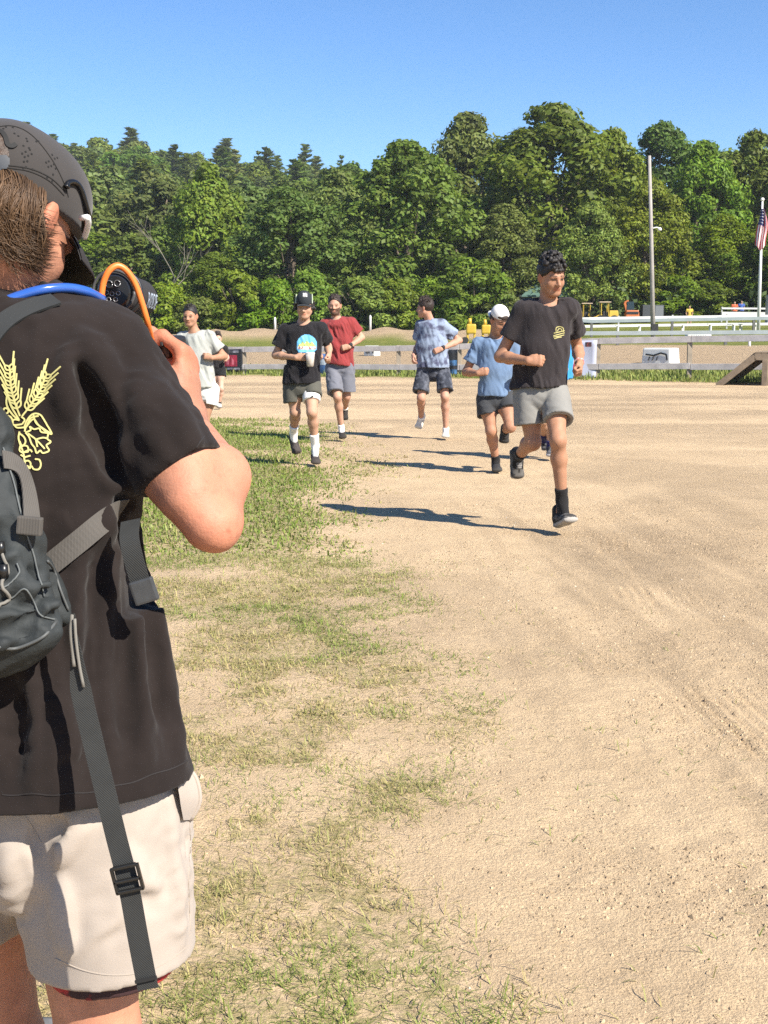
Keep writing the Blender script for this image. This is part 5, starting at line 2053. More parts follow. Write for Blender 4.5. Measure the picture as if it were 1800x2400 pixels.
# white liner showing below the raised leg of the shorts
j = capr['j']
T = SDF()
d_ = unit(j('kB') - j('hB'))
e0 = j('hB') + (j('kB') - j('hB')) * .34; e1 = j('hB') + (j('kB') - j('hB')) * .60
T.cap(e0, e1 + d_ * .05, .092, .086, 0)
T.cut(e1, d_)
lin = link('shorts_liner', T.mesh('shorts_liner', .008), capr['body'], cloth('white liner', (.72, .70, .68)))
lb = bvh_of(lin)
print_patch(lb, [(727, 932), (731, 928), (735, 926), (734, 931)], 1.2, 'liner_print', mat('black print', (.02, .02, .02), .8), lin)
# the cup
cup_c = P(727, 840, 13.0 - .19)
cup = thing('plastic_cup', 'clear plastic cup with pale drink held by the black-capped runner', 'cup', loc=cup_c)
cm = MB()
cm.tube([(0, 0, -.080), (0, 0, .045)], [.034, .046], 20)
cm.build('cup_wall', mat('frosted cup plastic', (.60, .56, .52), .25, color2=(.42, .36, .30), mix_scale=14, coat=.5), cup, True)
cm = MB().tube([(0, 0, .046), (0, 0, .052), (0, 0, .060)], [.048, .048, .042], 20)
cm.build('lid', mat('white cup lid', (.72, .71, .69), .3), cup, False)

# ---- bearded runner in red
red = make_person(dict(
    Y=16.3, vox=0.0088, label='bearded runner in a brick red T-shirt and grey shorts', group=G_RUN, seed=3,
    skin=(0.432, 0.245, 0.166), yaw=-3, pitch=3, beard=.85, sleeve=0.66, sleeve_r=.082, shortA=.86, shortB=.86, ease=.034, short_r=.115,
    J=dict(head=(784, 716, 0), neck=(788, 747, .03), sA=(762, 760, .03), sB=(823, 757, .0), eA=(744, 812, .10), wA=(747, 830, -.10),
           eB=(848, 791, .04), wB=(818, 813, -.14), hA=(781, 862, .02), hB=(812, 860, .0), kA=(791, 930, -.2), aA=(800, 1004, -.06), kB=(812, 928, .0),
           aB=(808, 958, .44), heelA=(803, 1021, .06), toeA=(804, 1030, -.22), heelB=(806, 945, .52), toeB=(807, 990, .44), hemA=(762, 850, 0), hemB=(830, 859, 0)),
    handA=dict(palm=(.9, .3, 0), d=(.1, -.8, -.5)), handB=dict(palm=(-.2, .95, -.2), d=(-1, -.2, -.15), side=(0, 0, 1)),
    shirt=cloth('brick red jersey', (0.23, 0.036, 0.036)), shorts=cloth('blue grey shorts', (0.135, 0.14, 0.165)), fold=.014,
    shoe=dict(upper=(.03, .026, .024), sole=(.04, .035, .03), lace=(.06, .05, .05)), sock=(M_WHITE_SOCK, .13), hair='side', hair_mat=M_HAIR_BROWN))
watch(red['j']('wB'), red['j']('eB'), .033, red['body'])

# ---- runner looking back, tie-dye shirt
tie = make_person(dict(
    Y=16.55, vox=0.0088, label='runner looking away over his shoulder in a blue tie-dye T-shirt', group=G_RUN, seed=4,
    skin=(0.440, 0.241, 0.166), yaw=-112, pitch=0, sleeve=0.66, sleeve_r=.085, shortA=.80, shortB=.80, ease=.034, short_r=.118,
    J=dict(head=(996, 722, .0), neck=(1008, 754, .04), sA=(986, 763, .08), sB=(1036, 761, .0), eA=(980, 810, .18), wA=(969, 833, .02),
           eB=(1077, 798, .10), wB=(1034, 818, -.14), hA=(996, 868, .03), hB=(1034, 867, .0), kA=(987, 932, -.1), aA=(987, 978, .22), kB=(1043, 930, -.16),
           aB=(1045, 1005, -.04), heelA=(994, 974, .34), toeA=(978, 1010, .20), heelB=(1045, 1022, .08), toeB=(1044, 1027, -.2), hemA=(976, 861, 0), hemB=(1053, 861, 0)),
    handA=dict(palm=(1, .2, 0), d=(-.1, -.5, -.8), curl=.55), handB=dict(palm=(-.1, .95, -.2), d=(-1, -.15, -.35), curl=.9, side=(0, 0, 1)),
    shirt=cloth('blue tie-dye jersey', (0.23, 0.28, 0.37), color2=(0.07, 0.075, 0.125), mix_scale=11, mix_lo=.45, mix_hi=.62),
    shorts=cloth('mottled navy shorts', (0.030, 0.034, 0.046), color2=(.12, .13, .16), mix_scale=14, mix_lo=.45, mix_hi=.7),
    shoe=dict(upper=(.62, .58, .50), sole=(.55, .52, .46), lace=(.7, .68, .62)), sock=(M_WHITE_SOCK, .05), hair='messy', hair_mat=M_HAIR_BROWN))
watch(tie['j']('wB'), tie['j']('eB'), .033, tie['body'])

# ---- runner in the white backward cap
wcap = make_person(dict(
    Y=12.3, vox=0.0084, label='runner in a backward white cap and plain blue T-shirt', group=G_RUN, seed=5,
    skin=(0.349, 0.178, 0.108), yaw=30, pitch=26, sleeve=0.64, sleeve_r=.082, shortA=.52, shortB=.45, ease=.022, short_r=.116,
    J=dict(head=(1170, 751, -.04), neck=(1162, 790, .03), sA=(1122, 808, .03), sB=(1196, 802, .0), eA=(1092, 872, .05), wA=(1120, 875, -.17),
           eB=(1216, 862, .12), wB=(1214, 880, -.1), hA=(1141, 935, .02), hB=(1184, 932, .0), kA=(1151, 1010, -.08), aA=(1162, 1078, .04), kB=(1196, 1000, -.18),
           aB=(1184, 1010, .24), heelA=(1161, 1104, .14), toeA=(1166, 1107, -.15), heelB=(1182, 995, .34), toeB=(1180, 1046, .26), hemA=(1119, 927, 0), hemB=(1199, 927, 0)),
    handA=dict(palm=(.3, .9, -.1), d=(1, -.3, .25), side=(.1, 0, 1)), handB=dict(palm=(-1, 0, 0)),
    shirt=cloth('plain blue cotton', (0.125, 0.19, 0.30)), shorts=cloth('charcoal shorts', (0.042, 0.044, 0.048)), fold=.012,
    shoe=dict(upper=(.028, .027, .028), sole=(.05, .048, .045), lace=(.05, .05, .05)), sock=(M_BLACK_SOCK, .16), hair='nape', hair_mat=M_HAIR_BLACK))
cap_hat(wcap['H'], wcap['body'], cloth('white cap cloth', (.66, .65, .63)), cloth('white cap cloth', (.66, .65, .63)), backwards=True, peak=.006, vox=.006)
H_ = wcap['H']
MB().ribbon([H_.at(q, .096 - 4 * q * q, .036) for q in np.linspace(-.042, .042, 7)], .010, [Vector(H_.f)] * 7, .003).build('adjuster_strap', cloth('brown cap strap', (.10, .06, .045)), wcap['body'])
S_ = SDF()
S_.ell(H_.at(0, .02, .055), np.array((.074, .074, .05)), (H_.l, H_.f, H_.u), 0)
S_.cut(H_.at(0, 0, .042), -H_.u)
link('hair', S_.mesh('hair', .006), wcap['body'], M_HAIR_BROWN)

# ---- runner in grey and white at the left
grey = make_person(dict(
    Y=15.0, vox=0.0084, label='runner in pale grey T-shirt and white shorts beyond the raised hand', group=G_RUN, seed=6,
    skin=(0.373, 0.199, 0.124), yaw=-10, pitch=3, sleeve=0.66, sleeve_r=.088, shortA=.42, shortB=.48, ease=.028, short_r=.118,
    J=dict(head=(446, 741, 0), neck=(455, 777, .03), sA=(428, 792, .04), sB=(489, 790, .0), eA=(404, 840, .1), wA=(420, 856, -.1),
           eB=(526, 835, .04), wB=(496, 839, -.15), hA=(462, 915, .02), hB=(494, 914, .0), kA=(448, 975, -.22), aA=(450, 1020, .1), kB=(480, 985, -.05),
           aB=(470, 1046, .1), heelA=(450, 1032, .2), toeA=(446, 1050, -.05), heelB=(472, 1058, .2), toeB=(470, 1062, -.1), hemA=(436, 908, 0), hemB=(507, 907, 0)),
    handA=dict(palm=(1, 0, 0)), handB=dict(palm=(-.3, .9, -.1), d=(-1, -.2, .3), curl=.85, side=(0, 0, 1)),
    shirt=cloth('pale grey jersey', (0.34, 0.35, 0.325)), shorts=cloth('white shorts', (0.56, 0.55, 0.52)), fold=.014,
    shoe=dict(upper=(.3, .3, .3), sole=(.5, .5, .5), lace=(.5, .5, .5)), sock=(M_WHITE_SOCK, .15), hair='short'))

# ---- runner far back, in black shorts
far_r = make_person(dict(
    Y=23.6, vox=0.011, label='distant runner in black shorts half hidden behind the pale grey T-shirt', group=G_RUN, seed=7, size=.92,
    skin=(0.498, 0.307, 0.224), yaw=10, pitch=10, sleeve=0.5, shortA=.36, shortB=.36, ease=.015, short_r=.10,
    J=dict(head=(510, 793, -.05), neck=(508, 812, .0), sA=(490, 818, .0), sB=(526, 818, .0), eA=(482, 842, .1), wA=(490, 850, -.1),
           eB=(533, 838, .1), wB=(531, 842, -.12), hA=(501, 866, .0), hB=(517, 866, .0), kA=(503, 912, .0), aA=(504, 925, .3), kB=(518, 911, -.1),
           aB=(514, 944, .0), heelA=(503, 922, .35), toeA=(504, 942, .3), heelB=(513, 956, .1), toeB=(514, 957, -.12), hemA=(492, 862, 0), hemB=(525, 862, 0)),
    shirt=cloth('black running top', (0.016, 0.015, 0.016)), shorts=cloth('black running shorts', (0.012, 0.012, 0.013)),
    shoe=dict(upper=(.55, .52, .48), sole=(.2, .18, .16), lace=(.6, .6, .6)), sock=(M_BLACK_SOCK, .1), hair='side', hair_mat=M_HAIR_BROWN, hair_vox=.008))

# ---- runner hidden behind the leader, blue shirt
blue = make_person(dict(
    Y=13.6, vox=0.0088, label='runner in bright blue shirt mostly hidden behind the leading runner', group=G_RUN, seed=8,
    skin=(0.415, 0.241, 0.158), yaw=5, pitch=5, sleeve=0.6, sleeve_r=.08, shortA=.8, shortB=.8, ease=.035, short_r=.11,
    J=dict(head=(1290, 746, .0), neck=(1294, 778, .03), sA=(1262, 792, .03), sB=(1332, 794, .0), eA=(1236, 840, .1), wA=(1250, 860, -.12),
           eB=(1340, 842, .12), wB=(1326, 866, -.1), hA=(1266, 915, .0), hB=(1302, 915, .0), kA=(1272, 985, -.1), aA=(1276, 1030, .2), kB=(1292, 990, .0),
           aB=(1290, 1050, .05), heelA=(1272, 1022, .34), toeA=(1282, 1062, .2), heelB=(1289, 1066, .12), toeB=(1291, 1072, -.14), hemA=(1252, 905, 0), hemB=(1342, 885, 0)),
    shirt=cloth('bright blue jersey', (0.035, 0.24, 0.52)), shorts=cloth('white grey shorts', (0.5, 0.5, 0.5)),
    shoe=dict(upper=(.02, .02, .022), sole=(.32, .32, .34), lace=(.06, .06, .06)), sock=(cloth('navy sock', (.02, .022, .09)), .3), hair='short'))
spectator(1614, 86, 716, (.55, .38, .06), 'distant spectator in a yellow shirt behind the white board fence', 31)
spectator(1719, 91, 706, (.50, .12, .05), 'distant spectator in an orange shirt beside one in blue', 32)
spectator(1735, 91.5, 704, (.05, .10, .32), 'distant spectator in a blue shirt right of the orange one', 33)

# ================================================================== THE CAMERA OPERATOR, seen from behind
OY = 1.72
C = lambda u, v, d=0.0: P(u, v, OY + d)
CV = lambda u, v, d=0.0: V3(P(u, v, OY + d))
OSKIN = np.array((0.43, 0.200, 0.125))
OH = Head(C(22, 516, .05), 156, 34, 2, 0.96)
OX = unit((1, -.22, 0))            # across the shoulders, towards his right
S = SDF()
OH.build(S, CV(5, 735, .10), .058)
sR, eR, wR = CV(258, 832, .05), CV(497, 1228, -.03), CV(432, 992, .19)
S.cap(CV(-5, 775, .10), sR + V3((-.01, 0, -.008)), .042, .044, .04)
S.ball(sR, .046, .03)
um = sR * .30 + eR * .70
S.cap(sR, um, .043, .047, .03)
S.cap(um, eR, .049, .032, .03)
S.ball(CV(510, 1246, -.045), .019, .03)
S.ball(CV(517, 1262, -.048), .011, .016)
fm = CV(512, 1118, .03)
S.cap(eR + V3((.004, .01, .008)), fm, .034, .041, .025)
S.cap(fm, wR, .040, .030, .02)
S.cap(CV(440, 1170, -.045), CV(478, 1225, -.05), .030, .022, .03)
sL = CV(-330, 850, .22)
eL, wL = CV(-420, 1200, .25), CV(-60, 960, .42)
S.cap(CV(-5, 775, .10), sL, .042, .044, .04)
S.cap(sL, eL, .052, .042, .03); S.cap(eL, wL, .041, .028, .02)
hand(S, wL, unit(V3(CV(120, 900, .46)) - wL), (0, .2, 1), (0, 0.2, 1), .7, 1.0)
S.econe(CV(-10, 880, .09), CV(0, 1250, .07), (.135, .085), (.140, .09), OX, .04)
S.econe(CV(10, 1250, .07), CV(15, 1800, .06), (.150, .10), (.175, .12), OX, .06)
# legs
for (hu, hv, hd, ku, kv, kd, fx) in ((170, 1830, .05, 232, 2440, .05, 250), (-120, 1830, .10, 10, 2440, .20, -20)):
    hp, kn = CV(hu, hv, hd), CV(ku, kv, kd)
    an = V3((kn[0] * 1.05, kn[1] + .10, 0.10))
    S.cap(hp, hp * .5 + kn * .5, .088, .076, .05); S.cap(hp * .5 + kn * .5, kn, .076, .058, .03)
    S.cap(kn, kn * .65 + an * .35 - V3((0, .015, 0)), .056, .060, .03); S.cap(kn * .65 + an * .35 - V3((0, .015, 0)), an, .060, .036, .03)
    S.cap(an, an + V3((.02, .10, -.055)), .036, .03, .02)
    if hu > 0:
        OP_AN = an
    else:
        OP_AN2 = an
# right hand round the camera grip
gr_w = CV(434, 975, .20)
hand(S, gr_w, unit(V3(CV(434, 880, .225)) - gr_w), (-1, .15, .05), (-.2, -1, .1), .80, 1.1, thumb_in=.2)
S.cap(wR, gr_w, .029, .029, .02)
S.cap(CV(358, 815, .245), CV(398, 925, .215), .022, .028, .014)      # heel of the other palm under the grip
S.cap(CV(358, 815, .245), CV(352, 782, .25), .018, .013, .01)
me = S.mesh('person', .005)
co = mesh_co(me)
col = np.tile(OSKIN, (len(co), 1)) * (0.90 + 0.2 * fbm(co[:, 0] * 14, co[:, 1] * 14, co[:, 2] * 14, seed=1)[:, None])
fr = sstep(.62, .72, fbm(co[:, 0] * 160, co[:, 1] * 160, co[:, 2] * 160, oct=2, seed=9))[:, None]
col = col * (1 - .12 * fr) * (0.90 + 0.2 * fbm(co[:, 0] * 55, co[:, 1] * 55, co[:, 2] * 55, oct=3, seed=12)[:, None])
redden = np.exp(-(np.linalg.norm(co - eR, axis=1) / .07) ** 2)[:, None]
col = col * (1 - redden * np.array([.02, .16, .18]))
col = OH.paint(co, col, OSKIN, .25)
# creases over the point of the elbow and knuckle redness
for (u, v, du, dv) in ((498, 1238, 16, -10), (506, 1228, 16, -14), (492, 1250, 14, -6)):
    d_ = np.abs((co - CV(u, v, -.05)) @ unit((.45, 0, 1)))
    near_ = np.linalg.norm(co - CV(u + 6, v - 4, -.05), axis=1) < .024
    col[near_ & (d_ < .0022)] *= np.array([.80, .66, .62])
set_attr(me, 'Col', np.clip(col, 0, 1))
op = link('person', me, None, skin_mat('skin', OSKIN))
tag(op, 'camera operator in black T-shirt and beige shorts seen from behind, filming', 'person')

# ---- T-shirt
send = sR + (eR - sR) * .70
arm = unit(eR - sR)


def shirt_form(T):
    T.econe(CV(-10, 850, .09), CV(-5, 1120, .07), (.170, .125), (.196, .140), OX, .0)
    T.econe(CV(-5, 1120, .07), CV(-2, 1500, .06), (.196, .140), (.228, .152), OX, .05)
    T.econe(CV(-2, 1500, .06), CV(0, 2000, .05), (.228, .152), (.335, .190), OX, .06)
    T.cap(CV(-10, 772, .10), sR + V3((-.012, 0, .002)), .060, .055, .05)
    T.cap(CV(-10, 772, .10), sL, .062, .062, .05)
    T.ell(CV(20, 880, .03), (.135, .09, .10), (OX, (.22, 1, 0), (0, 0, 1)), .06)      # rounded upper back
    T.cap(sR, send + arm * .05, .0565, .0660, .03)
    T.cap(sL, sL + (eL - sL) * .7, .064, .075, .04)
    return T


_t0 = shirt_form(SDF()).mesh('form', .009)
_tb0 = BVHTree.FromPolygons([v.co for v in _t0.vertices], [p.vertices[:] for p in _t0.polygons])


def crease(T, bv_, pix, r, depth, k=.018, op='add', n=9):
    """a fold (add) or a furrow (sub) lying along the cloth; pix = photo pixels"""
    pts = []
    for q in spline([(a, b, 0) for a, b in pix], n):
        p, nn = on_surface(bv_, q.x, q.y, 0)
        if p is not None:
            pts.append(V3(p) + V3(nn) * depth)
    m = len(pts)
    for i in range(m - 1):
        t0, t1 = i / (m - 1), (i + 1) / (m - 1)
        f0, f1 = math.sin(math.pi * (.12 + .76 * t0)), math.sin(math.pi * (.12 + .76 * t1))
        T.cap(pts[i] - 0 * depth, pts[i + 1], r * f0, r * f1, k, op)


T = shirt_form(SDF())
for pix, r_ in (([(283, 985), (235, 900), (180, 835)], .011), ([(290, 1080), (240, 985), (190, 880)], .012), ([(285, 1160), (245, 1080), (215, 985)], .011), ([(262, 905), (225, 840), (190, 790)], .010),
                ([(150, 815), (148, 900), (165, 990)], .008), ([(262, 1190), (245, 1230), (200, 1260)], .010), ([(300, 1310), (310, 1500), (345, 1780)], .014), ([(240, 1290), (248, 1500), (262, 1780)], .013),
                ([(65, 1590), (75, 1700), (98, 1880)], .015), ([(180, 1230), (190, 1400), (200, 1520)], .010), ([(355, 1380), (385, 1580), (425, 1780)], .013), ([(130, 1640), (140, 1760), (150, 1880)], .011),
                ([(320, 880), (345, 960), (390, 1060)], .009), ([(370, 905), (410, 980), (455, 1050)], .008)):
    crease(T, _tb0, pix, r_, -r_ * .55, .026)
for pix, r_ in (([(270, 1035), (240, 965), (186, 868)], .007), ([(272, 1120), (243, 1045), (205, 950)], .007), ([(30, 1590), (36, 1680), (42, 1790)], .013), ([(215, 1330), (222, 1550), (230, 1760)], .011),
                ([(275, 1420), (285, 1600), (298, 1750)], .010), ([(275, 1180), (300, 1240), (320, 1330)], .012), ([(345, 1350), (350, 1500), (376, 1700)], .009)):
    crease(T, _tb0, pix, r_, r_ * .55, .024, 'sub')
T.cut(send, arm, (send + arm * .085, .12))
T.cap(send + arm * .015, send + arm * .08, .0535, .0535, 0, 'sub')
hem = CV(455, 1797, .05)
T.cut(hem, (0.03, 0, -1), (hem - V3((.2, 0, .20)), np.array([.6, .4, .205])))
T.econe(CV(0, 1850, .05), CV(0, 2050, .05), (.275, .165), (.30, .18), OX, 0, 'sub')
T.cap(CV(8, 712, .11), CV(16, 560, .11), .064, .073, .008, 'sub')
tme = T.mesh('t_shirt', .0047)
tc_ = mesh_co(tme)
hm_ = sstep(.0, .07, tc_[:, 2] - (hem[2] + .02)) * sstep(-.01, -.06, (tc_ - send) @ arm * (np.linalg.norm(tc_ - send, axis=1) < .16))
hm_ = np.where(np.linalg.norm(tc_ - send, axis=1) < .16, hm_, sstep(.0, .07, tc_[:, 2] - (hem[2] + .02)))
wrinkle(tme, (0.15, 0, 1), .0085, 61, fx=20, fz=5, mask=hm_)
wrinkle(tme, (0.9, -.2, .5), .0035, 67, fx=40, fz=12, mask=hm_)
displace(tme, .006 * (fbm(tc_[:, 0] * 9, tc_[:, 1] * 9, tc_[:, 2] * 5, oct=3, seed=3) - .5) + .0022 * (fbm(tc_[:, 0] * 40, tc_[:, 1] * 40, tc_[:, 2] * 25, oct=2, seed=8) - .5))
M_TEE = mat('washed black cotton', (0.0175, 0.0134, 0.0124), 1.0, var=.22, var_scale=14, bump=.5, bump_scale=520, bump_dist=.0012, sheen=.08, spec=.1)
tee = link('t_shirt', tme, op, M_TEE)
tb = bvh_of(tee)
M_STITCH = mat('dark seam thread', (0.016, 0.013, 0.013), .9)
hemline = [[(x, y) for x, y in zip(np.linspace(5, 440, 30), [1862 + 2 * math.sin(q) - 78 * max(0, (q / 29 * 435 + 5 - 150) / 290) ** 1.6 for q in range(30)])]]
print_lines(tb, hemline, .0016, 'hem_seam', M_STITCH, tee, .0004)
print_lines(tb, [[(356, 1128), (400, 1110), (440, 1075), (478, 1022)]], .0016, 'sleeve_seam', M_STITCH, tee, .0004)
nk = []
for a in np.linspace(0, 2 * math.pi, 33):
    h = tb.find_nearest(C(12, 690, .11) + Vector((math.cos(a) * .069, math.sin(a) * .069, .012 * math.sin(a))))
    nk.append(h[0])
MB().tube(nk, .0085, 8).build('collar', M_TEE, tee, True)

# printed wheat and hops emblem
EM = []


def petal(base, tip, w):
    bx, by = base; tx, ty = tip
    nx, ny = -(ty - by), (tx - bx)
    L_ = math.hypot(nx, ny) or 1
    nx, ny = nx / L_ * w, ny / L_ * w
    mx, my = (bx + tx) / 2, (by + ty) / 2
    return [base, (mx + nx, my + ny), tip, (mx - nx, my - ny), base]


def wheat(base, tip, n, bend):
    bx, by = base; tx, ty = tip
    pts = []
    for t in np.linspace(0, 1, n + 1):
        q = math.sin(t * math.pi) * bend
        pts.append((bx + (tx - bx) * t + q, by + (ty - by) * t))
    EM.append(pts)
    dx, dy = (tx - bx) / n, (ty - by) / n
    for i in range(1, n + 1):
        p = pts[i]
        for s_ in (-1, 1):
            L_ = 21 - 5 * i / n
            ang = math.atan2(dy, dx) + s_ * .62
            g = (p[0] + L_ * math.cos(ang), p[1] + L_ * math.sin(ang))
            EM.append(petal(p, g, 4.6))
            ang2 = math.atan2(dy, dx) + s_ * .30
            EM.append([g, (g[0] + 30 * math.cos(ang2), g[1] + 30 * math.sin(ang2))])


wheat((47, 975), (24, 868), 6, -6)
wheat((52, 975), (106, 886), 6, 5)
EM += [[(18, 920), (16, 948), (30, 972), (46, 985)], [(18, 920), (26, 950), (44, 982)],
       [(46, 985), (34, 983), (29, 990), (34, 996), (52, 994)], [(34, 996), (40, 1002), (56, 1002)], [(52, 994), (58, 984), (50, 976)],
       [(56, 1004), (64, 984), (78, 970), (94, 972), (106, 990), (121, 1016), (108, 1012), (90, 996), (78, 982), (62, 1000), (58, 1012)], [(78, 970), (84, 990), (100, 1004), (120, 1016)], [(62, 1000), (72, 980), (90, 974)],
       [(60, 1014), (72, 1008), (70, 1000), (80, 1006), (92, 1004), (96, 1012), (112, 1016), (110, 1028), (118, 1036), (108, 1044), (114, 1056), (100, 1062), (94, 1056), (86, 1062), (82, 1050), (74, 1040), (68, 1024), (60, 1014)],
       [(66, 1016), (84, 1030), (104, 1052)], [(84, 1030), (100, 1026), (112, 1028)], [(84, 1030), (88, 1048)],
       [(46, 1012), (44, 1030), (54, 1060), (58, 1084), (60, 1100)], [(46, 1016), (56, 1024), (60, 1036), (52, 1046), (46, 1034)], [(50, 1044), (64, 1046), (66, 1058), (56, 1060)], [(54, 1062), (46, 1056), (48, 1044)], [(56, 1060), (70, 1054), (76, 1060)], [(58, 1072), (48, 1066)], [(58, 1072), (72, 1068)],
       [(56, 1082), (50, 1092), (60, 1102), (64, 1092), (70, 1098), (72, 1086), (66, 1080), (56, 1082)], [(82, 1076), (92, 1078), (95, 1090), (90, 1100), (80, 1100), (74, 1092)],
       [(8, 962), (12, 956), (20, 960), (18, 968), (10, 968), (8, 962)], [(6, 980), (14, 974), (26, 978), (30, 992), (20, 1006), (8, 1002)], [(10, 984), (18, 992), (28, 990)], [(6, 1008), (12, 1018), (20, 1012)], [(14, 1010), (22, 1026), (30, 1036)]]
print_lines(tb, EM, .0021, 'wheat_print', mat('pale yellow emblem print', (0.48, 0.44, 0.17), .85), tee, .0012)

# ---- shorts
hz = CV(455, 2228, .035)
hz2 = CV(60, 2262, .0)


def shorts_form(T):
    T.econe(CV(20, 1700, .06), CV(25, 1900, .06), (.215, .125), (.225, .135), OX, 0)
    T.econe(CV(225, 1880, .05), CV(284, 2420, .035), (.136, .124), (.112, .114), OX, .016)
    T.econe(CV(-130, 1880, .12), CV(-118, 2420, .13), (.112, .120), (.104, .110), OX, .016)
    return T


_s0 = shorts_form(SDF()).mesh('form', .009)
_sb0 = BVHTree.FromPolygons([v.co for v in _s0.vertices], [p.vertices[:] for p in _s0.polygons])
T = shorts_form(SDF())
for pix, r_ in (([(105, 1990), (140, 1940), (190, 1895)], .012), ([(112, 2030), (150, 1990), (205, 1930)], .010), ([(140, 2060), (150, 2140), (158, 2240)], .009), ([(395, 1880), (415, 2060), (425, 2210)], .009), ([(300, 2000), (330, 2060), (370, 2080)], .006), ([(20, 1990), (25, 2090), (40, 2200)], .009)):
    crease(T, _sb0, pix, r_, -r_ * .5)
for pix, r_ in (([(96, 1965), (120, 1950), (150, 1925)], .010), ([(88, 1930), (95, 1990), (110, 2060)], .014)):
    crease(T, _sb0, pix, r_, r_ * .4, .012, 'sub')
T.cut(hz, (.05, 0, -1), (hz - V3((.10, 0, .20)), np.array([.24, .4, .2])))
T.cut(hz2, (0, 0, -1), (hz2 + V3((-.30, 0, -.2)), np.array([.19, .4, .2])))
T.econe(CV(272, 2320, .035), CV(292, 2500, .035), (.100, .104), (.100, .104), OX, 0, 'sub')
T.econe(CV(-118, 2320, .13), CV(-118, 2500, .13), (.095, .102), (.095, .102), OX, 0, 'sub')
sme = T.mesh('shorts', .0055)
sc_ = mesh_co(sme)
sm_ = sstep(.0, .06, sc_[:, 2] - (hz[2] + .015))
wrinkle(sme, (0.5, -.1, .8), .0080, 71, fx=18, fz=6, mask=sm_)
wrinkle(sme, (0.9, -.2, .3), .0035, 73, fx=36, fz=12, mask=sm_)
displace(sme, .006 * (fbm(sc_[:, 0] * 8, sc_[:, 1] * 8, sc_[:, 2] * 6, oct=3, seed=13) - .5))
M_BEIGE = mat('beige short cloth', (0.345, 0.298, 0.255), .9, var=.08, var_scale=10, bump=.4, bump_scale=520, bump_dist=.0008, sheen=.1, spec=.25)
osh = link('shorts', sme, op, M_BEIGE)
ob = bvh_of(osh)
print_lines(ob, [[(130, 2246), (200, 2275), (270, 2285), (340, 2276), (400, 2248), (445, 2212)], [(436, 1880), (446, 1960), (442, 2060), (446, 2180)], [(96, 1975), (70, 1930), (40, 1890)]], .0013, 'shorts_seam', mat('beige seam thread', (.36, .31, .26), .9), osh, .0005)
pk = [C(u, v, d) for (u, v, d) in ((438, 1800, .04), (458, 1822, .04), (468, 1862, .04), (464, 1890, .04), (446, 1922, .04))]
pk2 = [C(u, v, d) for (u, v, d) in ((405, 1800, .0), (412, 1822, -.01), (420, 1862, -.015), (424, 1890, -.01), (430, 1922, .0))]
pmb = MB()
a_, b_ = spline(pk, 14), spline(pk2, 14)
pmb.add([q for q in a_] + [q for q in b_], [(i, i + 1, i + 15, i + 14) for i in range(13)])
pocket = pmb.build('pocket', M_BEIGE, osh, True)
MB().tube(a_, .0035, 7).build('pocket_hem', M_BEIGE, pocket, True)
T = SDF()      # printed liner below the hem
T.econe(CV(268, 2150, .035), CV(262, 2420, .035), (.092, .096), (.088, .092), OX, 0)
T.cut(CV(230, 2322, -.03), (.03, 0, -1))
T.econe(CV(262, 2340, .035), CV(262, 2500, .035), (.078, .082), (.078, .082), OX, 0, 'sub')
link('shorts_liner', T.mesh('shorts_liner', .004), op, mat('red and black printed liner', (0.33, 0.02, 0.02), .8, color2=(.03, .01, .012), mix_scale=22, mix_lo=.48, mix_hi=.54))
T = SDF()
T.econe(CV(-100, 2050, .16), CV(-60, 2280, .17), (.098, .10), (.092, .095), OX, 0)
T.cut(CV(60, 2140, .15), (.0, 0, -1))
link('shorts_liner', T.mesh('shorts_liner', .005), op, MATS['red and black printed liner'])
for an in (OP_AN, OP_AN2):
    shoe(V3((an[0], an[1] - .07, .0)), V3((an[0] + .03, an[1] + .21, .0)), an, (.05, .05, .05), (.4, .4, .4), (.3, .3, .3), op, vox=.007)

# ---- hair: many fine locks over the back of the head
T = SDF()
T.ell(OH.at(0, -.026, .005), (.078, .082, .080), (OH.l, OH.f, OH.u), 0)
T.cap(OH.at(0.02, -.085, -.02), OH.at(.015, -.070, -.085), .050, .036, .03)
T.cut(OH.at(0, .012, 0), OH.f * .9 - OH.u * .3)
T.cut(OH.at(0, 0, -.080), -OH.u)
under_hair = link('under_hair', T.mesh('under_hair', .005), op, mat('hair underlayer', (.045, .026, .016), .6, var=.4, var_scale=70, bump=.8, bump_scale=120, bump_dist=.004))

hb, hb2 = bvh_of(op), bvh_of(under_hair)
M_LOCK = mat('brown hair lock', attr='Col', rough=.48, spec=.4, bump=.3, bump_scale=400, bump_dist=.001)
hr = random.Random(4)
locks = MB()
lock_cols = []


def lock(path, r0, shade):
    pts = []
    last = .05
    for (u, v, lift) in path:
        p, n = on_surface(hb, u, v, 0)
        p2, n2 = on_surface(hb2, u, v, 0)
        if p2 is not None and (p is None or p2.y < p.y):
            p, n = p2, n2
        if p is None:
            p = P(u, v, OY + last)
            n = Vector((0, -1, 0.1))
        last = p.y - OY
        pts.append(p + (Vector((0, -1, .15)) * .6 + n * .4).normalized() * lift)
    sp = spline(pts, 9)
    b = len(locks.v)
    locks.tube(sp, [r0 * w for w in (.7, .95, 1, 1, .95, .9, .75, .5, .15)], 3)
    lock_cols.extend([shade] * (len(locks.v) - b))


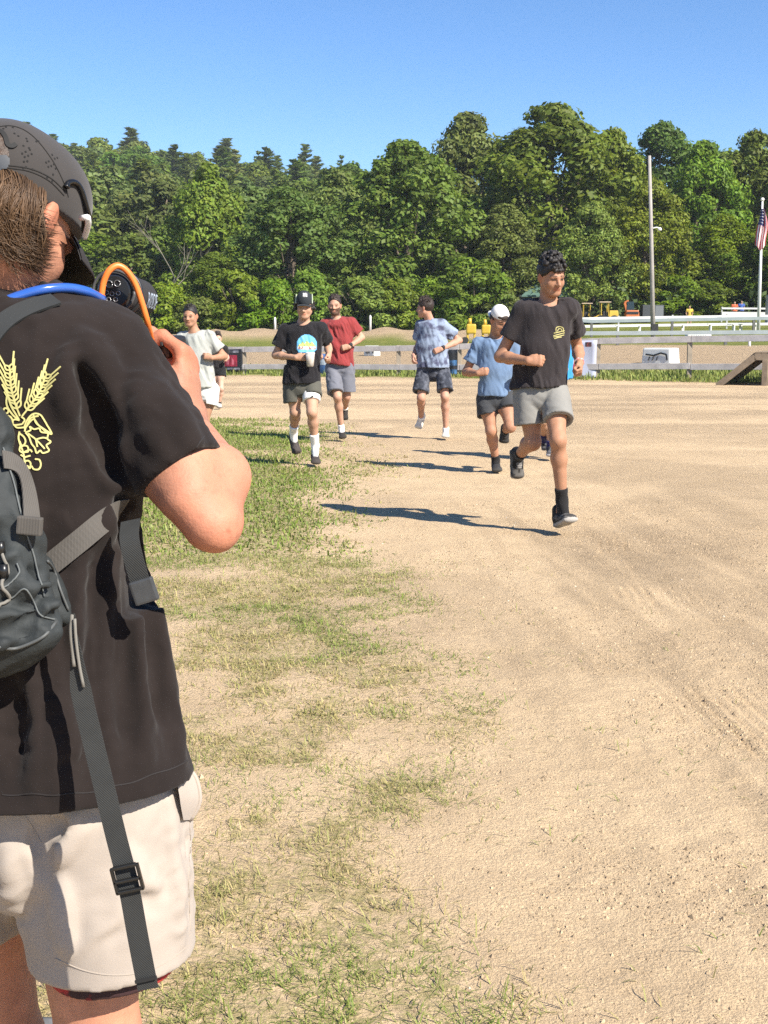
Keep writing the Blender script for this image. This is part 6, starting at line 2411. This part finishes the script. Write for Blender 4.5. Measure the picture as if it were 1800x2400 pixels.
for k in range(2300):
    u0 = hr.uniform(-180, 112)
    cl = round(u0 / 11.0 + hr.gauss(0, .25))
    cr_ = random.Random(cl * 77 + (k % 3))
    uc, tone, ext, bend_ = cl * 11.0, cr_.random(), cr_.uniform(-22, 14), cr_.gauss(0, 9)
    v0 = 396 + 62 * max(0, u0 / 140) ** 1.5 + hr.uniform(-6, 34)
    bundle = math.sin(uc * .055) * 14 + math.sin(uc * .14 + 1) * 9 + bend_
    fall = hr.uniform(.55, 1.0)
    vend = v0 + (204 - 60 * max(0, (u0 - 60) / 95)) * fall + hr.gauss(0, 10)
    drift = bundle * 1.6 + hr.gauss(0, 4) - max(0, u0 - 70) * .35 + 14
    li = .003 + .010 * tone + hr.uniform(0, .004)
    if u0 > 70:
        drift = min(drift, 4 - (u0 - 70) * .4)
    vend += ext
    pull = (uc - u0)
    path = [(u0, v0, .002), (u0 + drift * .15 + bundle * .3, v0 + (vend - v0) * .3, li * .8), (u0 + pull * .55 + drift * .5 - bundle * .9 - 12 + hr.gauss(0, 2), v0 + (vend - v0) * .58, li), (u0 + pull * .8 + drift * .95, vend - 14, li * .8), (u0 + pull * .9 + drift * 1.15 + 24 + hr.gauss(0, 7), vend, li * .9 + .008)]
    t = min(1, max(0, tone ** 1.4 * .85 + hr.gauss(0, .12)))
    shade = tuple(a * (1 - t) + b * t for a, b in zip((.022, .012, .007), (.150, .088, .047)))
    lock(path, hr.uniform(.00035, .00095), shade)
lm = locks.mesh('hair', True)
set_attr(lm, 'Col', np.array(lock_cols))
hair_o = link('hair', lm, op, M_LOCK)
under_hair.parent = hair_o
# ---- cap
T = SDF()
ax_ = (OH.l, OH.f, OH.u); kk = OH.k
T.ell(OH.at(0, -.012, .040), np.array((.089, .109, .092)) * kk, ax_, 0)
T.ell(OH.at(0, .028, .058), np.array((.078, .076, .074)) * kk, ax_, .03)
T.cut(OH.at(0, -.11, -.014), -OH.u + .25 * OH.f)
T.ell(OH.at(0, -.012, .008), np.array((.074, .094, .10)) * kk, ax_, 0, 'sub')
M_CAPO = mat('dark charcoal cap fabric', (0.036, 0.032, 0.030), .85, var=.12, var_scale=18, bump=.25, bump_scale=900, bump_dist=.0006, sheen=.2, spec=.25)
ocap = link('cap', T.mesh('cap', .0032), op, M_CAPO)
mb = MB()
rows = []
for a in np.linspace(-1.2, 1.2, 21):
    x = math.sin(a) * .090
    y0 = .097 * math.cos(a) - .012
    y1 = y0 + .088 * math.cos(a * 1.05) ** .5
    dz = -.30 * x * x / .086
    rows.append([(x, y0, .030 + dz), (x, y0 + (y1 - y0) * .35, .030 + dz), (x, y0 + (y1 - y0) * .7, .026 + dz * 1.1), (x, y1, .018 + dz * 1.15)])
n_ = len(rows)
vs_ = [OH.at(*q) for r_ in rows for q in r_] + [OH.at(q[0], q[1], q[2] - .005) for r_ in rows for q in r_]
fs_ = []
for i in range(n_ - 1):
    for c in range(3):
        a_, b_, c2, d_ = i * 4 + c, i * 4 + c + 1, (i + 1) * 4 + c + 1, (i + 1) * 4 + c
        fs_ += [(a_, b_, c2, d_), (a_ + n_ * 4, d_ + n_ * 4, c2 + n_ * 4, b_ + n_ * 4)]
    fs_.append((i * 4 + 3, i * 4 + 3 + n_ * 4, (i + 1) * 4 + 3 + n_ * 4, (i + 1) * 4 + 3))
mb.add(vs_, fs_)
mb.build('brim', mat('black cap brim', (.018, .016, .016), .85, bump=.2, bump_scale=900, bump_dist=.0006), ocap, True)
cb = bvh_of(ocap)
dots = [(62, 325), (64, 331), (55, 342), (68, 347), (52, 360), (60, 356), (70, 351), (58, 368), (66, 365), (74, 361), (56, 379), (64, 378), (61, 392), (76, 397), (54, 396), (14, 298), (8, 302), (30, 299), (43, 319), (34, 313), (122, 363), (128, 372), (134, 370), (108, 381), (114, 378), (120, 389), (130, 395), (126, 385), (124, 409), (110, 417), (122, 425), (113, 391), (90, 331), (85, 332)]
dm = MB()
for (u, v) in dots:
    p, n = on_surface(cb, u, v, .0005)
    if p is not None:
        q = Vector(n).to_track_quat('Z', 'Y').to_matrix()
        dm.add([p + q @ Vector((math.cos(a) * .0015, math.sin(a) * .0015, 0)) for a in np.linspace(0, 6.283, 9)[:-1]], [tuple(range(8))])
dm.build('perforation', mat('dark eyelet hole', (.004, .004, .004), .9), ocap)
print_lines(cb, [[(-20, 300), (30, 296), (75, 318), (120, 372), (150, 430), (160, 462)], [(-30, 392), (20, 394), (70, 402), (115, 424), (150, 458)], [(-30, 386), (20, 388), (72, 396), (118, 417), (154, 450)]], .0011, 'cap_seam', mat('cap thread', (.012, .011, .010), .9), ocap, .0004)
print_patch(cb, [(-30, 308), (0, 310), (10, 322), (18, 342), (21, 366), (-30, 370)], 3, 'cap_opening', MATS['hair underlayer'], ocap, .0008)
print_lines(cb, [[(-25, 306), (0, 309), (12, 322), (18, 340), (28, 344), (37, 339)]], .006, 'opening_trim', mat('black trim', (.008, .008, .008), .8), ocap, .002)
print_patch(cb, [(-30, 366), (16, 367), (22, 376), (20, 390), (12, 398), (-30, 400)], 3, 'adjuster_strap', mat('slate strap', (.030, .036, .045), .6), ocap, .004)

# ---- sunglasses perched on the cap
sg = thing('sunglasses', 'sunglasses with black arms and white frame resting on the black cap', 'sunglasses', loc=C(178, 470, 0))
off = Vector(sg.location)
tp = []
for (u, v) in ((150, 440), (153, 431), (163, 427), (176, 432), (186, 448), (193, 470), (199, 492), (205, 510)):
    p, n = on_surface(cb, u, v, .004)
    if p is None:
        p = C(u, v, tp[-1].y + off.y - OY + .012 if tp else 0)
    tp.append(p - off)
MB().tube(spline(tp, 24), [.0048] * 2 + [.0036] * 22, 8).build('temple_arm', mat('glossy black plastic', (.008, .008, .008), .25), sg, True)
d0 = .015
fr = [C(u, v, d0 + dd) - off for (u, v, dd) in ((205, 508, 0), (207, 522, .01), (203, 540, .03), (198, 556, .045))]
MB().tube(spline(fr, 12), .0042, 7).build('frame', mat('white plastic frame', (.7, .7, .68), .35), sg, True)
MB().tube([C(190, 511, d0 + .01) - off, C(205, 509, d0) - off], .004, 7).build('frame', MATS['white plastic frame'], sg, True)
ln = MB()
ln.add([C(u, v, d0 + dd) - off for (u, v, dd) in ((191, 513, .012), (204, 513, .004), (203, 536, .028), (196, 552, .042), (190, 540, .03))], [(0, 1, 2, 3, 4)])
ln.build('lens', mat('dark mirrored lens', (.03, .028, .025), .1, metallic=.5), sg)

# ---- hydration backpack
bp = thing('hydration_backpack', 'dark grey hydration backpack with loose webbing straps on the camera operator', 'backpack', loc=C(-40, 1300, -.15))
bo = Vector(bp.location)


def bp_link(name, data, m):
    o = link(name, data, bp, m)
    o.matrix_parent_inverse = Matrix.Translation(-bo)
    return o


def bp_build(mb, name, m, parent=None, smooth=False, bevel=0):
    mb.v = [tuple(Vector(v) - bo) for v in mb.v]
    return mb.build(name, m, parent or bp, smooth, bevel)


T = SDF()
T.econe(CV(-75, 1010, -.115), CV(-62, 1260, -.135), (.055, .040), (.078, .052), OX, 0)
T.econe(CV(-62, 1260, -.135), CV(-50, 1470, -.145), (.078, .052), (.106, .060), OX, .04)
T.econe(CV(25, 1330, -.10), CV(120, 1425, -.085), (.03, .018), (.026, .012), (0, 1, .2), .02)
T.cap(CV(95, 1325, -.09), CV(150, 1440, -.085), .017, .014, .02)
for a, b, r_ in (((-20, 1400, -.205), (110, 1370, -.175), .010), ((0, 1450, -.21), (130, 1420, -.175), .010), ((10, 1500, -.205), (130, 1470, -.17), .010), ((20, 1300, -.185), (60, 1390, -.185), .008), ((60, 1380, -.185), (100, 1450, -.18), .008)):
    T.cap(CV(*a), CV(*b), r_, r_ * .6, .02)
for a, b, r_ in (((-20, 1425, -.215), (115, 1398, -.185), .009), ((0, 1478, -.215), (130, 1447, -.185), .008), ((70, 1340, -.17), (95, 1400, -.175), .006)):
    T.cap(CV(*a), CV(*b), r_, r_, .012, 'sub')
pme = T.mesh('pack_body', .0042)
pc_ = mesh_co(pme)
wrinkle(pme, (0.8, -.2, .5), .009, 81, fx=26, fz=9)
displace(pme, .010 * (fbm(pc_[:, 0] * 16, pc_[:, 1] * 16, pc_[:, 2] * 16, oct=3, seed=23) - .5))
M_PACK = mat('worn slate nylon', (0.021, 0.025, 0.026), .75, var=.35, var_scale=9, bump=.5, bump_scale=70, bump_dist=.004, spec=.4)
pme.transform(Matrix.Translation(-bo))
pack = link('pack_body', pme, bp, M_PACK)
pbm = BVHTree.FromPolygons([v.co + bo for v in pme.vertices], [p.vertices[:] for p in pme.polygons])
M_WEB = mat('grey webbing', (0.075, 0.068, 0.060), .85, var=.1, var_scale=30)
M_WEBD = mat('black webbing', (0.022, 0.023, 0.022), .8, var=.15, var_scale=40)


def web_mat(m, sc, axis_sc):
    N, L = m.node_tree.nodes, m.node_tree.links
    w = N.new('ShaderNodeTexWave'); w.inputs['Scale'].default_value = sc
    w.inputs['Distortion'].default_value = 0.4
    w.bands_direction = axis_sc
    tc = N.new('ShaderNodeTexCoord')
    L.new(tc.outputs['Object'], w.inputs['Vector'])
    b = N.new('ShaderNodeBump'); b.inputs['Strength'].default_value = .4; b.inputs['Distance'].default_value = .0008
    L.new(w.outputs['Fac'], b.inputs['Height']); L.new(b.outputs['Normal'], N['Principled BSDF'].inputs['Normal'])


web_mat(M_WEB, 170, 'X')
web_mat(M_WEBD, 190, 'DIAGONAL')


def strap_on(bv_, pix, width, name, m, lift=.003, n=26, thick=.0018):
    pts, ns = [], []
    for q in spline([(a, b, 0) for a, b in pix], n):
        p, nn = on_surface(bv_, q.x, q.y, lift)
        if p is not None:
            pts.append(p); ns.append(nn)
    if len(pts) > 3:        # slacken over small folds
        arr = np.array([list(p) for p in pts])
        for _ in range(40):
            arr[1:-1] = arr[1:-1] * .5 + (arr[:-2] + arr[2:]) * .25
        na = np.array([list(q) for q in ns])
        for _ in range(40):
            na[1:-1] = na[1:-1] * .5 + (na[:-2] + na[2:]) * .25
        pts, ns = [Vector(a) for a in arr], [Vector(a) for a in na]
    mb = MB().ribbon(pts, width, ns, thick)
    return bp_build(mb, name, m)


strap_on(tb, [(108, 1335), (160, 1290), (215, 1245), (262, 1200), (285, 1178)], .029, 'side_strap', M_WEB, .009)
strap_on(pbm, [(-5, 1082), (25, 1082), (45, 1105), (58, 1150), (66, 1232)], .023, 'compression_strap', M_WEB, .010)
k1 = C(70, 1232, -.185)
bp_build(MB().box(k1, (.030, .012, .022), Matrix.Rotation(.1, 3, 'Y')), 'strap_keeper', M_WEB, bevel=.002)
nrm = Vector((-.1, -1, .1))
bp_build(MB().ribbon(spline([C(306, 1220, -.065), C(303, 1260, -.088), (C(313, 1310, -.094)), C(330, 1370, -.092)], 16), .026, nrm, .0018), 'hanging_strap', M_WEBD)
bp_build(MB().box(C(338, 1385, -.093), (.032, .010, .032), Matrix.Rotation(-.3, 3, 'Y')), 'strap_clip', mat('grey plastic clip', (.040, .042, .044), .45, var=.2, var_scale=60), bevel=.003)
long_pts = spline([C(170, 1438, -.155), C(176, 1500, -.158), C(188, 1610, -.160), C(216, 1730, -.168), C(243, 1840, -.178), C(272, 1960, -.185), C(300, 2070, -.190), C(324, 2200, -.195), C(347, 2318, -.20)], 60)
ws = [.006 + .0205 * min(1, max(0, (i - 6) / 9)) for i in range(60)]
bp_build(MB().ribbon(long_pts, ws, [Vector((-.35 + .3 * min(1, i / 14), -1, .05)) for i in range(60)], .0018), 'long_strap', M_WEBD)
bk = C(300, 2066, -.196)
rt = Matrix.Rotation(-.22, 3, 'Y')
bmb = MB()
for (dx, dz, sx, sz) in ((-.0165, .004, .004, .034), (.0165, .004, .004, .034), (0, -.012, .036, .0045), (0, .002, .036, .004), (0, .020, .030, .0045)):
    bmb.box(bk + rt @ Vector((dx, 0, dz)), (sx, .006, sz), rt)
bp_build(bmb, 'buckle', mat('glossy black buckle', (.012, .012, .012), .3), bevel=.001)
end = C(342, 2296, -.203)
bp_build(MB().box(end, (.028, .004, .0035), rt), 'strap_stitch', mat('dark thread', (.012, .012, .012), .9))
bp_build(MB().tube(spline([C(170, 1440, -.155), C(166, 1480, -.158), C(171, 1530, -.16), C(174, 1562, -.162)], 10), .0028, 6), 'zip_cord', mat('grey cord', (.16, .15, .13), .8), smooth=True)
bp_build(MB().tube(spline([C(175, 1450, -.16), C(178, 1500, -.163), C(186, 1560, -.164), C(196, 1610, -.165)], 10), .0022, 6), 'zip_cord', MATS['grey cord'], smooth=True)
zl = []
for (u, v) in [(-5, 1515), (30, 1518), (70, 1508), (105, 1488), (130, 1460)]:
    p, n = on_surface(pbm, u, v, .002)
    if p: zl.append(p)
bp_build(MB().tube(spline(zl, 20), .0022, 6), 'piping', mat('pack piping', (.07, .075, .075), .6), smooth=True)
zl = []
for (u, v) in [(108, 1316), (124, 1338), (140, 1385), (158, 1432)]:
    p, n = on_surface(pbm, u, v, .002)
    if p: zl.append(p)
if len(zl) > 2:
    bp_build(MB().tube(spline(zl, 20), .0018, 6), 'piping', MATS['pack piping'], smooth=True)
# seams, bungee cord and a zip on the pack
def pack_line(pix, r_, name, m_, lift=.0015, n=24):
    pts = []
    for q in spline([(a, b, 0) for a, b in pix], n):
        p, nn = on_surface(pbm, q.x, q.y, lift)
        if p is not None:
            pts.append(p)
    if len(pts) > 3:
        bp_build(MB().tube(pts, r_, 6), name, m_, smooth=True)


M_THREAD = mat('grey pack thread', (.10, .11, .11), .8)
pack_line([(5, 1048), (30, 1130), (52, 1220), (80, 1310), (104, 1400)], .0013, 'seam', M_THREAD)
pack_line([(-8, 1330), (20, 1400), (60, 1380), (95, 1440), (128, 1452)], .0011, 'seam', M_THREAD)
pack_line([(-5, 1382), (20, 1370), (45, 1345), (40, 1320)], .0011, 'seam', M_THREAD)
pack_line([(-5, 1275), (8, 1300), (20, 1345), (4, 1372), (22, 1400), (-4, 1425)], .0022, 'bungee_cord', MATS['grey cord'], .003)
for (u, v) in ((6, 1292), (8, 1336)):
    p, nn = on_surface(pbm, u, v, .006)
    if p is not None:
        bp_build(MB().tube([p + Vector((0, 0, .008)), p - Vector((0, 0, .008))], [.005, .006], 10), 'cord_lock', MATS['glossy black buckle'], smooth=True)
# shoulder strap and drinking tube over the shoulder
strap_on(tb, [(-25, 800), (-10, 775), (15, 750), (50, 730), (90, 716), (130, 708)], .026, 'shoulder_strap', mat('dark pack strap', (.016, .018, .019), .8, bump=.3, bump_scale=300, bump_dist=.001), .004, thick=.004)
tube_pts = [C(u, v, d) for (u, v, d) in ((-40, 738, -.03), (0, 712, -.02), (50, 692, -.01), (105, 678, .0), (160, 675, .02), (205, 684, .04), (240, 702, .08))]
bp_build(MB().tube(spline(tube_pts, 40), .0066, 12), 'drinking_tube', mat('translucent blue tube', (.025, .09, .36), .22, coat=.6), smooth=True)

# ---- video camera with microphone
vc = thing('video_camera', 'black video camera with foam-covered microphone held up by the camera operator', 'camera', loc=C(330, 800, .30))
vo = Vector(vc.location)
M_BLK = mat('black camera plastic', (.014, .014, .015), .45, bump=.15, bump_scale=300, bump_dist=.001)


def vc_build(mb, name, m, parent=None, smooth=False, bevel=0):
    mb.v = [tuple(Vector(v) - vo) for v in mb.v]
    return mb.build(name, m, parent or vc, smooth, bevel)


cr = Matrix.Rotation(R(-28), 3, 'Z')
vc_build(MB().box(C(322, 850, .30), (.115, .055, .080), cr), 'body', M_BLK, bevel=.006)
vc_build(MB().box(C(393, 812, .236), (.040, .045, .034), cr), 'grip', M_BLK, bevel=.006)
for q in range(3):
    vc_build(MB().box(C(380 + 11 * q, 806, .208), (.0045, .006, .006), cr), 'button', mat('camera button', (.05, .05, .05), .3), bevel=.001)
lens_d = cr @ Vector((0, 1, 0))
vc_build(MB().tube([C(300, 860, .32), C(300, 860, .32) + Vector((-.01, .10, 0))], .034, 20), 'lens_barrel', M_BLK, smooth=True)
mA, mB_ = C(268, 683, .17), C(326, 700, .36)
md = (mB_ - mA).normalized()
Rm = .0305
M_FOAM = mat('black microphone foam', (.022, .021, .022), .95, bump=.6, bump_scale=500, bump_dist=.002, var=.15, var_scale=80)
prof = [(-.002, .78), (.006, .96), (.02, 1.0), (.13, 1.0), ((mB_ - mA).length - .01, 1.0), ((mB_ - mA).length + .008, .93), ((mB_ - mA).length + .018, .72), ((mB_ - mA).length + .024, .35), ((mB_ - mA).length + .026, .02)]
foam = vc_build(MB().tube([mA + md * a for a, b in prof], [Rm * b for a, b in prof], 36), 'foam_cover', M_FOAM, smooth=True)
# rear face with controls and the wire shock mount
side_m = md.cross(Vector((0, 0, 1))).normalized()
up_m = side_m.cross(md)
vc_build(MB().tube([mA - md * .006, mA - md * .001], [Rm * .72, Rm * .80], 28), 'microphone_back', mat('satin black metal', (.02, .02, .021), .35, metallic=.3), smooth=False)
for (a, b, r_) in ((-.006, .010, .005), (.006, .011, .0045), (-.010, -.002, .003), (-.002, -.004, .003), (.007, -.003, .003), (.003, -.012, .003), (-.007, -.012, .003)):
    ring = [mA - md * .0075 + side_m * (a + r_ * math.cos(t)) + up_m * (b + r_ * math.sin(t)) for t in np.linspace(0, 6.283, 13)]
    vc_build(MB().tube(ring, .0008, 5), 'control_knob', mat('worn steel edge', (.35, .35, .36), .3, metallic=.8), smooth=True)
ring = [mA + md * .035 + (side_m * math.cos(t) + up_m * math.sin(t)) * (Rm * 1.06) for t in np.linspace(-2.4, 1.3, 26)]
vc_build(MB().tube(ring, .0035, 8), 'shock_mount', M_BLK, smooth=True)
ring = [mA - md * .004 + (side_m * math.cos(t) + up_m * math.sin(t)) * (Rm * .98) for t in np.linspace(0, 6.283, 37)]
vc_build(MB().tube(ring, .0024, 8), 'rear_ring', mat('grey rubber ring', (.06, .06, .062), .5), smooth=True)
vc_build(MB().tube([mA + md * .05 - up_m * Rm, C(320, 800, .28)], .009, 10), 'mount_foot', M_BLK, smooth=True)
# lettering on the foam
fc = bpy.data.curves.new('lettering', 'FONT')
fc.body = 'R\u00d8DE'
fc.size = .030
fc.extrude = 0
fc.resolution_u = 4
fc.space_character = 1.0
fo = bpy.data.objects.new('lettering', fc)
COL.objects.link(fo)
bpy.context.view_layer.update()
tm = bpy.data.meshes.new_from_object(fo.evaluated_get(bpy.context.evaluated_depsgraph_get()))
bpy.data.objects.remove(fo)
bm = bmesh.new(); bm.from_mesh(tm)
for _ in range(2):
    bmesh.ops.subdivide_edges(bm, edges=[e for e in bm.edges if e.calc_length() > .004], cuts=1)
bmesh.ops.triangulate(bm, faces=bm.faces)
L_m = (mB_ - mA).length
to_cam = (Vector((0, 0, CAM_H)) - mB_); to_cam = (to_cam - md * to_cam.dot(md)).normalized()
cr_m = md.cross(to_cam)
if cr_m.z < 0: cr_m = -cr_m
for v in bm.verts:
    x, y = v.co.x * 0.95, v.co.y
    a = (y - .011) / Rm * 1.15 + .10
    v.co = (mA + md * (L_m - .088 + x * 1.05) + (to_cam * math.cos(a) + cr_m * math.sin(a)) * (Rm + .0009)) - vo
bm.to_mesh(tm); bm.free()
link('lettering', tm, vc, mat('pale blue grey lettering', (.36, .42, .50), .8))
cab = [C(u, v, d) for (u, v, d) in ((237, 712, .13), (238, 690, .13), (243, 660, .13), (256, 634, .13), (276, 623, .135), (298, 636, .14), (318, 668, .145), (334, 715, .15), (346, 758, .16), (356, 800, .20))]
vc_build(MB().tube(spline(cab, 50), .0046, 12), 'orange_cable', mat('orange cable rubber', (.75, .19, .035), .4), smooth=True)
vc_build(MB().tube([C(237, 716, .13), C(238, 692, .13)], [.0068, .0056], 12), 'cable_plug', mat('orange plug rubber', (.72, .24, .08), .5), smooth=True)
